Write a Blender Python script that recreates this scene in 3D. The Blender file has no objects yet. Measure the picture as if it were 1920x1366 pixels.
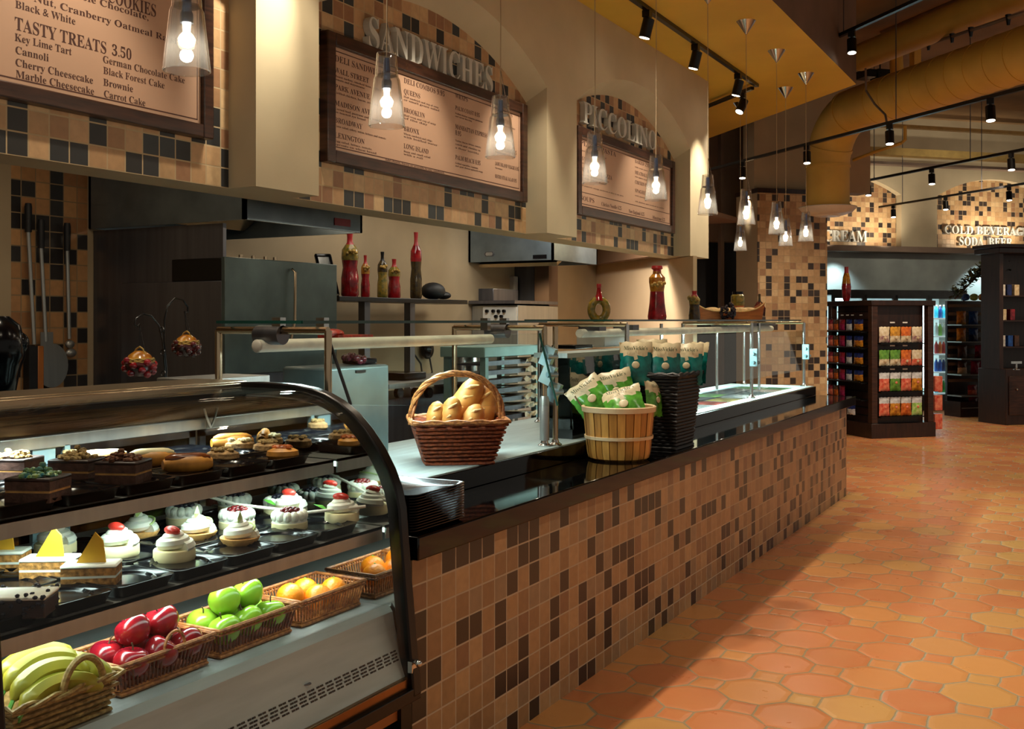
import bpy, bmesh, math, random
from mathutils import Vector, Matrix
random.seed(7)
SC = bpy.context.scene
COL = SC.collection
pi = math.pi

# ---------------------------------------------------------------- camera
FPX = 1960.0
EYE = 1.6
YAW = math.atan(1088 / FPX)
SN, CS = math.sin(YAW), math.cos(YAW)
cam = bpy.data.cameras.new('camera')
cam.sensor_width = 36.0
cam.lens = 36.0 * FPX / 1920
cam.shift_y = -83 / 1920
cam.clip_end = 100
co = bpy.data.objects.new('camera', cam)
COL.objects.link(co)
co.location = (0, 0, EYE)
co.rotation_euler = (pi / 2, 0, YAW)
SC.camera = co

# ---------------------------------------------------------------- view and world
SC.view_settings.view_transform = 'Standard'
SC.view_settings.look = 'None'
SC.view_settings.gamma = 1
SC.view_settings.use_curve_mapping = False
SC.view_settings.exposure = 0.0
wd = bpy.data.worlds.new('world')
SC.world = wd
wd.use_nodes = True
wd.node_tree.nodes['Background'].inputs[0].default_value = (1.0, 0.89, 0.74, 1)
wd.node_tree.nodes['Background'].inputs[1].default_value = 0.31
SC.cycles.use_denoising = True
SC.cycles.max_bounces = 8
SC.cycles.transparent_max_bounces = 16
SC.cycles.caustics_reflective = False
SC.cycles.caustics_refractive = False
SC.cycles.sample_clamp_indirect = 4


def light(kind, name, loc, power, color, aim=None, size=0.05, spot=60, blend=0.4, size_y=None, spread=180):
    l = bpy.data.lights.new(name, kind)
    l.energy = power
    l.color = color
    if kind == 'AREA':
        l.shape = 'RECTANGLE'
        l.size = size
        l.size_y = size_y or size
        l.spread = math.radians(spread)
    else:
        l.shadow_soft_size = size
    if kind == 'SPOT':
        l.spot_size = math.radians(spot)
        l.spot_blend = blend
    o = bpy.data.objects.new(name, l)
    COL.objects.link(o)
    o.location = loc
    if kind == 'AREA' and aim is not None:
        o.rotation_euler = (0, 0, aim if isinstance(aim, float) else 0)      # facing down
    elif aim is not None:
        o.rotation_euler = (Vector(aim) - Vector(loc)).to_track_quat('-Z', 'Y').to_euler()
    return o


# kitchen ceiling fixtures behind the soffit (out of sight above it)
KL = (1.0, 0.92, 0.78)
light('AREA', 'kitchen_light', (-4.55, 6.4, 2.72), 8, KL, aim=(-4.55, 6.4, 0), size=0.5, size_y=1.2)
light('AREA', 'kitchen_light', (-4.2, 8.0, 2.72), 15, KL, aim=(-4.2, 8.0, 0), size=0.5, size_y=1.2)
light('AREA', 'kitchen_light', (-4.2, 3.1, 2.72), 6, (1.0, 0.82, 0.6), aim=(-4.6, 3.1, 0), size=0.5, size_y=1.2)
light('AREA', 'kitchen_light', (-3.95, 9.3, 2.72), 16, (1.0, 0.88, 0.7), aim=(-3.9, 9.6, 0), size=0.4, size_y=0.6)
light('SPOT', 'end_wall_fill', (-3.95, 8.8, 2.70), 260, (1.0, 0.88, 0.74), aim=(-4.1, 10.3, 1.3), size=0.08, spot=88, blend=1)  # not a fixture: spot added to brighten the end wall
# sales floor: ceiling spots over the aisle
AL = (1.0, 0.85, 0.63)
for (x, y, pw) in ((0.3, 4.2, 230), (0.5, 7.2, 260), (0.6, 10.4, 300), (-0.6, 13.3, 260), (2.2, 5.5, 170), (2.6, 9.0, 170), (-0.2, 16.0, 200), (-0.6, 1.2, 90)):
    light('SPOT', 'aisle_spot', (x, y, 4.7), pw, AL, aim=(x - 0.1, y, 0), size=0.06, spot=84, blend=0.9)


# ---------------------------------------------------------------- pixels of the photograph to points in the place
def pray(px, py):
    r = (px - 960) / FPX
    return (-SN + r * CS, CS + r * SN, (600 - py) / FPX)


def P(px, py, x=None, y=None, z=None, t=None, w=None):
    a = pray(px, py)
    if x is not None: t = x / a[0]
    elif y is not None: t = y / a[1]
    elif z is not None: t = (z - EYE) / a[2]
    elif w is not None: t = w[2] / (w[0] * a[0] + w[1] * a[1])
    return Vector((a[0] * t, a[1] * t, EYE + a[2] * t))


# ---------------------------------------------------------------- materials
def srgb(h):
    if isinstance(h, str):
        h = h.lstrip('#')
        c = [int(h[i:i + 2], 16) / 255 for i in (0, 2, 4)]
        return tuple(((v + 0.055) / 1.055) ** 2.4 if v > 0.04045 else v / 12.92 for v in c)
    return h


class NT:
    def __init__(s, name):
        s.m = bpy.data.materials.new(name)
        s.m.use_nodes = True
        s.t = s.m.node_tree
        s.n = s.t.nodes
        s.b = s.n['Principled BSDF']
        s.out = s.n['Material Output']

    def N(s, t, **kw):
        n = s.n.new(t)
        for k, v in kw.items():
            setattr(n, k, v)
        return n

    def L(s, a, b):
        s.t.links.new(a, b)

    def math(s, op, a, b=None, c=None):
        n = s.N('ShaderNodeMath', operation=op)
        for i, v in enumerate((a, b, c)):
            if v is None: continue
            if isinstance(v, (int, float)): n.inputs[i].default_value = v
            else: s.L(v, n.inputs[i])
        return n.outputs[0]

    def mix(s, fac, a, b):
        n = s.N('ShaderNodeMix', data_type='RGBA')
        for i, v in ((0, fac), (6, a), (7, b)):
            if isinstance(v, (int, float)): n.inputs[i].default_value = v
            elif isinstance(v, tuple): n.inputs[i].default_value = (v[0], v[1], v[2], 1)
            else: s.L(v, n.inputs[i])
        return n.outputs[2]


def mat(name, col, rough=0.5, metal=0.0, var=0.12, scale=8.0, bump=0.0, stretch=None, emit=None, emits=0, spec=None, coat=0, sss=0, col2=None):
    k = NT(name)
    c = srgb(col)
    tc = k.N('ShaderNodeTexCoord')
    mp = k.N('ShaderNodeMapping')
    if stretch: mp.inputs['Scale'].default_value = stretch
    k.L(tc.outputs['Object'], mp.inputs['Vector'])
    nz = k.N('ShaderNodeTexNoise')
    nz.inputs['Scale'].default_value = scale
    nz.inputs['Detail'].default_value = 4
    k.L(mp.outputs[0], nz.inputs['Vector'])
    d = srgb(col2) if col2 else tuple(v * (1 - var * 2) for v in c)
    l = c if col2 else tuple(min(1, v * (1 + var)) for v in c)
    rp = k.N('ShaderNodeMapRange')
    rp.inputs[1].default_value = 0.32
    rp.inputs[2].default_value = 0.68
    k.L(nz.outputs[0], rp.inputs[0])
    k.L(k.mix(rp.outputs[0], d, l), k.b.inputs['Base Color'])
    k.b.inputs['Roughness'].default_value = rough
    k.b.inputs['Metallic'].default_value = metal
    if spec is not None: k.b.inputs['Specular IOR Level'].default_value = spec
    if coat: k.b.inputs['Coat Weight'].default_value = coat
    if sss:
        k.b.inputs['Subsurface Weight'].default_value = sss
        k.b.inputs['Subsurface Radius'].default_value = (0.01, 0.006, 0.003)
    if bump:
        bp = k.N('ShaderNodeBump')
        bp.inputs['Strength'].default_value = bump
        bp.inputs['Distance'].default_value = 0.01
        k.L(nz.outputs[0], bp.inputs['Height'])
        k.L(bp.outputs[0], k.b.inputs['Normal'])
    if emit:
        k.b.inputs['Emission Color'].default_value = (*srgb(emit), 1)
        k.b.inputs['Emission Strength'].default_value = emits
    return k.m


def glass_mat(name, tint=(1, 1, 1), refl=1.0, ior=1.45, rough=0.0, milk=0):
    k = NT(name)
    k.n.remove(k.b)
    tr = k.N('ShaderNodeBsdfTransparent')
    tr.inputs[0].default_value = (*tint, 1)
    gl = k.N('ShaderNodeBsdfGlossy')
    gl.inputs['Roughness'].default_value = rough
    # mirror share by the viewing angle, the same from both faces of the pane
    ge = k.N('ShaderNodeNewGeometry')
    dp = k.N('ShaderNodeVectorMath', operation='DOT_PRODUCT')
    k.L(ge.outputs['Incoming'], dp.inputs[0]); k.L(ge.outputs['Normal'], dp.inputs[1])
    f0 = ((ior - 1) / (ior + 1)) ** 2
    sch = k.math('ADD', k.math('MULTIPLY', k.math('POWER', k.math('SUBTRACT', 1.0, k.math('MINIMUM', k.math('ABSOLUTE', dp.outputs['Value']), 1.0)), 5.0), 1 - f0), f0)
    mx = k.N('ShaderNodeMixShader')
    k.L(k.math('MULTIPLY', sch, refl), mx.inputs[0])
    k.L(tr.outputs[0], mx.inputs[1])
    k.L(gl.outputs[0], mx.inputs[2])
    res = mx.outputs[0]
    if milk:      # faint cloudiness of thick pressed glass
        tl = k.N('ShaderNodeBsdfTranslucent')
        m2 = k.N('ShaderNodeMixShader')
        m2.inputs[0].default_value = milk
        k.L(res, m2.inputs[1]); k.L(tl.outputs[0], m2.inputs[2])
        res = m2.outputs[0]
    k.L(res, k.out.inputs[0])
    return k.m


def tile_mat(name, d, pitch=0.0915, u0=0.0, v0=0.0, shades=None, dark=0.16, darks=None, grout='#8a7358', rough=0.35, blank=0.0):
    """square wall tiles of mixed shades; d is the horizontal direction the rows run in"""
    k = NT(name)
    geo = k.N('ShaderNodeNewGeometry')
    dt = k.N('ShaderNodeVectorMath', operation='DOT_PRODUCT')
    dt.inputs[1].default_value = (d[0], d[1], 0)
    k.L(geo.outputs['Position'], dt.inputs[0])
    sp = k.N('ShaderNodeSeparateXYZ')
    k.L(geo.outputs['Position'], sp.inputs[0])
    u = k.math('DIVIDE', k.math('SUBTRACT', dt.outputs['Value'], u0), pitch)
    v = k.math('DIVIDE', k.math('SUBTRACT', sp.outputs['Z'], v0), pitch)
    fu, fv = k.math('FLOOR', u), k.math('FLOOR', v)
    cb = k.N('ShaderNodeCombineXYZ')
    k.L(fu, cb.inputs[0]); k.L(fv, cb.inputs[1])
    wn = k.N('ShaderNodeTexWhiteNoise', noise_dimensions='2D')
    k.L(cb.outputs[0], wn.inputs['Vector'])
    cr = k.N('ShaderNodeValToRGB')
    cr.color_ramp.interpolation = 'CONSTANT'
    shades = shades or ['#b98a5a', '#c79a68', '#a9784c', '#cfa878', '#b58858', '#a06a45', '#c2925f']
    darks = darks or ['#2b211d', '#35302e']
    els = []
    n = len(shades)
    for i, h in enumerate(shades): els.append((i * (1 - dark) / n, srgb(h)))
    for i, h in enumerate(darks): els.append((1 - dark + i * dark / len(darks), srgb(h)))
    while len(cr.color_ramp.elements) < len(els): cr.color_ramp.elements.new(0.5)
    for e, (p, c) in zip(cr.color_ramp.elements, els):
        e.position = p
        e.color = (*c, 1)
    k.L(wn.outputs['Value'], cr.inputs[0])
    nz = k.N('ShaderNodeTexNoise')
    nz.inputs['Scale'].default_value = 26
    nz.inputs['Detail'].default_value = 5
    k.L(geo.outputs['Position'], nz.inputs['Vector'])
    mott = k.math('ADD', k.math('MULTIPLY', nz.outputs[0], 0.5), 0.75)
    vm = k.N('ShaderNodeVectorMath', operation='SCALE')
    k.L(cr.outputs[0], vm.inputs[0]); k.L(mott, vm.inputs['Scale'])
    eu = k.math('ABSOLUTE', k.math('SUBTRACT', k.math('FRACT', u), 0.5))
    ev = k.math('ABSOLUTE', k.math('SUBTRACT', k.math('FRACT', v), 0.5))
    e = k.math('MAXIMUM', eu, ev)
    g = k.N('ShaderNodeMapRange')
    g.inputs[1].default_value = 0.458
    g.inputs[2].default_value = 0.472
    k.L(e, g.inputs[0])
    k.L(k.mix(g.outputs[0], vm.outputs[0], srgb(grout)), k.b.inputs['Base Color'])
    k.L(k.math('ADD', k.math('MULTIPLY', g.outputs[0], 0.5), rough), k.b.inputs['Roughness'])
    bp = k.N('ShaderNodeBump')
    bp.inputs['Strength'].default_value = 0.35
    bp.inputs['Distance'].default_value = 0.004
    bp.invert = True
    k.L(g.outputs[0], bp.inputs['Height'])
    k.L(bp.outputs[0], k.b.inputs['Normal'])
    return k.m


def floor_mat():
    """terracotta octagons with small square insets, laid at 45 degrees to the counter"""
    k = NT('terracotta_octagon_tiles')
    geo = k.N('ShaderNodeNewGeometry')
    pitch = 0.30
    sq = []
    for d in ((0.7071, 0.7071, 0), (-0.7071, 0.7071, 0)):
        dt = k.N('ShaderNodeVectorMath', operation='DOT_PRODUCT')
        dt.inputs[1].default_value = d
        k.L(geo.outputs['Position'], dt.inputs[0])
        sq.append(k.math('DIVIDE', dt.outputs['Value'], pitch))
    u, v = sq
    wob = k.N('ShaderNodeTexNoise')
    wob.inputs['Scale'].default_value = 7
    k.L(geo.outputs['Position'], wob.inputs['Vector'])
    wb = k.math('MULTIPLY', k.math('SUBTRACT', wob.outputs[0], 0.5), 0.12)
    a = k.math('ABSOLUTE', k.math('SUBTRACT', k.math('FRACT', u), 0.5))
    b = k.math('ABSOLUTE', k.math('SUBTRACT', k.math('FRACT', v), 0.5))
    sm = k.math('ADD', k.math('ADD', a, b), wb)
    K = 0.70
    isdot = k.math('GREATER_THAN', sm, K)
    # distance to the nearest joint, in pitches
    dd = k.math('ABSOLUTE', k.math('MULTIPLY', k.math('SUBTRACT', sm, K), 0.7071))
    de = k.math('SUBTRACT', 0.5, k.math('ADD', k.math('MAXIMUM', a, b), k.math('MULTIPLY', wb, 0.5)))
    de = k.math('ADD', de, k.math('MULTIPLY', isdot, 1.0))
    dist = k.math('MINIMUM', dd, de)

    def cell(ou, ov, off):
        c = k.N('ShaderNodeCombineXYZ')
        k.L(k.math('FLOOR', k.math('ADD', u, ou)), c.inputs[0])
        k.L(k.math('FLOOR', k.math('ADD', v, ov)), c.inputs[1])
        c.inputs[2].default_value = off
        w = k.N('ShaderNodeTexWhiteNoise', noise_dimensions='3D')
        k.L(c.outputs[0], w.inputs['Vector'])
        return w.outputs['Value']
    rnd = k.N('ShaderNodeMix', data_type='FLOAT')
    k.L(isdot, rnd.inputs[0]); k.L(cell(0, 0, 0.0), rnd.inputs[2]); k.L(cell(0.5, 0.5, 7.3), rnd.inputs[3])
    cr = k.N('ShaderNodeValToRGB')
    cols = [(0.0, '#b2663f'), (0.2, '#c07348'), (0.42, '#b96e44'), (0.6, '#c4854c'), (0.78, '#b98f52'), (0.9, '#be7048'), (1.0, '#ae5e3e')]
    while len(cr.color_ramp.elements) < len(cols): cr.color_ramp.elements.new(0.5)
    for e, (p, c) in zip(cr.color_ramp.elements, cols):
        e.position = p; e.color = (*srgb(c), 1)
    k.L(rnd.outputs[0], cr.inputs[0])
    nz = k.N('ShaderNodeTexNoise')
    nz.inputs['Scale'].default_value = 7
    nz.inputs['Detail'].default_value = 6
    k.L(geo.outputs['Position'], nz.inputs['Vector'])
    c2 = k.mix(k.math('MULTIPLY', nz.outputs[0], 0.6), cr.outputs[0], srgb('#b8824e'))
    g = k.N('ShaderNodeMapRange')
    g.inputs[1].default_value = 0.012
    g.inputs[2].default_value = 0.022
    g.inputs[3].default_value = 1
    g.inputs[4].default_value = 0
    k.L(dist, g.inputs[0])
    k.L(k.mix(g.outputs[0], c2, srgb('#8c7a5c')), k.b.inputs['Base Color'])
    k.L(k.math('ADD', k.math('MULTIPLY', nz.outputs[0], 0.22), k.math('ADD', k.math('MULTIPLY', g.outputs[0], 0.4), 0.20)), k.b.inputs['Roughness'])
    h = k.N('ShaderNodeMapRange')
    h.inputs[1].default_value = 0.0
    h.inputs[2].default_value = 0.09
    k.L(dist, h.inputs[0])
    bp = k.N('ShaderNodeBump')
    bp.inputs['Strength'].default_value = 0.4
    bp.inputs['Distance'].default_value = 0.012
    k.L(k.math('ADD', k.math('POWER', h.outputs[0], 0.5), k.math('MULTIPLY', nz.outputs[0], 0.25)), bp.inputs['Height'])
    k.L(bp.outputs[0], k.b.inputs['Normal'])
    return k.m


def weave_mat(name, c1, c2, sc=(60, 60, 90), rough=0.6):
    k = NT(name)
    tc = k.N('ShaderNodeTexCoord')
    mp = k.N('ShaderNodeMapping')
    mp.inputs['Scale'].default_value = sc
    k.L(tc.outputs['Object'], mp.inputs[0])
    ck = k.N('ShaderNodeTexNoise')
    ck.inputs['Scale'].default_value = 1.0
    k.L(mp.outputs[0], ck.inputs['Vector'])
    r = k.N('ShaderNodeMapRange')
    r.inputs[1].default_value = 0.35; r.inputs[2].default_value = 0.65
    k.L(ck.outputs[0], r.inputs[0])
    k.L(k.mix(r.outputs[0], srgb(c1), srgb(c2)), k.b.inputs['Base Color'])
    k.b.inputs['Roughness'].default_value = rough
    return k.m


M = {}
def mm(n, *a, **kw):
    M[n] = mat(n, *a, **kw)
mm('soffit_paint', '#c0b294', rough=0.8, var=0.04, scale=3)
mm('beige_paint', '#ab9778', rough=0.8, var=0.06, scale=2)
mm('brown_paint', '#6b4f38', rough=0.8, var=0.06, scale=2)
mm('grey_brown_paint', '#7a685a', rough=0.8, var=0.1, scale=2)
mm('yellow_paint', '#d2ab38', rough=0.75, var=0.06, scale=1.2)
mm('duct_paint', '#cfa648', rough=0.6, var=0.08, scale=2)
mm('dark_ceiling', '#8c6e4a', rough=0.9, var=0.15, scale=1)
mm('chrome_blue_reflection', '#7f9fd0', rough=0.2, metal=0.9)  # blue reflection put into the metal's colour
mm('steel', '#a9aaa6', rough=0.36, metal=0.8, var=0.06, scale=30, stretch=(1, 1, 0.05))
mm('dark_steel', '#6a6a70', rough=0.34, metal=0.8, var=0.1, scale=20, stretch=(1, 1, 0.05))
mm('bright_steel', '#c8cac8', rough=0.18, metal=1.0, var=0.04, scale=20)
mm('brass_steel', '#b7a68a', rough=0.32, metal=1.0, var=0.05)
mm('black_granite', '#070606', rough=0.05, var=0.3, scale=60, spec=0.35)
mm('black_plastic', '#07080c', rough=0.16, var=0.2, scale=20, spec=0.25)
mm('black_metal', '#080707', rough=0.3, var=0.2, spec=0.35)
mm('black_rubber', '#111013', rough=0.6, var=0.2)
mm('dark_wood', '#2b1710', rough=0.35, var=0.25, scale=4, stretch=(8, 8, 1))
mm('frame_wood', '#3a2116', rough=0.35, var=0.3, scale=6, stretch=(1, 1, 10))
mm('amber_wood', '#b06a30', rough=0.4, var=0.15, scale=4)
mm('board_cream', '#b9957c', rough=0.6, var=0.03, scale=2)
mm('board_ink', '#4a2a22', rough=0.7)
mm('letter_grey', '#b9b8b0', rough=0.45, var=0.05)
mm('white_plastic', '#d9d4c6', rough=0.4, var=0.04)
mm('cream_box', '#c6b79a', rough=0.5, var=0.05)
M['glass'] = glass_mat('clear_glass', (0.97, 1.0, 0.985), refl=0.6)
M['case_glass'] = glass_mat('case_glass', (0.98, 0.995, 0.99), refl=0.35)
M['lamp_glass'] = glass_mat('lamp_glass', (0.93, 0.92, 0.90), refl=2.6, ior=1.6, rough=0.02, milk=0.012)
M['edge_glass'] = mat('edge_glass', '#1c4a42', rough=0.1, var=0.1)
mm('bulb', '#fff2dc', emit='#ffe6c0', emits=7)
mm('lamp_face', '#fff6e6', emit='#fff0d8', emits=14)
mm('led', '#eafff8', emit='#e4fff6', emits=6)


# ---------------------------------------------------------------- mesh builder
class MB:
    def __init__(s):
        s.v, s.f, s.m = [], [], []
        s.mats = []
        s.cur = 0

    def use(s, m):
        if isinstance(m, str): m = M[m]
        if m not in s.mats: s.mats.append(m)
        s.cur = s.mats.index(m)
        return s

    def add(s, vs, fs):
        o = len(s.v)
        s.v += [tuple(p) for p in vs]
        s.f += [tuple(i + o for i in f) for f in fs]
        s.m += [s.cur] * len(fs)
        return s

    def box(s, x0, x1, y0, y1, z0, z1):
        x0, x1 = min(x0, x1), max(x0, x1); y0, y1 = min(y0, y1), max(y0, y1); z0, z1 = min(z0, z1), max(z0, z1)
        return s.add([(x0, y0, z0), (x1, y0, z0), (x1, y1, z0), (x0, y1, z0), (x0, y0, z1), (x1, y0, z1), (x1, y1, z1), (x0, y1, z1)],
                     [(0, 3, 2, 1), (4, 5, 6, 7), (0, 1, 5, 4), (1, 2, 6, 5), (2, 3, 7, 6), (3, 0, 4, 7)])

    def obox(s, c, ax, ay, az, hx, hy, hz):
        c = Vector(c); ax = Vector(ax) * hx; ay = Vector(ay) * hy; az = Vector(az) * hz
        vs = [c + sx * ax + sy * ay + sz * az for sz in (-1, 1) for sx, sy in ((-1, -1), (1, -1), (1, 1), (-1, 1))]
        return s.add(vs, [(0, 3, 2, 1), (4, 5, 6, 7), (0, 1, 5, 4), (1, 2, 6, 5), (2, 3, 7, 6), (3, 0, 4, 7)])

    def prism(s, poly, z0, z1):
        n = len(poly)
        vs = [(p[0], p[1], z0) for p in poly] + [(p[0], p[1], z1) for p in poly]
        fs = [tuple(range(n - 1, -1, -1)), tuple(range(n, 2 * n))] + [(i, (i + 1) % n, n + (i + 1) % n, n + i) for i in range(n)]
        return s.add(vs, fs)

    def extrude(s, poly, axis, a, b):
        """poly of 2-D points swept along axis 'x' (points y,z) or 'y' (points x,z)"""
        n = len(poly)
        if axis == 'y':
            vs = [(p[0], a, p[1]) for p in poly] + [(p[0], b, p[1]) for p in poly]
        else:
            vs = [(a, p[0], p[1]) for p in poly] + [(b, p[0], p[1]) for p in poly]
        fs = [tuple(range(n - 1, -1, -1)), tuple(range(n, 2 * n))] + [(i, (i + 1) % n, n + (i + 1) % n, n + i) for i in range(n)]
        return s.add(vs, fs)

    def tube(s, pts, r, seg=8, cap=True, closed=False):
        pts = [Vector(p) for p in pts]
        n = len(pts)
        rr = r if isinstance(r, (list, tuple)) else [r] * n
        vs, fs = [], []
        up = None
        for i, p in enumerate(pts):
            if closed: d = pts[(i + 1) % n] - pts[i - 1]
            else: d = pts[min(i + 1, n - 1)] - pts[max(i - 1, 0)]
            d = d.normalized() if d.length > 1e-9 else Vector((0, 0, 1))
            if up is None:
                up = d.orthogonal().normalized()
            up = (up - d * up.dot(d))
            up = up.normalized() if up.length > 1e-6 else d.orthogonal().normalized()
            sd = d.cross(up)
            for j in range(seg):
                a = 2 * pi * j / seg
                vs.append(p + (up * math.cos(a) + sd * math.sin(a)) * rr[i])
        m = n if closed else n - 1
        for i in range(m):
            for j in range(seg):
                a, b = i * seg, ((i + 1) % n) * seg
                fs.append((a + j, a + (j + 1) % seg, b + (j + 1) % seg, b + j))
        if cap and not closed:
            fs.append(tuple(range(seg - 1, -1, -1)))
            fs.append(tuple(range((n - 1) * seg, n * seg)))
        return s.add(vs, fs)

    def cyl(s, p0, p1, r, seg=16, r1=None):
        return s.tube([p0, p1], [r, r if r1 is None else r1], seg)

    def lathe(s, prof, c=(0, 0, 0), seg=24, sx=1.0, sy=1.0, cap=True):
        vs, fs = [], []
        n = len(prof)
        for (r, z) in prof:
            for j in range(seg):
                a = 2 * pi * j / seg
                vs.append((c[0] + r * math.cos(a) * sx, c[1] + r * math.sin(a) * sy, c[2] + z))
        for i in range(n - 1):
            for j in range(seg):
                fs.append((i * seg + j, i * seg + (j + 1) % seg, (i + 1) * seg + (j + 1) % seg, (i + 1) * seg + j))
        if cap:
            if prof[0][0] > 1e-4: fs.append(tuple(range(seg - 1, -1, -1)))
            if prof[-1][0] > 1e-4: fs.append(tuple(range((n - 1) * seg, n * seg)))
        return s.add(vs, fs)

    def ell(s, c, rx, ry, rz, seg=12, rings=8, noise=0.0, rot=None):
        vs, fs = [], []
        for i in range(rings + 1):
            ph = pi * i / rings
            for j in range(seg):
                a = 2 * pi * j / seg
                k = 1 + (random.uniform(-noise, noise) if noise and 0 < i < rings else 0)
                p = Vector((rx * math.sin(ph) * math.cos(a) * k, ry * math.sin(ph) * math.sin(a) * k, -rz * math.cos(ph) * k))
                if rot: p = rot @ p
                vs.append(p + Vector(c))
        for i in range(rings):
            for j in range(seg):
                fs.append((i * seg + j, i * seg + (j + 1) % seg, (i + 1) * seg + (j + 1) % seg, (i + 1) * seg + j))
        return s.add(vs, fs)

    def loft(s, rings, cap=True, closed_u=True):
        n = len(rings[0])
        vs = [p for r in rings for p in r]
        fs = []
        for i in range(len(rings) - 1):
            for j in range(n if closed_u else n - 1):
                fs.append((i * n + j, i * n + (j + 1) % n, (i + 1) * n + (j + 1) % n, (i + 1) * n + j))
        if cap and closed_u:
            fs.append(tuple(range(n - 1, -1, -1)))
            fs.append(tuple(range((len(rings) - 1) * n, len(rings) * n)))
        return s.add(vs, fs)

    def xf(s, mtx, start=0):
        for i in range(start, len(s.v)):
            s.v[i] = tuple(mtx @ Vector(s.v[i]))
        return s

    def build(s, name, m=None, parent=None, world=False, bevel=0, sharp=35, smooth=True, wn=False):
        me = bpy.data.meshes.new(name)
        vs = s.v
        if world and parent is not None:
            inv = parent.matrix_basis.inverted()
            if parent.parent: inv = inv @ parent.parent.matrix_basis.inverted()
            vs = [tuple(inv @ Vector(p)) for p in vs]
        me.from_pydata(vs, [], s.f)
        if m is not None: s.mats = [M[m] if isinstance(m, str) else m]
        for x in s.mats: me.materials.append(x)
        if len(s.mats) > 1: me.polygons.foreach_set('material_index', s.m)
        me.validate()
        bm = bmesh.new()
        bm.from_mesh(me)
        bmesh.ops.recalc_face_normals(bm, faces=bm.faces)
        bm.to_mesh(me)
        bm.free()
        if smooth:
            me.polygons.foreach_set('use_smooth', [True] * len(me.polygons))
            me.set_sharp_from_angle(angle=math.radians(sharp))
        me.update()
        o = bpy.data.objects.new(name, me)
        COL.objects.link(o)
        if parent is not None: o.parent = parent
        if bevel:
            b = o.modifiers.new('bevel', 'BEVEL')
            b.width = bevel
            b.segments = 2
            b.limit_method = 'ANGLE'
            b.angle_limit = math.radians(40)
        return o


def tag(o, label, cat, group=None, kind=None):
    o['label'] = label
    o['category'] = cat
    if group: o['group'] = group
    if kind: o['kind'] = kind
    return o


def thing(name, label, cat, loc=(0, 0, 0), rz=0.0, group=None):
    o = bpy.data.objects.new(name, None)
    COL.objects.link(o)
    o.location = loc
    o.rotation_euler = (0, 0, rz)
    o.empty_display_size = 0.05
    return tag(o, label, cat, group)


def struct(name, mb, m=None, **kw):
    o = mb.build(name, m, **kw)
    o['kind'] = 'structure'
    return o


def dup(root, loc=None, rz=None, label=None, group=None, scale=None, swap=None):
    """a copy of a thing with copies of its parts and sub-parts"""
    def cp(o, parent):
        c = o.copy()
        COL.objects.link(c)
        if parent is not None: c.parent = parent
        for ch in list(o.children): cp(ch, c)
        return c
    r = cp(root, None)
    if loc is not None: r.location = loc
    if rz is not None: r.rotation_euler = (0, 0, rz)
    if scale is not None: r.scale = (scale,) * 3
    if label: r['label'] = label
    if group: r['group'] = group
    return r


def serif(t):
    o = ''
    for ch in t:
        if 'A' <= ch <= 'Z': o += chr(0x1D400 + ord(ch) - 65)
        elif 'a' <= ch <= 'z': o += chr(0x1D41A + ord(ch) - 97)
        elif '0' <= ch <= '9': o += chr(0x1D7CE + ord(ch) - 48)
        else: o += ch
    return o


_fc = {}
def text_mesh(t, depth=0.0, ser=True):
    key = (t, depth, ser)
    if key not in _fc:
        cu = bpy.data.curves.new('text', 'FONT')
        cu.body = serif(t) if ser else t
        cu.size = 1.0
        cu.resolution_u = 2
        cu.extrude = depth
        o = bpy.data.objects.new('text', cu)
        me = bpy.data.meshes.new_from_object(o)
        vs = [tuple(v.co) for v in me.vertices]
        fs = [tuple(p.vertices) for p in me.polygons]
        bpy.data.objects.remove(o)
        bpy.data.meshes.remove(me)
        bpy.data.curves.remove(cu)
        _fc[key] = (vs, fs)
    return _fc[key]


def put_text(mb, t, origin, right, up, h, width=None, depth=0.0, ser=True, stretch=1.0):
    """cap height h, optional total width; text laid from origin (baseline left)"""
    vs, fs = text_mesh(t, depth / (h / 0.68) if depth else 0.0, ser)
    if not vs: return
    w = max(v[0] for v in vs)
    k = h / 0.68
    kx = (width / w) if width else k * stretch
    R, U = Vector(right), Vector(up)
    Nn = R.cross(U)
    mb.add([Vector(origin) + R * (v[0] * kx) + U * (v[1] * k) + Nn * (v[2] * k) for v in vs], fs)
    return w * kx

# ================================================================ the room
E = Vector((-0.70711, 0.70711, 0))     # the far half of the store stands at 45 degrees to the counter
G = Vector((0.70711, 0.70711, 0))
UP = Vector((0, 0, 1))
Dy = Vector((0, 1, 0))
CZ = 4.0                               # yellow ceiling
XS, XT, XB, ZS = -3.38, -3.55, -3.78, 2.22     # soffit face, tiled niche face, soffit back, soffit underside

M['floor'] = floor_mat()
M['counter_tile'] = tile_mat('counter_tiles', (0, 1), u0=0.02, v0=-0.012, dark=0.25,
    shades=['#9a7853', '#a27f59', '#8a6a4a', '#aa8962', '#947350', '#7f5e45', '#9e7d59', '#8b745a'], darks=['#1e1715', '#261d18', '#1a1617'], grout='#b8a58a', rough=0.3)
M['niche_tile'] = tile_mat('niche_tiles', (0, 1), u0=0.03 - 0.0915 * 61, v0=ZS, dark=0.32,
    shades=['#a8835c', '#b8936a', '#987250', '#bd9d74', '#ab8860', '#8e6648', '#b48f68'], darks=['#1d1b1a', '#222223', '#2c3032'], grout='#b09a78', rough=0.6)
M['kitchen_tile'] = tile_mat('kitchen_tiles', (0, 1), u0=0.0, v0=0.0, dark=0.34,
    shades=['#a97c50', '#b98a5a', '#9a6c45', '#b08256', '#a5764c'], darks=['#26211f', '#2e2a28', '#221d1c'], grout='#8c7658', rough=0.4)
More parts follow.
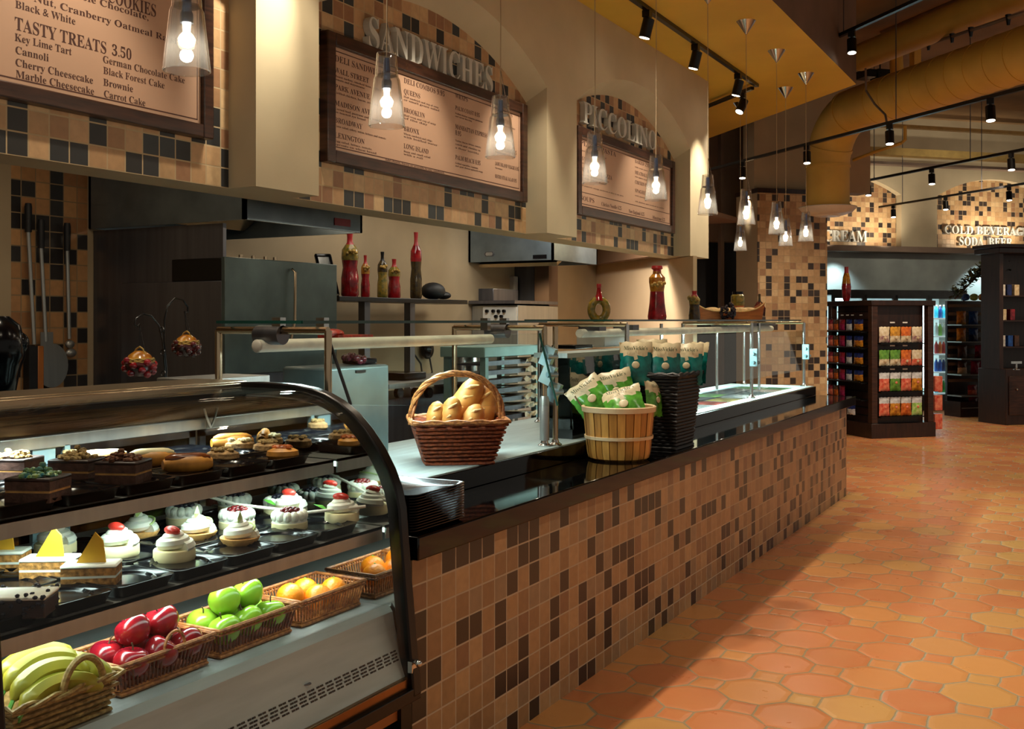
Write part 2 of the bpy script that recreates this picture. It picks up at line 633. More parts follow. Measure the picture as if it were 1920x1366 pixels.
M['far_tile'] = tile_mat('far_wall_tiles', (0.7071, 0.7071), u0=0.0, v0=0.0, dark=0.2,
    shades=['#b08d63', '#bd9a70', '#a5825a', '#c4a67c', '#b29068', '#977150', '#b8976c'], darks=['#2b2320', '#3a2f29'], grout='#a48c6a', rough=0.4)

struct('floor', MB().use('floor').box(-9, 7, -3, 27, -0.1, 0.0))
struct('ceiling', MB().use('dark_ceiling').box(-9, 7, -3, 27, 5.3, 5.4))

# yellow dropped ceiling over the counter, cut off at 45 degrees at its far end, with a brown fascia
cpoly = [(-2.1, -3), (-2.1, 11.0), (-5.4, 14.3), (-8.8, 14.3), (-8.8, -3)]
mb = MB().use('yellow_paint')
n = len(cpoly)
mb.add([(p[0], p[1], CZ) for p in cpoly], [tuple(range(n))])
mb.use('grey_brown_paint')
mb.add([(p[0], p[1], CZ) for p in cpoly] + [(p[0], p[1], 5.3) for p in cpoly], [(i, (i + 1) % n, n + (i + 1) % n, n + i) for i in range(n)])
struct('ceiling_canopy', mb, smooth=False)

# soffit with arched niches, open at the bottom, with square reveals
SPR, RISE = 3.25, 0.36
def arch(y0, y1, zs, rise, n=24):
    w = (y1 - y0) / 2
    R = (w * w + rise * rise) / (2 * rise)
    c = (y0 + y1) / 2
    out = []
    for i in range(n + 1):
        y = y0 + (y1 - y0) * i / n
        out.append((y, zs + math.sqrt(max(0, R * R - (y - c) ** 2)) - (R - rise)))
    return out
niches = [(1.14, 3.65), (4.10, 6.60), (7.09, 9.62)]
YE = 10.17
mb = MB().use('soffit_paint')
tl = MB().use('niche_tile')
def quad(m, a, b, c, d): m.add([a, b, c, d], [(0, 1, 2, 3)])
edges = [-2.5] + [v for nn in niches for v in nn] + [YE]
for a, b in zip(edges[0::2], edges[1::2]):
    quad(mb, (XS, a, ZS), (XS, b, ZS), (XS, b, CZ), (XS, a, CZ))
    i0, i1 = a, b
    mb.add([(XS, a, ZS), (XS, b, ZS), (XB, i1 if b < YE else b, ZS), (XB, i0, ZS)], [(0, 1, 2, 3)])
for (a, b) in niches:
    fr = arch(a, b, SPR, RISE)
    bk = arch(a, b, SPR - 0.09, RISE - 0.02)
    for (p, q), (r, s_) in zip(zip(fr, fr[1:]), zip(bk, bk[1:])):
        quad(mb, (XS, p[0], p[1]), (XS, q[0], q[1]), (XS, q[0], CZ), (XS, p[0], CZ))
        quad(mb, (XS, p[0], p[1]), (XS, q[0], q[1]), (XT, s_[0], s_[1]), (XT, r[0], r[1]))
    for f_, k_ in ((fr[0], bk[0]), (fr[-1], bk[-1])):
        quad(mb, (XS, f_[0], ZS), (XS, f_[0], f_[1]), (XT, k_[0], k_[1]), (XT, k_[0], ZS))
    quad(mb, (XT, a, ZS), (XT, b, ZS), (XB, b, ZS), (XB, a, ZS))
    tl.add([(XT, p[0], p[1]) for p in bk] + [(XT, b, ZS), (XT, a, ZS)], [tuple(range(len(bk) + 2))])
quad(mb, (XB, -2.5, ZS), (XB, YE, ZS), (XB, YE, CZ), (XB, -2.5, CZ))
quad(mb, (XS, YE, ZS), (XB, YE, ZS), (XB, YE, CZ), (XS, YE, CZ))
struct('wall_soffit', mb, sharp=25)
struct('wall_niche_tiles', tl, smooth=False)

# kitchen shell
XK = -5.2
struct('wall_kitchen', MB().use('beige_paint').box(XK - 0.1, XK, 4.19, 11.5, 0, 2.9).box(XK - 0.1, XK, -2, 3.69, 0, 2.9).use('kitchen_tile').box(XK - 0.1, XK, 3.69, 4.19, 0, 2.9), smooth=False)
struct('ceiling_kitchen', MB().use('brown_paint').box(-6.6, XB - 0.002, -2.5, 12.6, 2.8, 2.85))
struct('wall_kitchen_left', MB().use('beige_paint').box(-5.2, -3.9, -2.1, -2, 0, 2.9))
pa, pb = Vector((-3.34, 9.59, 0)), Vector((-6.4, 12.65, 0))
wm = (pa + pb) / 2 + G * 0.06
pm = pa + E * 0.66
mm('beige_paint_lit', '#c9b08e', rough=0.8, var=0.04, scale=2)  # beige paint made lighter in place of light on the end wall
struct('wall_end', MB().use('beige_paint_lit').obox((pa + pm) / 2 + G * 0.02 + UP * 1.108, E, G, UP, 0.33, 0.02, 1.108).obox((pm + pb) / 2 + G * 0.06 + UP * 1.39, E, G, UP, (pb - pm).length / 2, 0.06, 1.39))
wm2 = Vector((-4.95, 11.02, 0))
struct('wall_bulkhead', MB().use('brown_paint').obox(wm2 + UP * 2.52, E, G, UP, 1.75, 0.05, 0.275))

# passage behind the end of the counter, tiled pillar and wall above it
KW = (1, -1, -17.76)
def WP(px, z, w=KW):
    p = P(px, 500, w=w)
    return Vector((p.x, p.y, z))
def panel(m, px0, px1, z0, z1, w=KW, depth=0.1, off=0.0):
    """slab with its face in the 45-degree plane w, seen between two pixel columns, going back by depth"""
    a, b = WP(px0, 0, w), WP(px1, 0, w)
    c = (a + b) / 2 + E * (depth / 2 + off) + UP * (z0 + z1) / 2
    m.obox(c, G, E, UP, (b - a).length / 2, depth / 2, (z1 - z0) / 2)
p_ = MB().use('far_tile')
panel(p_, 1421, 1551, 0, 3.31, depth=0.02)
p_.use('beige_paint')
panel(p_, 1421, 1551, 0, 3.31, depth=0.58, off=0.02)
struct('wall_pillar', p_, smooth=False)
mb = MB().use('dark_wood')
panel(mb, 1419, 1553, 3.31, 3.37, depth=0.62, off=-0.02)
struct('trim_1', mb)
mb = MB().use('beige_paint')
panel(mb, 1421, 1640, 3.37, 5.3, depth=0.3, off=0.1)
struct('wall_above_pillar', mb)
KW2 = (1, -1, -19.6)
mb = MB().use('grey_brown_paint')
panel(mb, 1200, 1432, 2.75, 5.3, KW2, depth=0.2)
panel(mb, 1395, 1432, 0, 2.75, KW2, depth=0.2)
panel(mb, 1346, 1352, 0, 5.3, KW2, depth=0.1, off=-0.1)
panel(mb, 1388, 1392, 0, 5.3, KW2, depth=0.1, off=-0.1)
struct('wall_passage', mb)
mb = MB().use('black_rubber')  # black sheet standing in for the shade inside the passage
panel(mb, 1200, 1470, 0, 3.6, KW2, depth=0.1, off=0.5)
struct('wall_passage_shade', mb)

# far wall: arched tiled niches over a grey-green cooler alcove
KF = (1, -1, -23.2)
F0 = WP(1500, 0, KF)
def FS(px): return (WP(px, 0, KF) - F0).length * (1 if px >= 1500 else -1)
def FP(s, z, d=0.0): return F0 + G * s + UP * z - E * d      # d towards the viewer
FT = 2.93
def fz(py, px=1720): return EYE + (600 - py) / FPX * (WP(px, 0, KF).x * -SN + WP(px, 0, KF).y * CS)
mb = MB().use('soffit_paint')
tl = MB().use('far_tile')
zs, za = fz(366), fz(330)
hw = FS(1868) - FS(1757)
cs = [FS(1690) - hw, FS(1757) + hw]
ed = [FS(1400), cs[0] - hw, cs[0] + hw, cs[1] - hw, cs[1] + hw, FS(2150)]
for a, b in zip(ed[0::2], ed[1::2]):
    quad(mb, FP(a, FT), FP(b, FT), FP(b, 5.3), FP(a, 5.3))
for c in cs:
    fr = arch(c - hw, c + hw, zs, za - zs)
    for p, q in zip(fr, fr[1:]):
        quad(mb, FP(*p), FP(*q), FP(q[0], 5.3), FP(p[0], 5.3))
        quad(mb, FP(*p), FP(*q), FP(q[0], q[1], -0.15), FP(p[0], p[1], -0.15))
    for s_ in (c - hw, c + hw):
        quad(mb, FP(s_, FT), FP(s_, zs), FP(s_, zs, -0.15), FP(s_, FT, -0.15))
    tl.add([FP(p[0], p[1], -0.15) for p in fr] + [FP(c + hw, FT, -0.15), FP(c - hw, FT, -0.15)], [tuple(range(len(fr) + 2))])
struct('wall_back', mb, sharp=25)
struct('wall_back_tiles', tl, smooth=False)
struct('trim_2', MB().use('grey_brown_paint').obox(FP((ed[0] + ed[-1]) / 2, FT - 0.05, 0.0), G, E, UP, (ed[-1] - ed[0]) / 2, 0.22, 0.05))
mm('alcove_panel', '#939c98', rough=0.45, var=0.12, scale=2)
mb = MB().use('alcove_panel')
mb.obox(FP((ed[0] + ed[-1]) / 2, 1.44, -0.25), G, E, UP, (ed[-1] - ed[0]) / 2, 0.05, 1.44)
struct('wall_alcove', mb)

# roof beams in the dark ceiling zone
def gbeam(name, px0, px1, y0, y1, t, m, depth=0.2):
    zc = EYE + (600 - (y0 + y1) / 2) / FPX * t
    h = (y1 - y0) / FPX * t / 2
    p = P(px0, 500, t=t)
    w = (1, -1, p.x - p.y)
    b_ = MB().use(m)
    panel(b_, px0, px1, zc - h, zc + h, w, depth)
    return struct(name, b_)
mm('beam_cream', '#b69a58', rough=0.7, var=0.08)
gbeam('trim_3', 1570, 2100, 271, 285, 17.5, 'beam_cream')
gbeam('trim_4', 1570, 2100, 298, 303, 18.2, 'grey_brown_paint')
gbeam('trim_5', 1610, 2100, 228, 234, 16.0, 'beam_cream', 0.1)
gbeam('trim_6', 1590, 2100, 130, 150, 17.0, 'grey_brown_paint', 0.3)

# ---------------------------------------------------------------- ducts
DZ = 4.16
v0 = P(1552, 385, t=13.3)
v0.z = EYE + (600 - 388) / FPX * 13.3
vb = Vector((v0.x, v0.y, 0))
t_ = thing('air_duct', 'large yellow spiral air duct that bends down beside the tiled pillar', 'duct', (v0.x, v0.y, v0.z))
path = [v0, Vector((v0.x, v0.y, DZ - 0.62))]
for i in range(1, 9):
    a = pi / 2 * i / 8
    path.append(Vector((v0.x, v0.y, DZ - 0.62)) - E * (0.62 * (1 - math.cos(a))) + UP * 0.62 * math.sin(a))
path.append(path[-1] - E * 9)
R_ = 0.268
MB().tube(path, R_, 32).build('pipe', 'duct_paint', t_, world=True, sharp=50)
rb = MB()
for k in (0, 0.9,):
    c = path[0] + UP * k * 0.55
    MB().tube([c + UP * 0.0, c + UP * 0.03], R_ + 0.012, 32).build('seam_ring', 'duct_paint', t_, world=True)
for i in (3, 8):
    d = (path[i + 1] - path[i - 1]).normalized()
    MB().tube([path[i] - d * 0.02, path[i] + d * 0.02], R_ + 0.012, 32).build('seam_ring', 'duct_paint', t_, world=True)
for k in range(28):
    c = path[-2] - E * (0.5 + k * 0.28)
    rb.tube([c + E * 0.006, c - E * 0.006], R_ + 0.006, 32)
rb.build('spiral_seam', 'duct_paint', t_, world=True)
t_ = thing('air_diffuser', 'round white dish diffuser under the yellow duct', 'diffuser', (v0.x, v0.y, v0.z - 0.06))
MB().lathe([(0.0, -0.05), (0.2, -0.045), (0.30, -0.01), (0.36, 0.05), (0.355, 0.06), (0.2, 0.05), (0.0, 0.045)], seg=40).build('dish', 'white_plastic', t_)
MB().lathe([(0.0, -0.062), (0.15, -0.06), (0.17, -0.045)], seg=32).build('centre_plate', 'white_plastic', t_)
# upper duct
u0 = P(1612, 108, t=13.2)
u1 = u0 - E * 7
tag(MB().tube([u0, u1], 0.17, 28).build('branch_duct', 'duct_paint'), 'slimmer yellow duct running above the large spiral duct', 'duct')
u2 = P(1640, 95, t=13.6)
tag(MB().tube([u2 + UP * 0.5, u2 - E * 0.2 + UP * 0.2, u2 - E * 6 + UP * 0.1], 0.06, 12).build('conduit', 'dark_ceiling'), 'thin dark pipe under the roof beside the upper yellow duct', 'pipe')
mbx = MB().use('black_metal')
q = P(1650, 142, t=13.9)
mbx.obox(q, G, E, UP, 0.09, 0.09, 0.07).tube([q + UP * 0.07, q + UP * 0.45], 0.01).obox(q - G * 0.22, G, E, UP, 0.08, 0.12, 0.05)
tag(mbx.build('damper_motor', None), 'small black damper box between the two yellow ducts', 'duct motor')

sp0, sp1 = P(1738, 84, t=12.2), P(1925, 22, t=9.6)
t_ = thing('sprinkler_pipe', 'thin sprinkler pipe with small drops between the two yellow ducts', 'pipe', tuple((sp0 + sp1) / 2))
MB().tube([sp0, sp1], 0.018, 10).build('pipe', 'grey_brown_paint', t_, world=True)
for k in (0.02, 0.3, 0.5, 0.85):
    c_ = sp0 + (sp1 - sp0) * k
    MB().tube([c_ + UP * 0.03, c_ - UP * 0.07], [0.03, 0.014], 10).build('sprinkler', 'black_metal', t_, world=True)
c_ = P(1716, 120, t=13.4)
tag(MB().obox(c_ + UP * 0.3, G, E, UP, 0.05, 0.05, 0.62).build('roof_strut', 'duct_paint'), 'upright yellow strut standing behind the large duct', 'strut')
pts_ = [P(1650, 92, t=14.3) + Vector((0, 0, 0)), P(1668, 92, t=14.3), P(1680, 105, t=14.3), P(1682, 150, t=14.3)]
tag(MB().tube(pts_, 0.09, 16).build('flexible_duct', 'duct_paint'), 'short bent branch duct between the two yellow ducts', 'duct')
pts_ = [P(1600, 300, t=13.9), P(1645, 283, t=13.6), P(1690, 268, t=13.3), P(1697, 262, t=13.3), P(1697, 236, t=13.3)]
tag(MB().tube(pts_, 0.022, 8).build('bent_pipe', 'duct_paint'), 'thin yellow pipe bent upward beneath the big horizontal duct', 'pipe')

# ---------------------------------------------------------------- track lighting
def head_parts(root, loc, aim, lamp=True, r=0.045, ln=0.14, drop=0.05):
    d = (Vector(aim) - Vector(loc)).normalized()
    L_ = Vector(loc)
    a = MB().box(L_.x - 0.03, L_.x + 0.03, L_.y - 0.03, L_.y + 0.03, L_.z - drop, L_.z)
    a.tube([L_ - UP * (drop - 0.01), L_ - UP * (drop + 0.07)], 0.012, 8)
    a.build('adapter', 'black_metal', root, world=True)
    c = L_ - UP * (drop + 0.07)
    MB().tube([c - d * ln * 0.45, c - d * ln * 0.4, c + d * ln * 0.5, c + d * ln * 0.62], [r * 0.7, r, r, r * 1.05], 20).build('lamp_head', 'black_metal', root, world=True)
    MB().tube([c + d * ln * 0.625, c + d * ln * 0.64], r * 0.85, 20).build('lamp_face', 'lamp_face', root, world=True)
    return c + d * ln * 0.68


def rail(name, label, a, b, group=None, hang=None):
    a, b = Vector(a), Vector(b)
    d = (b - a).normalized()
    s_ = d.cross(UP)
    t = thing(name, label, 'track', tuple((a + b) / 2), 0, group)
    MB().obox((a + b) / 2, d, s_, UP, (b - a).length / 2, 0.02, 0.016).build('rail', 'black_metal', t, world=True)
    if hang:
        for k in hang:
            p = a + (b - a) * k
            MB().cyl(p, (p.x, p.y, 5.3), 0.006, 6).build('hanger', 'dark_steel', t, world=True)
    return t

TX = -2.98
rail('lighting_track', 'long black track on the yellow ceiling along the menu soffit', (TX, 0.5, CZ - 0.017), (TX, 10.5, CZ - 0.017))
rail('lighting_track', 'short black track cutting across the yellow ceiling at the soffit end', (TX - 0.03, 10.44, CZ - 0.05), (-3.75, 11.14, CZ - 0.05))
lab = {9.85: 'black track spotlight over the third arch, last before the bend', 8.62: 'black track spotlight on the yellow ceiling, middle of the three in a row', 7.5: 'black track spotlight on the yellow ceiling, first one from the photo top'}
for i, y in enumerate((9.85, 8.62, 7.5, 6.3, 5.1, 3.9, 2.7)):
    aim = (-3.42, y, 2.3)
    if y in lab:
        t = thing('track_spotlight', lab[y], 'spotlight', (TX, y, CZ - 0.033), 0, 'spotlights on the ceiling track')
        c = head_parts(t, (TX, y, CZ - 0.033), aim)
    else:
        c = Vector((TX, y, CZ - 0.3))
    light('SPOT', 'soffit_spot', c, {9.85: 170, 3.9: 40}.get(y, 85), (1.0, 0.87, 0.66), aim=aim, size=0.03, spot=60, blend=0.75)
t = thing('track_spotlight', 'black spotlight on the short cross track at the soffit end', 'spotlight', (-3.15, 10.56, CZ - 0.066), 0, 'spotlights on the ceiling track')
c = head_parts(t, (-3.15, 10.56, CZ - 0.066), (-3.9, 9.2, 1.2))
light('SPOT', 'end_wall_spot', c, 60, (1.0, 0.86, 0.66), aim=(-3.9, 9.4, 1.2), size=0.03, spot=70, blend=0.7)
light('SPOT', 'pillar_spot', (TX, 3.72, CZ - 0.3), 130, (1.0, 0.9, 0.7), aim=(XS - 0.1, 3.70, 3.0), size=0.03, spot=42, blend=0.9)
for y in (2.2, 3.4, 4.6, 5.8, 6.85):
    light('SPOT', 'floor_spot', (TX, y, CZ - 0.3), 190, (1.0, 0.86, 0.66), aim=(-0.4, y + 0.3, 0), size=0.05, spot=72, blend=0.8)

Z3 = 3.6
def etrack(name_label, p0, p1, z, heads, group):
    a, b = P(*p0, z=z), P(*p1, z=z)
    rail('lighting_track', name_label, a, b - (b - a).normalized() * -0.8, hang=(0.15, 0.6))
    w = (1, 1, a.x + a.y)
    d = (b - a).normalized()
    for i, (px, lb, pw) in enumerate(heads):
        ra = pray(px, 500)
        # where the pixel column meets the rail, seen from above
        den = ra[0] * d.y - ra[1] * d.x
        s_ = (ra[1] * a.x - ra[0] * a.y) / den if abs(den) > 1e-6 else 0
        p = a + d * s_
        t = thing('track_spotlight', lb, 'spotlight', (p.x, p.y, z - 0.016), 0, group)
        aim = p + Vector((0.1, -0.3, -2.0))
        c = head_parts(t, (p.x, p.y, z - 0.016), aim, ln=0.13, r=0.043)
        if pw: light('SPOT', 'store_spot', c, pw * 1.3, (1.0, 0.85, 0.65), aim=p + Vector((0.1, -0.4, -3)), size=0.05, spot=70, blend=0.8)
etrack('long black track hanging in front of the big yellow duct', (1330, 318), (1920, 165), Z3,
       [(1392, 'black spotlight on the duct track, beside the pendant cords', 60), (1513, 'black spotlight on the duct track, just left of the vertical duct', 90),
        (1668, 'black spotlight on the duct track, under the big horizontal duct', 130), (1857, 'black spotlight on the duct track, nearest the right photo edge', 150)], 'spotlights on the duct track')
etrack('black track hanging behind the vertical duct over the far aisle', (1588, 346), (1920, 280), Z3,
       [(1628, 'dark spotlight on the far aisle track, closest to the vertical duct', 60), (1747, 'black spotlight on the far aisle track, middle one', 70), (1896, 'lit spotlight on the far aisle track, rightmost one', 90)], 'spotlights on the far aisle track')
etrack('farthest black track hanging before the arched tile niches', (1649, 388), (1920, 344), Z3,
       [(1675, 'small dark spotlight in front of the first arched niche', 50), (1773, 'small black spotlight left of the second arched niche', 50), (1892, 'small black spotlight in front of the second arched niche', 50)], 'spotlights on the farthest track')
etrack('black track up beside the brown ceiling fascia, top right', (1545, 80), (1720, 0), 4.3,
       [(1597, 'bright black spotlight beside the brown ceiling fascia', 120)], 'spotlight by the fascia')
# spots washing the far niches from their ledge
for c in cs:
    for k in ((-0.15, 0.3) if c == cs[0] else (-0.2, 0.1)):
        p = FP(c + k * hw * 2, FT + 0.05, 0.45)
        light('SPOT', 'niche_uplight', p, 60, (1.0, 0.84, 0.62), aim=FP(c + k * hw * 2, FT + 0.7, -0.15), size=0.05, spot=130, blend=1)
# cool lights under the alcove header
for px in (1575, 1850):
    p = FP(FS(px), FT - 0.12, 0.15)
    light('SPOT', 'alcove_light', p, 120, (0.75, 0.95, 1.0), aim=FP(FS(px), 1.2, -0.3), size=0.05, spot=100, blend=0.9)
light('SPOT', 'pillar_fill', (-2.2, 11.6, 2.95), 210, (1.0, 0.86, 0.66), aim=(-3.5, 14.1, 1.25), size=0.05, spot=62, blend=1)  # fill spot added to brighten the tiled pillar, no fitting here
light('SPOT', 'far_wall_wash', (-1.2, 17.2, 3.6), 160, (1.0, 0.86, 0.66), aim=(-2.6, 20.6, 3.4), size=0.05, spot=90, blend=1)
# drooping cable from the ceiling to the duct track
cab = [P(1623, 128, t=11.6), P(1624, 170, t=11.6), P(1640, 195, t=11.4), P(1660, 215, t=11.2), P(1663, 232, t=11.1)]
tag(MB().tube(cab, 0.012, 8).build('power_cable', 'grey_brown_paint'), 'thin cable drooping from the roof down to the duct track', 'cable')

# ================================================================ menu boards and signs in the niches
XBD = XT + 0.045
def board(label, y0, y1, z0, z1, lines, fw=0.06, rule=None):
    t = thing('menu_board', label, 'menu board', (XT, (y0 + y1) / 2, z0), 0, 'framed menu boards over the counter')
    f = MB()
    for a in ((y0, y0 + fw, z0, z1), (y1 - fw, y1, z0, z1), (y0 + fw, y1 - fw, z0, z0 + fw), (y0 + fw, y1 - fw, z1 - fw, z1)):
        f.box(XT, XBD + 0.012, *a)
    f.build('frame', 'frame_wood', t, world=True, bevel=0.006)
    MB().box(XT, XBD - 0.012, y0 + fw, y1 - fw, z0 + fw, z1 - fw).build('panel', 'board_cream', t, world=True)
    tx = MB()
    xf_ = XBD - 0.0112
    m_ = 0.018
    for (a, b, c, d) in ((y0 + fw + m_, y1 - fw - m_, z0 + fw + m_, z0 + fw + m_ + 0.005), (y0 + fw + m_, y1 - fw - m_, z1 - fw - m_ - 0.005, z1 - fw - m_),
                         (y0 + fw + m_, y0 + fw + m_ + 0.004, z0 + fw + m_, z1 - fw - m_), (y1 - fw - m_ - 0.004, y1 - fw - m_, z0 + fw + m_, z1 - fw - m_)):
        tx.box(XBD - 0.0125, xf_, a, b, c, d)
    for r in (rule or []): tx.box(XBD - 0.0125, xf_, y0 + fw + m_, y1 - fw - m_, r, r + 0.005)
    for (s, y, z, h, w) in lines:
        put_text(tx, s, (xf_, y, z), (0, 1, 0), (0, 0, 1), h, w)
    tx.build('lettering', 'board_ink', t, world=True, smooth=False)
    return t

def yz(px, py): p = P(px, py, x=XBD); return p.y, p.z
# board 1: sweets
y1_, zb = yz(398, 262)
L1 = []
def ln(px, py, s, hpx, px1=None, L=L1):
    y, z = yz(px, py)
    tt = P(px, py, x=XBD); dd = -SN * tt.x + CS * tt.y
    w = None
    if px1: w = P(px1, py, x=XBD).y - y
    L.append((s, y, z, hpx / FPX * dd, w))
ln(31, 54, 'TASTY TREATS', 24, 203); ln(213, 102, '3.50', 20, 250)
ln(31, 75, 'Key Lime Tart', 14, 138); ln(32, 99, 'Cannoli', 14, 95); ln(32, 122, 'Cherry Cheesecake', 14, 178); ln(33, 144, 'Marble Cheesecake', 14, 180)
ln(196, 116, 'German Chocolate Cake', 13, 350); ln(197, 137, 'Black Forest Cake', 13, 312); ln(197, 159, 'Brownie', 13, 253); ln(198, 181, 'Carrot Cake', 13, 276)
ln(32, 13, 'Black & White', 14, 145); ln(-70, -40, 'Macadamia Nut, Cranberry Oatmeal Raisin', 14, 345); ln(-70, -74, 'Chocolate Chip, Double Chocolate,', 14, 282); ln(205, 2, 'COOKIES', 24, 296); ln(-70, -110, 'GOURMET', 24, 120)
board('dark framed menu board reading TASTY TREATS, nearest the camera', y1_ - 1.75, y1_, zb, zb + 1.02, L1)
# board 2: sandwiches
ya, zt = yz(612, 84)
yb, zc = yz(987, 380)
zt = zc + 0.69
ya, yb = 4.31, yb
ww, hh = yb - ya, zt - zc
L2 = []
def col(c, items):
    for (fv, s, h, w) in items:
        L2.append((s, ya + 0.085 + c * (ww - 0.16), zc + 0.06 + fv * (hh - 0.12), h, w))
sm = lambda fv, s, w=None: (fv, s, 0.011, w)
col(0.0, [(0.85, 'DELI SANDWICHES', 0.034, 0.50), (0.745, 'WALL STREET', 0.028, 0.30), sm(.705, 'Roast turkey, smoked ham, lettuce,', .42), sm(.675, 'tomato and mayonnaise', .26),
          (0.59, 'PARK AVENUE', 0.028, 0.31), sm(.55, 'Grilled chicken, bacon, avocado', .38), (0.44, 'MADISON AVE', 0.028, 0.32), sm(.40, 'Corned beef, pastrami and mustard', .40), sm(.37, 'on toasted rye bread', .27),
          (0.28, 'BROADWAY', 0.028, 0.24), sm(.24, 'Tuna salad, celery, onion, lettuce and tomato', .46), (0.14, 'LEXINGTON', 0.028, 0.26), sm(.10, 'Egg salad, lettuce, tomato,', .33), sm(.07, 'sprouts on wheat bread', .37)])
col(0.31, [(0.87, 'DELI COMBOS 9.95', 0.030, 0.44), (0.76, 'QUEENS', 0.028, 0.17), sm(.72, 'Half sandwich and cup of soup', .37), sm(.69, 'or small green salad', .38), (0.57, 'BROOKLYN', 0.028, 0.22), sm(.53, 'Half wrap and cup of soup', .34), sm(.50, 'of the day', .25),
           (0.38, 'BRONX', 0.028, 0.16), sm(.34, 'Whole sandwich and chips', .30), sm(.31, 'with bottled water', .36), (0.20, 'LONG ISLAND', 0.028, 0.26), sm(.16, 'Soup and small salad', .28), sm(.13, 'with a roll', .2)])
col(0.22, [sm(.03, 'Add cheese, bacon or avocado to any sandwich', .62)])
col(0.585, [(0.90, 'WRAPS', 0.030, 0.15), (0.77, 'PALM COAST 8.95', 0.026, 0.30), sm(.72, 'Grilled chicken, romaine, parmesan', .34), sm(.69, 'and caesar dressing', .2), (0.56, 'MANHATTAN EXPRESS', 0.028, 0.40), (0.49, '8.95', 0.028, 0.07),
            sm(.42, 'Turkey, bacon, lettuce, tomato,', .32), sm(.38, 'ranch and cheddar in', .31), sm(.34, 'a flour tortilla', .29), (0.22, 'PALM BEACH 8.95', 0.028, 0.31), sm(.17, 'Grilled vegetables, hummus', .28), sm(.14, 'and goat cheese spinach wrap', .34)])
col(0.83, [(0.90, 'DELI SALADS', 0.028, 0.24), (0.80, 'HOUSE 7.95', 0.026, 0.2), sm(.76, 'Greens, tomato, cucumber', .28), (0.64, 'GREEK 8.50', 0.026, 0.2), sm(.60, 'Feta, olives, onion', .24), (0.46, 'KING CAESAR 8.95', 0.026, 0.3), sm(.42, 'Romaine and croutons', .24),
           (0.27, 'JADE ISLAND VEGGIE 6.95', 0.024, 0.33), sm(.23, 'Sesame', .1), (0.12, 'BISTRO STEAK SALAD 8.95', 0.024, 0.30)])
board('dark framed sandwich menu board in the middle arch', ya, yb, zc, zt, L2, fw=0.07)
# board 3
ya, zc = yz(1082, 403)
yb, zq = yz(1264, 436)
zt = yz(1263, 318)[1]
zc = (zc + zq) / 2
zt = zc + 0.69
ww, hh = yb - ya, zt - zc
L2 = []
col(0.0, [(0.86, 'PIZZA & PASTA', 0.04, 0.70), sm(.78, 'Served with garlic bread and house salad', .5), (0.66, 'MARGHERITA', 0.03, 0.4), sm(.61, 'Tomato, mozzarella and basil', .4), (0.50, 'FOUR CHEESE PIZZA', 0.034, 0.62), sm(.45, 'Mozzarella, provolone and parmesan', .56), sm(.40, 'on thin crust dough', .5),
          sm(.30, 'Add pepperoni, sausage, mushroom or olives to any pizza', .86)])
col(0.56, [(0.87, 'BAKED ZITI 9.95', 0.03, 0.5), sm(.80, 'with meat sauce', .3), (0.70, 'MEATBALL HERO', 0.03, 0.46), sm(.65, 'with melted cheese', .3), (0.55, 'CHICKEN PARMESAN', 0.03, 0.5), (0.42, 'SPAGHETTI 8.95', 0.03, 0.46), sm(.36, 'with marinara', .3), sm(.27, 'All dishes are cooked to order', .72)])
col(0.0, [(0.10, 'SOUPS', 0.036, 0.26)]); col(0.2, [(0.09, 'Chicken Noodle 4.25', 0.03, 0.42)]); col(0.49, [(0.08, 'New England 4.25', 0.03, 0.36)]); col(0.77, [(0.07, 'Minestrone 4.25', 0.03, 0.32)])
board('dark framed menu board in the farthest arch with soups at its bottom', ya, yb, zc, zt, L2, fw=0.07, rule=[zc + 0.06 + 0.21 * (hh - 0.12)])

def wall_sign(name, label, s, px0, py0, px1, py1, hpx, t0=None):
    a, b = P(px0, py0, x=XT + 0.02), P(px1, py1, x=XT + 0.02)
    m = MB()
    dd = -SN * a.x + CS * a.y
    z = (a.z + b.z) / 2
    put_text(m, s, (XT + 0.025, a.y, z), (0, 1, 0), (0, 0, 1), hpx / FPX * dd, b.y - a.y, depth=0.022)
    o = m.build(name, 'letter_grey', smooth=False)
    return tag(o, label, 'sign')
wall_sign('sandwiches_sign', 'raised grey letters spelling SANDWICHES above the middle board', 'SANDWICHES', 682, 92, 918, 172, 58)
wall_sign('pasta_sign', 'raised grey letters in the farthest arch above its menu board', 'PICCOLINO', 1088, 236, 1226, 277, 40)

def far_sign(label, rows):
    m = MB()
    for (s, px0, px1, py, h) in rows:
        p = FP(FS(px0), fz(py), -0.15 + 0.03)
        put_text(m, s, p, G, UP, h, FS(px1) - FS(px0), depth=0.03)
    return tag(m.build('wall_sign', 'letter_grey', smooth=False), label, 'sign')
far_sign('raised letters reading ICE CREAM on the first far arch', [('ICE CREAM', 1504, 1632, 455, 0.20)])
far_sign('raised letters reading COLD BEVERAGES and SODA BEER on the second far arch', [('COLD BEVERAGES', 1777, 1948, 435, 0.15), ('SODA  BEER', 1804, 1905, 457, 0.155)])

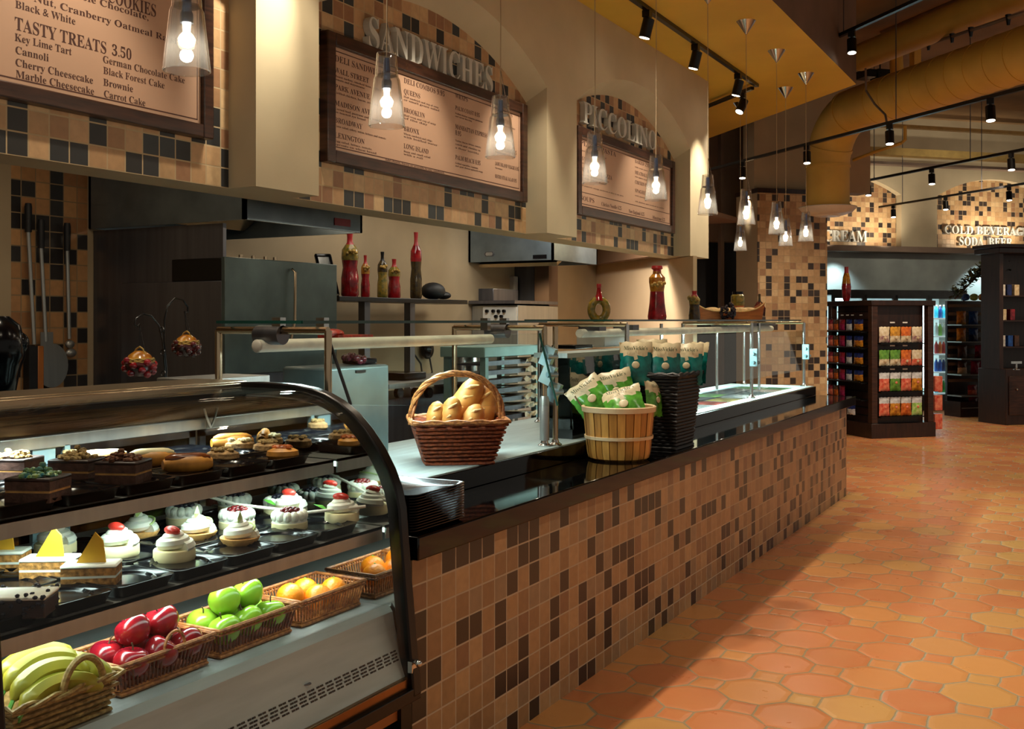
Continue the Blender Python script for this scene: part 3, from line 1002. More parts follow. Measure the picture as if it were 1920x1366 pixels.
# ================================================================ pendant lamps
ZP = 2.365
def pendant(label, x, y, zt=CZ, canopy=True):
    t = thing('pendant_lamp', label, 'pendant lamp', (x, y, ZP), 0, 'clear glass pendant lamps')
    prof_o = [(0.070, 0.0), (0.0725, 0.003), (0.052, 0.185), (0.046, 0.197), (0.0455, 0.205), (0.040, 0.285), (0.038, 0.29)]
    prof_i = [(0.034, 0.285), (0.0405, 0.2), (0.047, 0.183), (0.066, 0.004)]
    MB().lathe(prof_o + prof_i + [prof_o[0]], seg=32, cap=False).build('glass_shade', 'lamp_glass', t)
    MB().lathe([(0.0, 0.205), (0.040, 0.205), (0.040, 0.199), (0.0, 0.199)], seg=24).build('glass_disc', 'lamp_glass', t)
    MB().lathe([(0.0, 0.27), (0.012, 0.27), (0.014, 0.225), (0.014, 0.19), (0.02, 0.178), (0.02, 0.15), (0.0, 0.15)], seg=16).build('socket', 'chrome_blue_reflection', t)
    MB().lathe([(0.0, 0.075), (0.012, 0.076), (0.022, 0.082), (0.027, 0.1), (0.02, 0.113), (0.011, 0.122), (0.0135, 0.15), (0.0, 0.15)], seg=20).build('bulb', 'bulb', t)
    top = zt - ZP
    MB().tube([(0, 0, 0.27), (0.002, 0.001, 0.6), (0, 0, top)], 0.0028, 6).build('cord', 'beige_paint', t)
    MB().tube([(0.028, 0.0, 0.287), (0.018, 0.0, 0.34), (0.0, 0.0, 0.42)], 0.0016, 5).build('support_wire', 'bright_steel', t)
    if canopy:
        MB().lathe([(0.0, top - 0.105), (0.006, top - 0.105), (0.075, top - 0.004), (0.078, top)], seg=32).build('canopy', 'bright_steel', t)
    light('POINT', 'pendant_light', (x, y, ZP + 0.06), 6, (1.0, 0.87, 0.66), size=0.02)
    return t
row = [(350, 140), (725, 242), (938, 296), (1115, 345), (1230, 375), (1327, 400)]
names = ['clear glass pendant lamp in front of the TASTY TREATS board', 'clear glass pendant lamp under the first letters of SANDWICHES', 'clear glass pendant lamp at the right end of the sandwich board',
         'clear glass pendant lamp at the left side of the farthest menu board', 'clear glass pendant lamp at the right side of the farthest menu board', 'clear glass pendant lamp hanging before the soffit end corner']
for (px, py), nm in zip(row, names):
    p = P(px, py, x=-2.44)
    pendant(nm, p.x, p.y)
for (px, cy, by), nm in zip([(1399, 40, 420), (1388, 193, 470), (1456, 95, 437), (1473, 165, 460), (1511, 138, 450)],
        ['clear glass pendant lamp, upper one of two overlapping right of the soffit', 'clear glass pendant lamp, lowest of the cluster, under another pendant', 'clear glass pendant lamp before the upper left of the tiled pillar',
         'clear glass pendant lamp between two others before the tiled pillar', 'clear glass pendant lamp under the white dish diffuser']):
    p = P(px, cy, z=CZ)
    pendant(nm, p.x, p.y)

# ================================================================ the long counter
XC, XL, XR = -1.965, -1.94, -2.31      # tiled face, ledge front, riser
ZL, ZW = 0.886, 0.972
t = thing('service_counter', 'long tiled service counter with glossy black stone ledge', 'counter', (-2.4, 6.4, 0))
MB().box(XC, XC - 0.1, 2.86, 9.84, 0, ZL - 0.08).box(XC - 0.1, -2.9, 9.74, 9.84, 0, ZL - 0.08).box(XC - 0.1, -2.9, 2.86, 2.96, 0, ZL - 0.08).build('tiled_base', 'counter_tile', t, world=True, smooth=False)
MB().box(XL, -2.5, 2.86, 10.15, ZL - 0.08, ZL).build('ledge', 'black_granite', t, world=True, bevel=0.006)
MB().box(XR, XR - 0.03, 2.86, 10.15, ZL, ZW - 0.004).build('riser', 'black_granite', t, world=True, bevel=0.003)
mm('worktop_steel', '#b4c4c2', rough=0.4, metal=0.5, var=0.08, scale=12, stretch=(6, 0.3, 1))
MB().box(XR - 0.02, -3.15, 2.86, 6.75, ZW - 0.03, ZW).box(XR - 0.02, XR - 0.12, 6.75, 10.15, ZW - 0.03, ZW).box(-3.0, -3.15, 6.75, 10.15, ZW - 0.03, ZW).box(XR - 0.12, -3.0, 9.95, 10.15, ZW - 0.03, ZW).build('worktop', 'worktop_steel', t, world=True, bevel=0.003)
MB().box(-2.5, -3.14, 2.86, 10.12, 0.1, ZW - 0.25).build('cabinet', 'dark_steel', t, world=True)

# salad bar wells sunk in the far end of the worktop
mm('lettuce', '#5c8a2c', rough=0.5, var=0.4, scale=60, bump=0.6)
mm('tomato', '#b0301c', rough=0.4, var=0.3, scale=50, bump=0.4)
mm('olive', '#2c2a20', rough=0.4, var=0.3, scale=60, bump=0.4)
mm('corn', '#c9a83c', rough=0.5, var=0.3, scale=80, bump=0.5)
t = thing('salad_bar', 'steel salad bar wells glowing cool white under the far glass guard', 'salad bar', (-2.7, 8.3, ZW - 0.2))
MB().box(XR - 0.12, -3.0, 6.75, 9.95, ZW - 0.22, ZW - 0.16).build('well', 'bright_steel', t, world=True)
foods = ['lettuce', 'bright_steel', 'tomato', 'corn', 'bright_steel', 'olive', 'bright_steel', 'lettuce', 'bright_steel', 'bright_steel']
k = 0
for j in range(8):
    for i in range(2):
        y0 = 6.8 + j * 0.39; x0 = XR - 0.14 - i * 0.27
        m = MB()
        for (a, b, c, d) in ((x0, x0 - 0.25, y0, y0 + 0.015), (x0, x0 - 0.25, y0 + 0.355, y0 + 0.37), (x0, x0 - 0.015, y0, y0 + 0.37), (x0 - 0.235, x0 - 0.25, y0, y0 + 0.37)):
            m.box(a, b, c, d, ZW - 0.15, ZW - 0.01)
        m.box(x0 - 0.01, x0 - 0.24, y0 + 0.01, y0 + 0.36, ZW - 0.155, ZW - 0.145)
        pn = m.build('food_pan', 'bright_steel', t, world=True)
        f = foods[(i * 3 + j) % len(foods)]
        if f != 'bright_steel':
            MB().ell((x0 - 0.125, y0 + 0.185, ZW - 0.1), 0.11, 0.165, 0.06, 16, 8, 0.08).build('salad_filling', f, t, world=True)
        else:
            MB().box(x0 - 0.005, x0 - 0.245, y0 + 0.005, y0 + 0.365, ZW - 0.012, ZW - 0.006).build('pan_lid', 'bright_steel', t, world=True)

# ---------------------------------------------------------------- glass guards on the counter
def post(m, x, y, z0, z1, r=0.014): m.cyl((x, y, z0), (x, y, z1), r, 12)
def flange(m, x, y, z): m.lathe([(0.0, 0.0), (0.032, 0.0), (0.034, 0.006), (0.02, 0.016), (0.016, 0.03), (0.0, 0.03)], (x, y, z), 20)
def pane(m, a, b, c, d, th=0.008):
    a, b, c, d = map(Vector, (a, b, c, d))
    nn = (b - a).cross(d - a).normalized() * th
    m.add([a, b, c, d, a + nn, b + nn, c + nn, d + nn], [(0, 3, 2, 1), (4, 5, 6, 7), (0, 1, 5, 4), (1, 2, 6, 5), (2, 3, 7, 6), (3, 0, 4, 7)])
mm('tube_glow', '#d9d4bc', rough=0.4, emit='#f0f2d8', emits=0.08)
mm('rack_steel', '#b9a68a', rough=0.22, metal=1.0, var=0.05)
t = thing('glass_guard', 'steel framed glass guard behind the pastry case, with a heat tube', 'sneeze guard', (-2.6, 3.8, ZW))
gy0, gy1, gxf, gxb = 2.95, 4.64, -2.39, -2.92
for (x, y, zz) in ((gxf, gy0, 1.562), (gxb, gy0, 1.562), (gxf, gy1, 1.568), (gxb, gy1, 1.568), (gxf + 0.03, gy1 + 0.06, 1.568)):
    m = MB(); post(m, x, y, ZW, zz); m.build('post', 'rack_steel', t, world=True)
    m = MB(); flange(m, x, y, ZW); m.build('flange', 'bright_steel', t, world=True)
for y in (gy0, gy1):
    MB().cyl((gxf - 0.0, y, 1.562), (gxb, y, 1.562), 0.0145, 12).build('cross_rail', 'rack_steel', t, world=True)
    MB().cyl((-2.72, y, 1.545), (-2.60, y, 1.545), 0.036, 16).build('tube_clamp', 'dark_steel', t, world=True)
MB().box(-2.45, -2.86, 2.88, 4.78, 1.588, 1.598).build('glass_shelf', 'glass', t, world=True)
m = MB()
m.box(-2.446, -2.452, 2.88, 4.78, 1.5875, 1.5985).box(-2.45, -2.86, 2.876, 2.882, 1.5875, 1.5985).box(-2.858, -2.864, 2.88, 4.78, 1.5875, 1.5985)
m.build('shelf_edge', 'edge_glass', t, world=True)
for y in (2.95, 3.2, 4.45, 4.64):
    MB().box(-2.6, -2.64, y - 0.015, y + 0.015, 1.55, 1.61).build('shelf_clip', 'bright_steel', t, world=True)
m = MB().cyl((-2.68, 2.90, 1.505), (-2.68, 4.6, 1.505), 0.024, 20)
m.build('heat_tube', 'tube_glow', t, world=True)
MB().ell((-2.68, 2.90, 1.505), 0.025, 0.01, 0.025, 16, 8).build('tube_cap', 'white_plastic', t, world=True)
m = MB(); pane(m, (-2.40, 2.97, 1.535), (-2.40, 4.6, 1.535), (-2.30, 4.6, 1.18), (-2.30, 2.97, 1.30)); m.build('front_glass', 'glass', t, world=True)
m = MB()
for y in (2.965, 4.605):
    MB().tube([(-2.40, y, 1.535), (-2.30, y, 1.18 if y > 4 else 1.3)], 0.006, 6).build('glass_edge', 'black_rubber' if y < 4 else 'edge_glass', t, world=True)
mm('bracket_blue', '#9fc4cf', rough=0.3, metal=0.6, var=0.1)
for (y, z) in ((gy1, 1.42), (gy1, 1.33), (gy1 + 0.06, 1.24)):
    m = MB().obox((gxf + 0.02, y, z), (0.9, 0.1, -0.4), (0, 1, 0), (0.4, 0, 0.9), 0.03, 0.016, 0.05)
    m.cyl((gxf + 0.03, y - 0.03, z), (gxf + 0.06, y + 0.02, z), 0.014, 12)
    m.build('glass_clamp', 'bracket_blue', t, world=True)
MB().lathe([(0.0, 0), (0.024, 0), (0.024, 0.2), (0.018, 0.22), (0.0, 0.22)], (gxf, gy1, ZW + 0.03), 16).build('post_sleeve', 'steel', t, world=True)
# long steel shelf with a bright strip, back of the first guard
tag(MB().box(-2.96, -3.2, 2.9, 3.28, 1.28, 1.375).box(-3.0, -3.16, 2.95, 2.99, ZW, 1.28).box(-3.0, -3.16, 3.2, 3.24, ZW, 1.28).build('steel_shelf', 'steel', bevel=0.004), 'low steel shelf behind the first glass guard, lit along its top', 'shelf')
tag(MB().obox((-2.78, 3.55, 1.53), (1, 0.1, 0), (0, 1, 0), (0, 0, 1), 0.05, 0.12, 0.008).ell((-2.78, 3.46, 1.545), 0.05, 0.05, 0.02, 12, 6).build('price_sign', 'tomato'), 'orange-red folded card lying by the heat tube', 'card')

# second guard over the salad bar
t = thing('glass_guard', 'long glass guard with steel posts over the salad bar', 'sneeze guard', (-2.7, 7.9, ZW))
hx, bx = -2.40, -2.98
ys2 = (5.72, 8.30, 10.05)
for y in ys2:
    for x in (hx, bx):
        m = MB(); post(m, x, y, ZW, 1.575, 0.014); m.build('post', 'bright_steel', t, world=True)
        m = MB(); flange(m, x, y, ZW); m.build('flange', 'bright_steel', t, world=True)
    MB().cyl((hx, y, 1.575), (bx, y, 1.575), 0.0145, 12).build('cross_rail', 'rack_steel', t, world=True)
    MB().obox((hx + 0.02, y, 1.30), (1, 0, 0), (0, 1, 0), (0, 0, 1), 0.03, 0.02, 0.07).cyl((hx + 0.02, y - 0.05, 1.33), (hx + 0.02, y + 0.05, 1.33), 0.014).cyl((hx + 0.02, y - 0.04, 1.26), (hx + 0.05, y + 0.03, 1.26), 0.014).build('glass_clamp', 'bracket_blue', t, world=True)
for (x, y) in ((-2.62, 9.3), (-2.75, 7.2), (-2.98, 9.2)):
    m = MB(); post(m, x, y, ZW + 0.0, 1.575, 0.012); m.build('post', 'bright_steel', t, world=True)
MB().box(-2.44, -3.02, 5.6, 10.1, 1.594, 1.604).build('glass_shelf', 'glass', t, world=True)
m = MB().box(-2.437, -2.443, 5.6, 10.1, 1.5935, 1.6045).box(-2.44, -3.02, 5.596, 5.602, 1.5935, 1.6045).box(-3.017, -3.023, 5.6, 10.1, 1.5935, 1.6045)
m.build('shelf_edge', 'edge_glass', t, world=True)
MB().cyl((-2.7, 5.7, 1.52), (-2.7, 10.0, 1.52), 0.026, 16).build('heat_tube', 'tube_glow', t, world=True)
MB().box(-2.63, -2.77, 8.4, 9.9, 1.548, 1.572).build('lamp_housing', 'dark_steel', t, world=True)
m = MB(); pane(m, (hx + 0.01, 6.6, 1.50), (hx + 0.01, 10.0, 1.50), (hx + 0.07, 10.0, 1.14), (hx + 0.07, 6.6, 1.14)); m.build('front_glass', 'glass', t, world=True)
for y in (5.82, 6.35):
    MB().box(-2.60, -2.74, y - 0.05, y + 0.05, 1.535, 1.57).build('tube_clamp', 'dark_steel', t, world=True)
light('AREA', 'salad_light', (-2.7, 8.4, 1.49), 120, (0.72, 1.0, 0.97), aim=(-2.7, 8.4, 0), size=0.08, size_y=3.0)
light('AREA', 'guard_light', (-2.62, 3.75, 1.478), 19, (0.76, 1.0, 1.0), aim=(-2.75, 3.75, 0), size=0.04, size_y=1.5)

# dark glass deli case between the two guards
M['dark_glass'] = glass_mat('dark_glass', (0.5, 0.52, 0.5), refl=2.2)
mm('case_black', '#16120f', rough=0.12, var=0.2)
mm('deli_meats', '#5b3a2c', rough=0.5, var=0.5, scale=14, bump=0.6, col2='#2f3a28')
t = thing('deli_case', 'low black deli case with dark reflective glass behind the bushel basket', 'display case', (-2.7, 5.5, ZW))
MB().box(-2.4, -2.58, 4.98, 6.55, ZW, ZW + 0.05).box(-2.57, -2.58, 4.98, 6.55, ZW, 1.40).box(-2.4, -2.58, 6.54, 6.57, ZW, 1.40).build('body', 'case_black', t, world=True)
MB().box(-2.41, -2.57, 4.972, 4.98, ZW + 0.05, 1.40).build('end_glass', 'dark_glass', t, world=True)
MB().box(-2.42, -2.62, 4.96, 6.57, 1.40, 1.425).build('top', 'worktop_steel', t, world=True)
m = MB(); pane(m, (-2.40, 4.98, ZW + 0.05), (-2.40, 6.55, ZW + 0.05), (-2.43, 6.55, 1.40), (-2.43, 4.98, 1.40)); m.build('front_glass', 'dark_glass', t, world=True)
MB().box(-2.44, -2.565, 5.0, 6.53, 1.22, 1.23).build('inner_shelf', 'steel', t, world=True)
random.seed(5)
for i in range(9):
    for (z, hz) in ((ZW + 0.06, 0.08), (1.23, 0.07)):
        y = 5.09 + i * 0.17
        MB().ell((-2.50, y, z + hz * 0.8), 0.055, 0.085, hz, 14, 8, 0.09).build('deli_meat', 'deli_meats', t, world=True)

# ================================================================ things on the counter
# stack of black trays beside the pastry case
def tray_mesh():
    m = MB()
    def rr(hx_, hy_, r, z, n=5):
        o = []
        for (cx, cy, a0) in ((hx_ - r, hy_ - r, 0), (-hx_ + r, hy_ - r, 90), (-hx_ + r, -hy_ + r, 180), (hx_ - r, -hy_ + r, 270)):
            for i in range(n): 
                a = math.radians(a0 + 90 * i / (n - 1)); o.append((cx + r * math.cos(a), cy + r * math.sin(a), z))
        return o
    m.loft([rr(.155, .160, .03, 0), rr(.172, .176, .035, .011), rr(.172, .176, .035, .014), rr(.164, .168, .03, .013), rr(.150, .155, .025, .003), rr(.02, .02, .01, .003)])
    return m
base = None
for i in range(14):
    lb = 'black serving tray on top of the stack by the pastry case' if i == 13 else ('lowest black serving tray of the stack on the ledge' if i == 0 else 'black serving tray inside the stack beside the pastry case')
    if base is None:
        base = tray_mesh().build('serving_tray', 'black_plastic')
        o = base
    else:
        o = base.copy(); COL.objects.link(o)
    o.location = (-2.135, 3.035, ZL + 0.0005 + i * 0.0092)
    tag(o, lb, 'tray', 'stacked black serving trays')

# bread basket
def wicker_basket(name, label, loc, rz, bw, bd, tw, td, h, m_, rim, nst=13, nrow=11, handle=None, cat='basket', r=0.006, wall_m=None):
    """tapered rectangular woven basket: woven walls, uprights, rim, handle"""
    t = thing(name, label, cat, loc, rz)
    def ring(f, z, out=0.0, wob=0.0, n=28):
        w, d = (bw + (tw - bw) * f) / 2 + out, (bd + (td - bd) * f) / 2 + out
        rr = 0.12 * min(w, d)
        pts = []
        per = [(w, -d), (w, d), (-w, d), (-w, -d)]
        for i in range(4):
            a, b = per[i], per[(i + 1) % 4]
            for j in range(n // 4):
                q = j / (n // 4)
                x, y = a[0] + (b[0] - a[0]) * q, a[1] + (b[1] - a[1]) * q
                s_ = 1 + wob * (1 if (j % 2) else -1)
                pts.append((x * (1 - 0.02 * (abs(x) / w) * (abs(y) / d)) * s_, y * (1 - 0.02 * (abs(x) / w) * (abs(y) / d)) * s_, z))
        return pts
    mb = MB()
    for k in range(nrow):
        f = (k + 0.5) / nrow
        mb.tube(ring(f, h * f, 0, (0.02 if nrow < 15 else 0.008) * (1 if k % 2 else -1), 44), r * 1.15, 6, closed=True)
    mb.loft([ring(0, 0.004, -0.012), ring(1, h * 0.97, -0.01)], cap=False)
    mb.add([(bw / 2 - .01, -bd / 2 + .01, .004), (bw / 2 - .01, bd / 2 - .01, .004), (-bw / 2 + .01, bd / 2 - .01, .004), (-bw / 2 + .01, -bd / 2 + .01, .004)], [(0, 1, 2, 3)])
    mb.build('woven_wall', m_, t)
    rb = MB()
    for q in range(2):
        pts = ring(1, h + 0.004, 0.006, 0, 44)
        n_ = len(pts)
        rb.tube([(p[0] + 0.006 * math.cos(i * 1.2 + q * pi), p[1] + 0.006 * math.sin(i * 1.2 + q * pi) * 0.3, p[2] + 0.006 * math.sin(i * 1.2 + q * pi)) for i, p in enumerate(pts)], r * 1.25, 6, closed=True)
    rb.build('rim', rim, t)
    rb = MB().tube(ring(0, 0.006, 0.004, 0, 44), r * 1.3, 6, closed=True)
    rb.build('foot_rim', m_, t)
    if handle:
        ax, hh_, hr = handle
        hb = MB()
        for q in range(3):
            pts = []
            for i in range(37):
                a = pi * i / 36
                rad = (tw if ax == 'x' else td) / 2
                u_, v_ = rad * math.cos(a) * (1 + 0.0 * a), hh_ * math.sin(a) ** 0.8
                tw_ = i * 0.55 + q * 2 * pi / 3
                o1, o2 = hr * 0.5 * math.cos(tw_), hr * 0.5 * math.sin(tw_)
                nx, nz = math.cos(a), math.sin(a)
                if ax == 'x': pts.append((u_ + nx * o1, o2, h * 0.9 + v_ + nz * o1))
                else: pts.append((o2, u_ + nx * o1, h * 0.9 + v_ + nz * o1))
            hb.tube(pts, hr * 0.55, 6)
        hb.build('handle', rim, t)
    return t
M['wicker_red'] = weave_mat('red_brown_wicker', '#9a4a26', '#5e2814', (70, 70, 110), 0.45)
M['wicker_tan'] = weave_mat('tan_wicker', '#b5763c', '#7a4520', (70, 70, 110), 0.5)
bb = wicker_basket('bread_basket', 'red-brown wicker basket with a tall handle, full of bread', (-2.475, 3.955, ZW), math.radians(38), 0.29, 0.25, 0.41, 0.34, 0.185, 'wicker_red', 'wicker_tan', handle=('x', 0.225, 0.015))
mm('crust', '#dba050', rough=0.5, var=0.2, scale=14, bump=0.3, col2='#b8702a', sss=0.1)
mm('crust_slash', '#e3bd7c', rough=0.6, var=0.15, scale=30)
def loaf(label, c, d, ln, r, slashes=3):
    d = Vector(d).normalized()
    ln, r = ln * 1.12, r * 1.28
    t = thing('bread_loaf', label, 'bread', tuple(c), 0, 'crusty loaves in the bread basket')
    pts, rr = [], []
    for i in range(13):
        u = i / 12
        pts.append(d * (u - 0.5) * ln + UP * 0.006 * math.sin(pi * u))
        rr.append(r * max(0.12, math.sin(pi * min(max(u, 0.0), 1)) ** 0.42) * (1 + 0.03 * math.sin(i * 2.3)))
    MB().tube(pts, rr, 14).build('crust', 'crust', t)
    s_ = MB()
    view = Vector((0.45, -0.75, 0.55))
    nrm = (view - d * view.dot(d)).normalized()
    sd = d.cross(nrm)
    for k in range(slashes):
        u = (k + 0.5) / slashes - 0.5
        b_ = d * u * ln * 0.75 + nrm * r * 0.93
        s_.tube([b_ - sd * r * 0.45 - d * r * 0.4 - nrm * r * 0.16, b_ , b_ + sd * r * 0.45 + d * r * 0.4 - nrm * r * 0.16], [r * 0.05, r * 0.16, r * 0.05], 8)
    s_.build('score_cuts', 'crust_slash', t)
    return t
def bl(px, py, x, y_=None): return P(px, py, x=x)
loaf('small crusty loaf at the left front of the bread basket', P(817, 782, x=-2.56), (0.1, 0.15, 1), 0.13, 0.033)
loaf('short golden loaf standing second from left in the basket', P(846, 778, x=-2.5), (0.15, 0.1, 1), 0.15, 0.037)
loaf('short pale crusted loaf at the front right of the bread basket', P(887, 786, x=-2.42), (0.35, 0.35, 1), 0.13, 0.037)
loaf('large crusty baguette leaning highest in the bread basket', P(872, 757, x=-2.52), (0.45, 0.35, 1), 0.26, 0.048, 4)
loaf('brown loaf just right of the tallest baguette in the basket', P(908, 768, x=-2.46), (0.0, 0.2, 1), 0.22, 0.042)
loaf('rounded brown loaf at the right rear of the bread basket', P(926, 770, x=-2.47), (-0.1, 0.0, 1), 0.20, 0.038)
loaf('orange-brown loaf half hidden at the back of the bread basket', P(890, 765, x=-2.62), (0.3, 0.5, 0.8), 0.2, 0.04)

# bushel basket of slats with hoops
mm('slat_wood', '#d1984a', rough=0.45, var=0.12, scale=5, stretch=(9, 9, 1))
mm('slat_wood_dark', '#b97f38', rough=0.45, var=0.12, scale=5, stretch=(9, 9, 1))
mm('hoop_wood', '#ddc39a', rough=0.5, var=0.06)
t = thing('bushel_basket', 'round slatted bushel basket with white hoops, full of green chip bags', 'basket', (-2.135, 4.98, ZL))
sl, sd_ = MB(), MB()
NS = 26
for i in range(NS):
    a0, a1 = 2 * pi * (i + 0.05) / NS, 2 * pi * (i + 0.95) / NS
    prof = [(0.135, 0.0), (0.155, 0.012), (0.162, 0.04), (0.182, 0.262)]
    vs, n_ = [], len(prof)
    off = 0.002 * (i % 2)
    for (r, z) in prof:
        for q in (0, 0.5, 1):
            a = a0 + (a1 - a0) * q
            vs.append(((r + off) * math.cos(a), (r + off) * math.sin(a), z))
    fs = [(k * 3 + j, k * 3 + j + 1, k * 3 + 4 + j, k * 3 + 3 + j) for k in range(n_ - 1) for j in (0, 1)]
    (sl if i % 2 else sd_).add(vs, fs)
lin = MB().lathe([(0.0, 0.003), (0.133, 0.003), (0.152, 0.013), (0.159, 0.04), (0.178, 0.26)], seg=40, cap=False)
lin.build('lining', 'slat_wood_dark', t)
sl.build('slats', 'slat_wood', t); sd_.build('slats', 'slat_wood_dark', t)
MB().lathe([(0.183, 0.245), (0.190, 0.247), (0.193, 0.272), (0.186, 0.276), (0.176, 0.272), (0.180, 0.246)], seg=48, cap=False).build('top_hoop', 'hoop_wood', t)
MB().lathe([(0.170, 0.108), (0.176, 0.109), (0.178, 0.124), (0.172, 0.125)], seg=48, cap=False).build('middle_hoop', 'hoop_wood', t)
MB().tube([(-0.18, -0.06, 0.262), (-0.23, -0.04, 0.315), (-0.235, 0.0, 0.33), (-0.23, 0.04, 0.315), (-0.18, 0.06, 0.262)], 0.004, 6).build('wire_handle', 'rack_steel', t)

# bags
MB().lathe([(0, 0.01), (0.15, 0.02), (0.172, 0.19), (0.12, 0.215), (0, 0.22)], seg=24).build('packing', 'hoop_wood', t)
def bag_parts(t, w, h, th, m_top, m_bot, split=0.5, txt=None, ink='board_ink', badge=None, wave=0.0, txth=None, tzf=0.78):
    nu, nv = 9, 12
    def pt(i, j, s_):
        u, v = i / nu * 2 - 1, j / nv
        e = (1 - abs(u) ** 2.5) * (math.sin(pi * min(1, max(0, (v * 1.0)))) ** 0.5 if 0 < v < 1 else 0)
        return (u * w / 2 * (1 - 0.06 * math.sin(pi * v)) + 0.003 * math.sin(v * 23 + s_), -s_ * th / 2 * e * (1 + 0.13 * math.sin(u * 7 + v * 9)), v * h + 0.004 * math.sin(u * 9))
    a, b = MB(), MB()
    for s_ in (1, -1):
        for j in range(nv):
            for i in range(nu):
                um = (i + 0.5) / nu * 2 - 1
                lim = split + wave * abs(um)
                m = a if (j + 0.5) / nv > lim else b
                m.add([pt(i, j, s_), pt(i + 1, j, s_), pt(i + 1, j + 1, s_), pt(i, j + 1, s_)], [(0, 1, 2, 3)])
    def weld(m):
        d, nv_, mp = {}, [], []
        for p in m.v:
            k = tuple(round(c, 5) for c in p)
            if k not in d: d[k] = len(nv_); nv_.append(p)
            mp.append(d[k])
        m.v = nv_
        m.f = [tuple(mp[q] for q in f) for f in m.f]
        return m
    weld(a).build('bag_top', m_top, t, sharp=60)
    weld(b).build('bag_bottom', m_bot, t, sharp=60)
    if txt:
        k = MB()
        put_text(k, txt, (-w * 0.36, -th * 0.5 - 0.004, h * tzf), (1, 0, 0), (0, 0.12, 0.99), txth or h * 0.09, w * 0.72)
        if k.v: k.build('bag_lettering', ink, t, smooth=False)
    if badge:
        MB().ell((0.0, -th * 0.5 - 0.002, h * (0.28 if split < 0.6 else 0.46)), w * 0.12, 0.004, w * 0.11, 14, 6).build('badge', badge, t)
mm('bag_cream', '#d8cba6', rough=0.35, var=0.1, scale=18)
mm('bag_teal', '#0f7c78', rough=0.25, var=0.3, scale=20)
mm('bag_green', '#5aa63a', rough=0.25, var=0.3, scale=20)
mm('bag_ink', '#27472c', rough=0.5)
def facing(x, y): return math.atan2(-y, -x) - math.atan2(-1, 0)   # turn local -Y towards the camera
def chip_bag(label, c, tilt, lean, w, h, m_bot, group, dz=0):
    t = thing('chip_bag', label, 'chip bag', tuple(c), 0, group)
    bag_parts(t, w, h, w * 0.34, 'bag_cream', m_bot, 0.62, 'MissVickie’s', 'bag_ink', 'bag_cream', 0.12, tzf=0.8)
    t.rotation_euler = (lean, tilt, facing(c[0], c[1]) + dz)
    return t
GB = 'green bags in the bushel basket'
bz = ZL + 0.17
chip_bag('green chip bag lying leftmost over the bushel basket rim', P(1132, 778, x=-2.22), -0.6, -0.45, 0.2, 0.22, 'bag_green', GB, 0.2)
chip_bag('green chip bag at the back left of the bushel basket', P(1165, 768, x=-2.24), -0.25, -0.2, 0.2, 0.22, 'bag_green', GB)
chip_bag('green chip bag at the front centre of the bushel basket', P(1180, 792, x=-2.06), -0.3, -0.6, 0.21, 0.21, 'bag_green', GB)
chip_bag('green chip bag standing at the back right of the bushel basket', P(1203, 775, x=-2.2), 0.2, -0.35, 0.19, 0.21, 'bag_green', GB)
chip_bag('green chip bag turned edge-on at the right rim of the bushel basket', P(1228, 780, x=-2.08), 0.1, -0.15, 0.16, 0.19, 'bag_green', GB, 1.0)
M['wicker_black'] = weave_mat('black_wicker', '#100d10', '#060507', (70, 70, 110), 0.55)
kb = wicker_basket('wicker_bin', 'tall black wicker bin holding teal chip bags', (-2.125, 5.60, ZL), math.radians(0), 0.24, 0.28, 0.31, 0.40, 0.41, 'wicker_black', 'wicker_black', nrow=22, r=0.0088)
MB().box(-0.11, 0.11, -0.13, 0.13, 0.01, 0.36).build('packing', 'black_rubber', kb)
GT = 'teal bags in the black wicker bin'
for (px, py, x, dzr, lb) in ((1192, 722, -2.20, 0.0, 'teal chip bag at the left of the black wicker bin'), (1247, 724, -2.06, 0.12, 'teal chip bag at the front centre of the black wicker bin'),
                        (1288, 722, -2.03, -0.2, 'teal chip bag at the right of the black wicker bin'), (1222, 712, -2.26, 0.0, 'teal chip bag standing behind others in the black wicker bin'), (1304, 718, -2.02, -0.9, 'teal chip bag turned sideways at the right edge of the wicker bin')):
    chip_bag(lb, P(px, py, x=x), 0.0, -0.12, 0.18, 0.24, 'bag_teal', GT, dzr)

# ================================================================ pastry case
CY0, CY1 = 1.31, 2.80
prof = [(-1.885, 0.40), (-1.89, 0.46), (-1.905, 0.60), (-1.920, 0.75), (-1.934, 0.90), (-1.942, 0.995), (-1.958, 1.06), (-1.985, 1.118), (-2.025, 1.182), (-2.079, 1.245), (-2.13, 1.292),
        (-2.189, 1.330), (-2.245, 1.354), (-2.303, 1.370), (-2.38, 1.380), (-2.469, 1.384), (-2.56, 1.384), (-2.66, 1.380)]
def offset(pr, d):
    out = []
    for i, p in enumerate(pr):
        a, b = pr[max(i - 1, 0)], pr[min(i + 1, len(pr) - 1)]
        tx, tz = b[0] - a[0], b[1] - a[1]
        l = math.hypot(tx, tz)
        out.append((p[0] - tz / l * d, p[1] + tx / l * d))
    return out
def sweep(pr, d0, d1, y0, y1):
    """band between two offsets of the arch profile, extruded in y"""
    a, b = offset(pr, d0), offset(pr, d1)
    poly = a + b[::-1]
    n = len(a)
    vs, fs = [], []
    for y in (y0, y1):
        vs += [(p[0], y, p[1]) for p in a] + [(p[0], y, p[1]) for p in b]
    N2 = 2 * n
    for i in range(n - 1):
        fs += [(i, i + 1, N2 + i + 1, N2 + i), (n + i, N2 + n + i, N2 + n + i + 1, n + i + 1), (i, n + i, n + i + 1, i + 1), (N2 + i, N2 + i + 1, N2 + n + i + 1, N2 + n + i)]
    fs += [(0, N2, N2 + n, n), (n - 1, 2 * n - 1, N2 + 2 * n - 1, N2 + n - 1)]
    return vs, fs
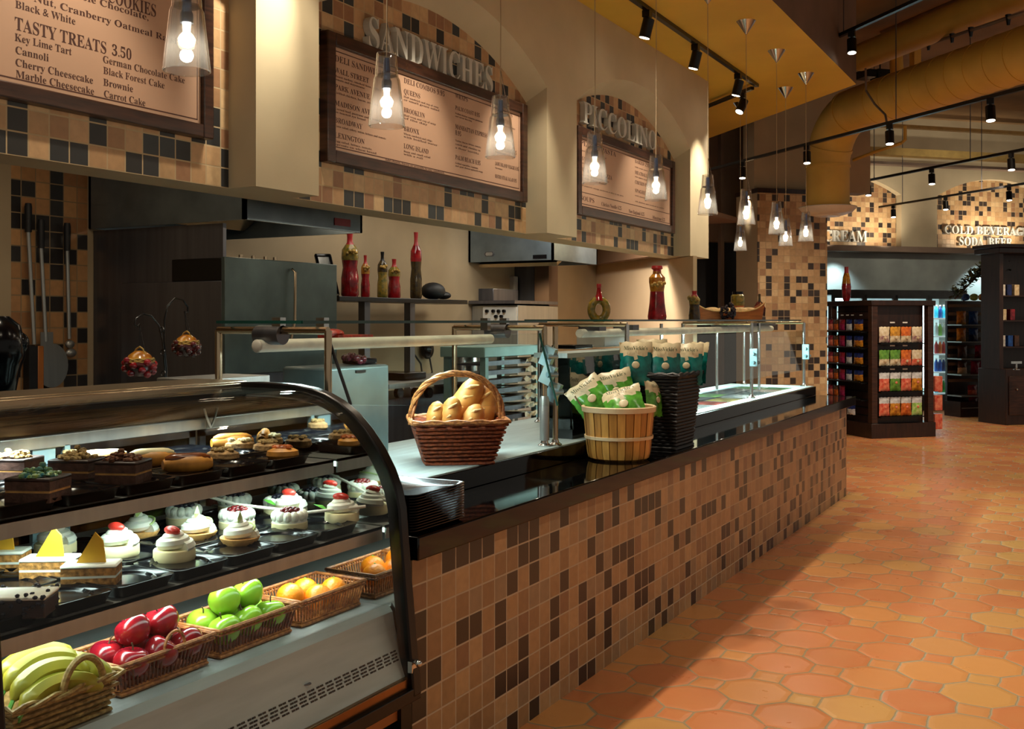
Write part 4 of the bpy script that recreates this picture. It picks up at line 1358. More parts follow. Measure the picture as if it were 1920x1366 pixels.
sgn = -1 if offset(prof, 0.02)[3][0] > prof[3][0] else 1
CB = -2.86
t = thing('pastry_case', 'curved glass pastry case with black arched end frames, full of cakes and fruit', 'display case', (-2.4, 2.05, 0))
case = t
mm('mirror', '#d8dcd8', rough=0.03, metal=1.0, var=0.0)
mm('header_reflections', '#5e4a38', rough=0.25, metal=0.9, var=0.25, scale=10, stretch=(1, 0.3, 14))  # brown tint and streaks stand in for reflections in the steel
mm('case_trim', '#8f6a44', rough=0.25, metal=1.0, var=0.1)
mm('deck_steel', '#b4bebc', rough=0.42, metal=0.55, var=0.06, scale=10, stretch=(3, 0.3, 3))
for y0, y1 in ((CY1 - 0.045, CY1), (CY0, CY0 + 0.045)):
    m = MB(); m.add(*sweep(prof, 0, sgn * 0.05, y0, y1)); m.build('arch_frame', 'black_metal', t, world=True, bevel=0.006, sharp=50)
inner = offset(prof, sgn * 0.045)
poly = [(p[0], p[1]) for p in inner] + [(CB, 1.375), (CB, 0.40)]
MB().extrude(poly, 'y', CY1 - 0.02, CY1 - 0.012).build('end_mirror', 'mirror', t, world=True, smooth=False)
MB().extrude(poly, 'y', CY1 - 0.011, CY1 - 0.001).build('end_panel', 'black_metal', t, world=True, smooth=False)
gp = offset(prof, sgn * 0.012)
m = MB()
g2 = offset(prof, sgn * 0.018)
m.add(*sweep(prof[1:-1], sgn * 0.012, sgn * 0.018, CY0 + 0.04, CY1 - 0.04))
m.build('curved_glass', 'case_glass', t, world=True, sharp=60)
MB().box(-2.636, -2.88, CY0 - 0.02, CY1 + 0.0, 1.362, 1.386).box(-2.62, -2.636, CY0, CY1, 1.350, 1.380).build('lid', 'brass_steel', t, world=True, bevel=0.004)
MB().box(-2.60, -2.62, CY0 + 0.03, CY1 - 0.03, 1.335, 1.352).build('lid_gasket', 'black_rubber', t, world=True)
MB().box(CB + 0.02, CB, CY0 + 0.02, CY1 - 0.02, 1.245, 1.362).build('back_header', 'header_reflections', t, world=True)
MB().box(CB + 0.05, CB, CY0 + 0.02, CY1 - 0.02, 1.205, 1.245).build('back_rail', 'steel', t, world=True, bevel=0.003)
M['door_glass'] = glass_mat('door_glass', (0.35, 0.37, 0.36), refl=0.3)
for (a, b, x) in ((CY0 + 0.03, 2.12, CB + 0.018), (2.06, CY1 - 0.03, CB + 0.004)):
    d_ = MB()
    for q in ((a, a + 0.03, 0.70, 1.205), (b - 0.03, b, 0.70, 1.205), (a, b, 0.70, 0.73), (a, b, 1.175, 1.205)):
        d_.box(x, x - 0.012, *q)
    dd = d_.build('sliding_door', 'dark_steel', t, world=True)
    m = MB().box(x - 0.004, x - 0.008, a + 0.03, b - 0.03, 0.73, 1.175)
    me_ = m.build('door_pane', 'door_glass', dd); me_.location = -t.location
m = MB().box(CB + 0.045, CB + 0.03, 2.07, 2.15, 0.9, 1.21).box(CB + 0.05, CB + 0.03, 2.18, 2.20, 0.7, 1.21)
m.build('shelf_standard', 'bracket_blue', t, world=True)
for (l_, r_, b_) in (((383, 766), (425, 764), (405, 808)), ((457, 768), (498, 763), (478, 806))):
    L3, R3, B3 = (P(*q, x=CB + 0.07) for q in (l_, r_, b_))
    pts = [L3 + (R3 - L3) * u + (B3 - (L3 + R3) / 2) * (1 - (2 * u - 1) ** 2) for u in [i / 12 for i in range(13)]]
    MB().tube(pts, 0.004, 8).build('light_cord', 'white_plastic', t, world=True)
S1X, S1Z, S2X, S2Z, DX, DZ_ = -2.22, 1.133, -2.02, 0.929, -2.0, 0.669
for (x, z, zb_) in ((S1X, S1Z, 1.088), (S2X, S2Z, 0.886)):
    s_ = MB().box(x, CB + 0.06, CY0 + 0.03, CY1 - 0.03, z - 0.008, z).box(x, x - 0.006, CY0 + 0.03, CY1 - 0.03, zb_, z)
    sh = s_.build('glass_shelf' if False else 'shelf', 'steel', t, world=True)
    l_ = MB().box(x - 0.012, x - 0.04, CY0 + 0.1, CY1 - 0.06, z - 0.03, z - 0.012).build('led_strip', 'led', sh)
    l_.location = -t.location
pts = [(-2.05, 2.72, 1.0), (-2.2, 2.60, 0.985), (-2.4, 2.5, 1.01), (-2.6, 2.46, 1.05)]
MB().tube(pts, 0.005, 8).build('light_cord', 'white_plastic', t, world=True)
MB().box(DX, CB + 0.02, CY0 + 0.03, CY1 - 0.02, DZ_ - 0.02, DZ_).build('deck', 'deck_steel', t, world=True)
sl_ = [(DX + 0.002, DZ_ + 0.012), (DX + 0.02, DZ_ - 0.01), (DX + 0.03, DZ_ - 0.06), (-1.935, 0.50), (-1.92, 0.46), (-1.97, 0.46), (DX - 0.01, DZ_ - 0.03)]
MB().extrude(sl_, 'y', CY0 + 0.03, CY1 - 0.03).build('front_apron', 'deck_steel', t, world=True, sharp=25)
vs_ = MB()
a0, a1 = Vector((DX + 0.03, 0, DZ_ - 0.06)), Vector((-1.935, 0, 0.50))
d_ = (a1 - a0).normalized(); nn = Vector((d_.z * -1, 0, d_.x)); nn = nn if nn.x > 0 else -nn
for i in range(34):
    y = CY0 + 0.09 + i * 0.04
    for r_ in range(4):
        for c_ in range(2):
            c = a0 + (a1 - a0) * (0.60 + r_ * 0.085) + nn * 0.0008 + Dy * (y + c_ * 0.016 + 0.004 * (r_ % 2))
            vs_.obox(c, (0, 1, 0), d_, nn, 0.0065, 0.0026, 0.0006)
vs_.build('air_slots', 'black_rubber', t, world=True, smooth=False)
MB().box(-1.905, -1.96, CY0, CY1 - 0.0, 0.425, 0.462).build('glass_sill', 'case_trim', t, world=True, bevel=0.004)
MB().box(-1.888, -1.98, CY0, CY1, 0.385, 0.428).build('bottom_trim', 'black_metal', t, world=True, bevel=0.004)
MB().box(-1.975, -2.0, CY0, CY1 - 0.01, 0.30, 0.385).build('wood_panel', 'amber_wood', t, world=True)
MB().box(-2.0, CB, CY0, CY1 + 0.04, 0.0, 0.64).box(-1.96, -2.0, CY1 - 0.01, CY1 + 0.05, 0.0, 0.385).build('plinth', 'black_metal', t, world=True)
hg = MB()
hc = P(768, 1240, y=CY1 - 0.03)
hg.cyl(hc, hc + Vector((0.03, 0.01, 0)), 0.008, 12).ell(hc + Vector((0.035, 0.0, 0.0)), 0.012, 0.012, 0.012, 12, 8).obox(hc + Vector((0.012, 0, -0.012)), (1, 0, 0), (0, 1, 0), (0, 0, 1), 0.008, 0.016, 0.018)
hg.build('glass_hinge', 'bright_steel', t, world=True)
MB().lathe([(0, -0.001), (0.012, -0.001), (0.012, 0.001), (0, 0.001)], seg=16).build('drain_plug', 'dark_steel', t).location = Vector((-1.955, 2.32, 0.565)) - t.location
light('AREA', 'case_light', (-2.68, 2.05, 1.345), 16, (0.86, 1.0, 0.96), aim=(-2.66, 2.05, 0.0), size=0.05, size_y=1.3, spread=110)
light('AREA', 'case_light', (S1X - 0.06, 2.05, S1Z - 0.035), 4.6, (0.80, 1.0, 0.94), aim=(S1X - 0.08, 2.05, 0.0), size=0.05, size_y=1.3, spread=140)
light('AREA', 'case_light', (S2X - 0.17, 2.05, S2Z - 0.025), 5.2, (0.90, 1.0, 0.94), aim=(S2X - 0.17, 2.05, 0.0), size=0.05, size_y=1.3, spread=140)

# ---- black plastic cake trays
def plate(h=0.026, s=0.092):
    m = MB()
    def rr(hx_, r, z, n=5):
        o = []
        for (cx, cy, a0) in ((hx_ - r, hx_ - r, 0), (-hx_ + r, hx_ - r, 90), (-hx_ + r, -hx_ + r, 180), (hx_ - r, -hx_ + r, 270)):
            for i in range(n):
                a = math.radians(a0 + 90 * i / (n - 1)); o.append((cx + r * math.cos(a), cy + r * math.sin(a), z))
        return o
    m.loft([rr(s * .86, .02, 0), rr(s * .97, .022, h), rr(s, .024, h + .003), rr(s * .95, .022, h + .004), rr(s * .86, s * .84, h - .004), rr(s * .78, s * .76, h - .001), rr(s * .72, s * .70, h - .006), rr(.01, .008, h - .006)])
    return m
PT = 0.020      # height of the tray's inner face
pl0 = None
def trays(z, xs, ys, nm, grp):
    global pl0
    k = 0
    rows = ['front', 'second', 'rear']
    for i, x in enumerate(xs):
        for j, y in enumerate(ys):
            if pl0 is None:
                pl0 = plate().build('cake_tray', 'black_plastic'); o = pl0
            else:
                o = pl0.copy(); COL.objects.link(o)
            o.location = (x, y, z + 0.0005)
            tag(o, 'black plastic cake tray, %s row of the %s' % (rows[i], nm), 'tray', '%s, %s row' % (grp, rows[i]))
ys = [1.44 + 0.19 * i for i in range(7)]
trays(S2Z, (-2.125, -2.325, -2.525), ys, 'lower cake shelf', 'trays on the lower cake shelf')
trays(S1Z, (-2.32, -2.51, -2.70), ys, 'upper cake shelf', 'trays on the upper cake shelf')

# ---- cakes
mm('cream', '#eef0e2', rough=0.45, var=0.05, scale=30, bump=0.2, sss=0.2)
mm('custard', '#ecdfae', rough=0.5, var=0.08, scale=30, sss=0.1)
mm('sponge', '#c58a45', rough=0.8, var=0.3, scale=90, bump=0.5)
mm('tart_crust', '#d9a35e', rough=0.7, var=0.15, scale=50, bump=0.3)
mm('chocolate', '#2c1712', rough=0.45, var=0.25, scale=30)
mm('brownie', '#5a3d33', rough=0.75, var=0.25, scale=60, bump=0.4)
mm('nut_crumb', '#b89a62', rough=0.8, var=0.35, scale=120, bump=1.0)
mm('choc_crumb', '#6b3f26', rough=0.8, var=0.4, scale=120, bump=1.0)
mm('candy_blue', '#2f7f8f', rough=0.3, var=0.5, scale=90, bump=0.6, col2='#8aa04a')
mm('strawberry', '#d8382c', rough=0.35, var=0.2, scale=60, bump=0.3)
mm('leaf', '#5fae3c', rough=0.4, var=0.25, scale=20)
mm('lime_slice', '#c2d98a', rough=0.35, var=0.15, scale=30)
mm('berry', '#6e1a1c', rough=0.25, var=0.4, scale=80)
mm('blueberry', '#1f2030', rough=0.4, var=0.3, scale=80)
mm('yellow_flag', '#efb52e', rough=0.5, var=0.1)
mm('glaze', '#7a3f1c', rough=0.2, var=0.3, scale=20)
mm('eclair_dough', '#d6923c', rough=0.5, var=0.2, scale=25)
mm('apricot', '#c9682e', rough=0.35, var=0.25, scale=40, bump=0.3)
mm('cookie', '#b08a5a', rough=0.8, var=0.3, scale=60, bump=0.6)

def swirl(m, r, h, n=3, seg=40):
    """piped cream: a spiral rope"""
    pts, rr = [], []
    N_ = seg * n // 2
    for i in range(N_ + 1):
        u = i / N_
        a = u * n * 2 * pi
        rad = r * (1 - u) ** 0.8 * 0.72
        pts.append((rad * math.cos(a), rad * math.sin(a), h * u * 0.85 + 0.006)); rr.append(max(0.003, r * 0.34 * (1 - 0.55 * u)))
    m.tube(pts, rr, 8)
    m.ell((0, 0, h * 0.35), r * 0.6, r * 0.6, h * 0.45, 14, 8)
def cone_petal(m, c, d, up, ln, w):
    d = Vector(d).normalized(); s_ = d.cross(Vector(up)).normalized(); c = Vector(c); n_ = s_.cross(d)
    m.add([c, c + d * ln * .5 + s_ * w + n_ * .003, c + d * ln, c + d * ln * .5 - s_ * w + n_ * .003, c + d * ln * .5 + n_ * .008, c + d * ln * .5 - n_ * .002],
          [(0, 4, 1), (1, 4, 2), (2, 4, 3), (3, 4, 0), (0, 1, 5), (1, 2, 5), (2, 3, 5), (3, 0, 5)])

def cake_round(t, r, h, base_m, layer=None):
    MB().lathe([(0, 0), (r * 0.97, 0), (r, 0.004), (r * 0.99, h * 0.9), (r * 0.95, h), (0, h)], seg=28).build('cake_base', base_m, t)

def key_lime_tart(lb, p):
    t = thing('key_lime_tart', lb, 'tart', p, random.uniform(-.3, .3), 'key lime tarts')
    MB().lathe([(0, 0), (0.040, 0), (0.049, 0.014), (0.049, 0.017), (0.044, 0.016), (0, 0.014)], seg=32).build('tart_shell', 'tart_crust', t)
    m = MB(); swirl(m, 0.046, 0.045, 3); m.xf(Matrix.Translation((0, 0, 0.014))); m.build('cream_swirl', 'cream', t)
    MB().tube([(0.036 * math.cos(a) + 0.0, 0.036 * math.sin(a), 0.034 + 0.012 * math.sin(a)) for a in [2 * pi * i / 20 for i in range(14)]], 0.003, 6).build('lime_peel', 'lime_slice', t)
    m = MB(); cone_petal(m, (0.0, -0.01, 0.045), (0.1, 0.1, 1), (1, 0, 0), 0.04, 0.012); m.build('lime_wedge', 'lime_slice', t)
    return t
def mousse_cake(lb, p, leaf=False):
    t = thing('mousse_cake', lb, 'cake', p, random.uniform(-.4, .4), 'cream mousse cakes with strawberry')
    cake_round(t, 0.048, 0.026, 'custard')
    m = MB(); swirl(m, 0.047, 0.044, 3); m.xf(Matrix.Translation((0, 0, 0.024))); m.build('cream_swirl', 'cream', t)
    MB().ell((0.0, -0.006, 0.068), 0.026, 0.013, 0.011, 12, 8).build('strawberry_slice', 'strawberry', t)
    if leaf:
        m = MB(); cone_petal(m, (-0.02, -0.03, 0.03), (-0.8, -0.3, 0.35), (0, 0, 1), 0.05, 0.015); m.build('mint_leaf', 'leaf', t)
    return t
def cheesecake(lb, p, top='berry'):
    t = thing('cheesecake', lb, 'cake', p, random.uniform(-.3, .3), 'round cheesecakes with a berry top')
    cake_round(t, 0.048, 0.02, 'custard')
    m = MB()
    for i in range(13):
        a = 2 * pi * i / 13
        m.ell((0.036 * math.cos(a), 0.036 * math.sin(a), 0.034), 0.014, 0.014, 0.016, 10, 6)
    m.lathe([(0, 0.018), (0.046, 0.018), (0.044, 0.04), (0, 0.042)], seg=24)
    m.build('cream_ring', 'cream', t)
    m = MB()
    for i in range(12):
        a, rr = i * 2.4, 0.007 * math.sqrt(i)
        m.ell((rr * math.cos(a), rr * math.sin(a), 0.046 + 0.006 * (1 - i / 12)), 0.008, 0.008, 0.007, 8, 6)
    m.build('berry_topping', top, t)
    return t
def carrot_slice(lb, p, rz=0.5):
    t = thing('carrot_cake', lb, 'cake', p, rz, 'carrot cake slices with yellow flags')
    m = MB()
    m.use('sponge').box(-0.055, 0.055, -0.03, 0.03, 0, 0.016).use('cream').box(-0.055, 0.055, -0.03, 0.03, 0.016, 0.021).use('sponge').box(-0.055, 0.055, -0.03, 0.03, 0.021, 0.036)
    m.build('cake_layers', None, t, smooth=False)
    MB().box(-0.057, 0.057, -0.031, 0.031, 0.036, 0.044).build('icing', 'cream', t, bevel=0.004)
    m = MB().extrude([(-0.03, 0.044), (0.03, 0.044), (0.024, 0.09), (0.008, 0.108)], 'y', -0.006, -0.001)
    m.build('paper_flag', 'yellow_flag', t, smooth=False)
    return t
def brownie(lb, p, top, rz=0.4):
    t = thing('brownie', lb, 'brownie', p, rz, 'square brownies with crumb toppings')
    m = MB().use('brownie').box(-0.042, 0.042, -0.036, 0.036, 0, 0.017).use('tart_crust').box(-0.041, 0.041, -0.035, 0.035, 0.017, 0.021).use('brownie').box(-0.042, 0.042, -0.036, 0.036, 0.021, 0.04)
    m.build('brownie_block', None, t, smooth=False)
    MB().box(-0.043, 0.043, -0.037, 0.037, 0.036, 0.043).build('chocolate_layer', 'chocolate', t, bevel=0.003)
    m = MB()
    for i in range(46):
        u = random.random(); a = random.uniform(0, 2 * pi); r = 0.034 * math.sqrt(u)
        m.ell((r * math.cos(a), r * math.sin(a), 0.044 + (1 - r / 0.036) * 0.024 * random.random()), 0.007, 0.006, 0.005, 6, 4, 0.2)
    m.build('crumb_topping', top, t)
    t.scale = (1.4,) * 3
    return t
def eclair(lb, p, rz=0.3, glaze='glaze'):
    t = thing('eclair', lb, 'pastry', p, rz, 'eclairs')
    N_ = 9
    MB().tube([(-0.06 + 0.12 * i / 8, 0.004 * math.sin(i), 0.02) for i in range(N_)], [0.012, 0.02, 0.022, 0.022, 0.022, 0.022, 0.022, 0.02, 0.012], 14).build('choux', 'eclair_dough', t)
    m = MB().tube([(-0.055 + 0.11 * i / 8, 0, 0.033) for i in range(N_)], [0.006, 0.013, 0.015, 0.015, 0.015, 0.015, 0.015, 0.013, 0.006], 12)
    m.build('glaze', glaze, t)
    return t
def pastry(lb, p, m1, m2, r=0.045):
    t = thing('danish_pastry', lb, 'pastry', p, random.uniform(0, 1))
    MB().lathe([(0, 0), (r * .85, 0), (r, 0.008), (r * .95, 0.02), (r * .6, 0.028), (0, 0.03)], seg=22, sy=0.75).build('dough', m1, t)
    m = MB()
    for i in range(20):
        a = random.uniform(0, 6.28); q = r * 0.62 * math.sqrt(random.random())
        m.ell((q * math.cos(a), q * math.sin(a) * .75, 0.03), 0.009, 0.008, 0.006, 6, 4, 0.2)
    m.build('topping', m2, t)
    return t
_th = thing
def thing(name, *a, **k):      # cakes are generous single portions
    o = _th(name, *a, **k)
    if name in ('key_lime_tart', 'mousse_cake', 'cheesecake', 'carrot_cake', 'eclair', 'danish_pastry', 'chocolate_cake'): o.scale = (1.17,) * 3
    return o
random.seed(11)
z2 = S2Z + PT
def q2(px, py): p = P(px, py, z=z2); return (p.x, min(p.y, 2.70), p.z)
carrot_slice('carrot cake slice with a yellow paper flag, nearest the glass', q2(172, 1092), 0.65)
carrot_slice('carrot cake slice with a flag, second from the case front', q2(95, 1080), 0.55)
carrot_slice('carrot cake slice cut by the left photo edge', q2(2, 1066), 0.6)
t = thing('chocolate_cake', 'dark chocolate cake slice with white icing at the lower left', 'cake', q2(36, 1150), 0.6)
MB().box(-0.06, 0.06, -0.04, 0.04, 0, 0.034).build('cake_slice', 'chocolate', t, bevel=0.003)
MB().box(-0.061, 0.061, -0.041, 0.041, 0.034, 0.041).build('icing', 'cream', t, bevel=0.003)
m = MB()
for i in range(60): m.ell((random.uniform(-.058, .058), random.choice((-0.041, 0.041, random.uniform(-.04, .04))), random.uniform(0.004, 0.046)), 0.005, 0.004, 0.004, 6, 4, 0.2)
m.build('chocolate_chips', 'blueberry', t)
mousse_cake('cream mousse cake with a strawberry slice, closest to the carrot cake', q2(327, 1048))
mousse_cake('cream mousse cake with strawberry behind the front carrot cake', q2(222, 1040))
mousse_cake('cream mousse cake at the left behind the second carrot cake', q2(104, 1036))
key_lime_tart('key lime tart with a lime wedge, nearest the shelf front', q2(450, 1018))
key_lime_tart('key lime tart in the middle of the lower shelf', q2(370, 1008))
t = key_lime_tart('key lime tart with a green leaf, left of the other tarts', q2(262, 1006))
m = MB(); cone_petal(m, (-0.02, -0.02, 0.03), (-0.5, -0.5, -0.05), (0, 0, 1), 0.06, 0.018); m.build('mint_leaf', 'leaf', t)
cheesecake('round cheesecake with red berries, nearest the shelf front', q2(543, 990))
cheesecake('round cheesecake with berries behind the front key lime tart', q2(444, 988))
cheesecake('round cheesecake with dark berries at the shelf middle', q2(345, 980), 'blueberry')
cheesecake('round cheesecake with dark berries near the mirrored case end', q2(536, 960), 'blueberry')
cheesecake('round cheesecake with a dark top at the back of the lower shelf', q2(440, 958), 'blueberry')
mousse_cake('cream mousse cake with a mint leaf near the mirrored case end', (-2.33, 2.68, z2), True)
mousse_cake('cream mousse cake with a mint leaf against the mirror, shelf front', (-2.13, 2.70, z2), True)
z1 = S1Z + PT
def q1(px, py): p = P(px, py, z=z1); return (max(p.x, -2.78), min(p.y, 2.7), p.z)
brownie('dark brownie with blue candy pieces, nearest the left edge', q1(72, 936), 'candy_blue')
brownie('brownie topped with dark chocolate crumbs', q1(232, 902), 'choc_crumb')
brownie('brownie topped with pale nuts beside the dark crumb one', q1(145, 898), 'nut_crumb')
brownie('pale nut brownie cut by the left photo edge', q1(28, 896), 'nut_crumb')
eclair('chocolate glazed eclair at the middle of the upper shelf', q1(352, 884), 0.9)
eclair('eclair behind the dark crumb brownie', q1(285, 874), 0.9, 'custard')
eclair('yellow eclair end showing between two brownies', q1(195, 876), 0.9, 'custard')
pastry('pale cookie pastry right of the glazed eclair', q1(418, 862), 'cookie', 'nut_crumb', 0.05)
pastry('orange apricot pastry near the upper shelf end', q1(530, 858), 'eclair_dough', 'apricot')
pastry('pale pastry at the back of the upper shelf', q1(468, 840), 'cookie', 'custard')
pastry('pale nutty pastry at the back right of the upper shelf', q1(556, 838), 'cookie', 'nut_crumb')
eclair('plain yellow eclair at the back right of the upper shelf', q1(540, 826), 0.9, 'eclair_dough')
pastry('nut pastry behind the left brownies on the upper shelf', q1(80, 862), 'cookie', 'nut_crumb')

thing = _th
# ---- fruit baskets on the deck
DT = DZ_ + 0.001
def fruit_basket(lb, y0, y1, m_, rim, x0=-2.075, handle=None, hh=0.075, rz=0, dx=0.21):
    yc, ln = (y0 + y1) / 2, y1 - y0
    return wicker_basket('fruit_basket', lb, (x0 - dx / 2, yc, DT), rz, dx - 0.03, ln - 0.04, dx, ln, hh, m_, rim, nrow=6, r=0.0042, handle=handle, cat='basket')
M['wicker_dark'] = weave_mat('dark_brown_wicker', '#7a3a1c', '#4a2210', (70, 70, 110), 0.45)
M['wicker_light'] = weave_mat('straw_wicker', '#b99a5c', '#7c6232', (70, 70, 110), 0.6)
t = fruit_basket('straw wicker basket with a loop handle holding bananas', 1.44, 1.73, 'wicker_light', 'wicker_light', hh=0.085, x0=-2.03)
MB().tube([(0.105, 0.04 + 0.055 * math.cos(a_), 0.08 + 0.075 * math.sin(a_)) for a_ in [pi * i / 14 for i in range(15)]], 0.0085, 8).build('loop_handle', 'wicker_light', t)
def stake_basket(lb, y0, y1, m_, rim, hh=0.08, dx=0.21, x0=-2.075):
    """willow basket of upright stakes between a plaited foot and a bound rim"""
    yc, ln_ = (y0 + y1) / 2, y1 - y0
    t = thing('fruit_basket', lb, 'basket', (x0 - dx / 2, yc, DT))
    def rg(w, d, z, n):
        per = [(w, -d), (w, d), (-w, d), (-w, -d)]
        o = []
        for i in range(4):
            a_, b_ = per[i], per[(i + 1) % 4]
            k = max(2, int(n * math.hypot(b_[0] - a_[0], b_[1] - a_[1]) / (4 * (w + d))))
            for j in range(k): o.append((a_[0] + (b_[0] - a_[0]) * j / k, a_[1] + (b_[1] - a_[1]) * j / k, z))
        return o
    w0, d0, w1, d1 = dx / 2 - .018, ln_ / 2 - .022, dx / 2 - .004, ln_ / 2 - .004
    s_ = MB()
    for p, q in zip(rg(w0, d0, 0.006, 78), rg(w1, d1, hh, 78)): s_.tube([p, q], 0.0032, 5)
    s_.build('stakes', m_, t)
    s_ = MB()
    for z, o in ((0.006, 0.004), (0.014, 0.001)): s_.tube(rg(w0 + o, d0 + o, z, 40), 0.0055, 6, closed=True)
    s_.build('foot_rim', rim, t)
    s_ = MB()
    for z, o, r in ((hh + .002, 0.002, .0062), (hh - .010, 0.001, .004)): s_.tube(rg(w1 + o, d1 + o, z, 40), r, 6, closed=True)
    s_.build('rim', rim, t)
    MB().box(-w0, w0, -d0, d0, 0.001, 0.004).build('bottom', m_, t)
    return t
t = stake_basket('dark red wicker basket holding red apples', 1.765, 2.085, 'wicker_dark', 'wicker_tan')
MB().tube([(0.10, 0.02 + 0.035 * math.cos(a_), 0.08 + 0.045 * math.sin(a_)) for a_ in [pi * i / 12 for i in range(13)]], 0.004, 6).build('loop_handle', 'wicker_tan', t)
stake_basket('brown wicker basket holding green apples', 2.10, 2.42, 'wicker_dark', 'wicker_tan')
stake_basket('light brown wicker basket holding oranges', 2.435, 2.755, 'wicker_tan', 'wicker_tan')
mm('apple_red', '#94141a', rough=0.18, var=0.35, scale=9, stretch=(3, 3, 0.6), col2='#5e0a1c')
mm('apple_green', '#86b42c', rough=0.22, var=0.12, scale=9)
mm('orange_skin', '#f08a12', rough=0.35, var=0.05, scale=140, bump=0.25)
mm('banana_skin', '#b3a32a', rough=0.4, var=0.12, scale=8, col2='#85892a')
mm('stem_brown', '#4a3820', rough=0.7)
def apple_proto(m_, nm):
    def mk(lb, p, grp, r=0.046):
        t = thing(nm, lb, nm.split('_')[-1], p, random.uniform(0, 6), grp)
        pr = []
        for i in range(17):
            a = -pi / 2 + pi * i / 16
            rr = math.cos(a) * (1 + 0.10 * math.sin(a))
            z = math.sin(a) * 0.92
            if i > 12: z -= 0.06 * (i - 12) ** 1.55 * 0.42
            if i < 3: z += 0.05 * (3 - i)
            pr.append((max(rr, 0) * r, z * r))
        MB().lathe(pr, seg=24, cap=False).build('skin', m_, t, sharp=80)
        MB().tube([(0, 0, r * 0.62), (0.002, 0.001, r * 0.95), (0.006, 0.002, r * 1.12)], 0.0022, 6).build('stem', 'stem_brown', t)
        t.rotation_euler = (random.uniform(-.5, .5), random.uniform(-.5, .5), random.uniform(0, 6))
        return t
    return mk
red = apple_proto('apple_red', 'red_apple')
green = apple_proto('apple_green', 'green_apple')
def qf(px, py, z): p = P(px, py, z=z); return (p.x, p.y, p.z)
random.seed(3)
GR, GG, GO = 'red apples in the dark wicker basket', 'green apples in the brown basket', 'oranges in the wicker basket'
rl = [((-2.12, 1.84, .735), 'red apple at the front left of its basket'), ((-2.115, 1.93, .738), 'red apple at the front middle of its basket'), ((-2.12, 2.025, .735), 'dark red apple at the front right of its basket'),
      ((-2.21, 1.84, .738), 'red apple at the back left of its basket'), ((-2.21, 1.935, .74), 'red apple at the back middle of its basket'), ((-2.21, 2.03, .738), 'dark red apple at the back right of its basket'),
      ((-2.165, 1.885, .80), 'red apple on top of the pile, left one'), ((-2.165, 1.98, .80), 'red apple on top of the pile, right one')]
for p, lb in rl: red(lb, p, GR)
gl = [((-2.12, 2.165, .735), 'green apple at the front left of its basket'), ((-2.12, 2.255, .738), 'green apple at the front middle of its basket'), ((-2.12, 2.35, .735), 'shaded green apple at the front right of its basket'),
      ((-2.21, 2.17, .738), 'green apple at the back left of its basket'), ((-2.21, 2.26, .738), 'green apple at the back middle of its basket'), ((-2.21, 2.35, .738), 'green apple at the back right of its basket'),
      ((-2.165, 2.21, .80), 'green apple on top of the pile, left one'), ((-2.165, 2.305, .80), 'green apple on top of the pile, right one')]
for p, lb in gl: green(lb, p, GG)
for p, lb in (((-2.17, 2.495, .745), 'bright orange at the left of its basket'), ((-2.125, 2.575, .73), 'orange lying lower at the front of its basket'), ((-2.2, 2.60, .735), 'orange at the back of its basket'), ((-2.14, 2.67, .73), 'orange by the mirrored end of the case')):
    t = thing('orange', lb, 'orange', p, 0, GO)
    MB().ell((0, 0, 0), 0.043, 0.043, 0.041, 24, 14).build('peel', 'orange_skin', t)
    MB().lathe([(0, 0.0405), (0.004, 0.041), (0.003, 0.043), (0, 0.0435)], seg=8).build('stem_button', 'leaf', t)
def banana(lb, c, rz, tilt, ln=0.19):
    t = thing('banana', lb, 'banana', c, rz, 'bananas in the straw basket')
    R = 0.13
    pts, rr = [], []
    for i in range(15):
        a = -0.85 + 1.7 * i / 14
        pts.append((R * math.sin(a), 0, R * math.cos(a) - R)); u = i / 14
        rr.append(0.019 * (min(1, u * 6 + 0.25)) * min(1, (1 - u) * 6 + 0.28) * 1.25)
    MB().tube(pts, rr, 7).build('peel', 'banana_skin', t, sharp=50)
    MB().tube([pts[0], (pts[0][0] - 0.014, 0, pts[0][2] - 0.016)], 0.005, 6).build('stem', 'leaf', t)
    t.rotation_euler = (tilt, 0, rz)
    return t
for i, (c, rz, tl_, lb) in enumerate([((-2.06, 1.575, .775), 1.45, -0.75, 'banana lowest at the front of the straw basket'), ((-2.095, 1.58, .80), 1.5, -0.5, 'banana second from the front of the bunch'), ((-2.13, 1.59, .815), 1.5, -0.25, 'banana in the middle of the bunch'),
                                     ((-2.165, 1.60, .82), 1.5, 0.0, 'banana fourth from the front of the bunch'), ((-2.12, 1.665, .79), 0.5, -0.3, 'bright yellow banana curving at the right of the bunch')]):
    banana(lb, c, rz, tl_)

# ================================================================ kitchen behind the counter
mm('red_badge', '#8a2a34', rough=0.4)
mm('green_steel', '#5c6a68', rough=0.38, metal=0.7, var=0.12, scale=5)
mm('hood_steel', '#7c8a92', rough=0.32, metal=0.85, var=0.1, scale=6)
t = thing('range_hood', 'dark steel hood over the pizza oven, just under the first pillar', 'hood', (-4.6, 4.7, 2.14))
MB().box(-5.19, -3.96, 4.19, 4.21, 2.14, 2.79).box(-5.19, -3.96, 5.20, 5.22, 2.14, 2.79).box(-3.96, -3.98, 4.19, 5.22, 2.14, 2.79).box(-5.17, -5.19, 4.19, 5.22, 2.14, 2.79).box(-5.19, -3.96, 4.19, 5.22, 2.6, 2.62).build('hood_shell', 'hood_steel', t, world=True)
MB().obox((-4.55, 4.7, 2.43), (0.8, 0, 0.5), (0, 1, 0), (-0.5, 0, 0.8), 0.45, 0.48, 0.02).build('filter', 'rack_steel', t, world=True)
MB().obox((-3.957, 5.02, 2.19), (0, 1, 0), (1, 0, 0), (0, 0, 1), 0.075, 0.003, 0.022).build('badge', 'red_badge', t, world=True)
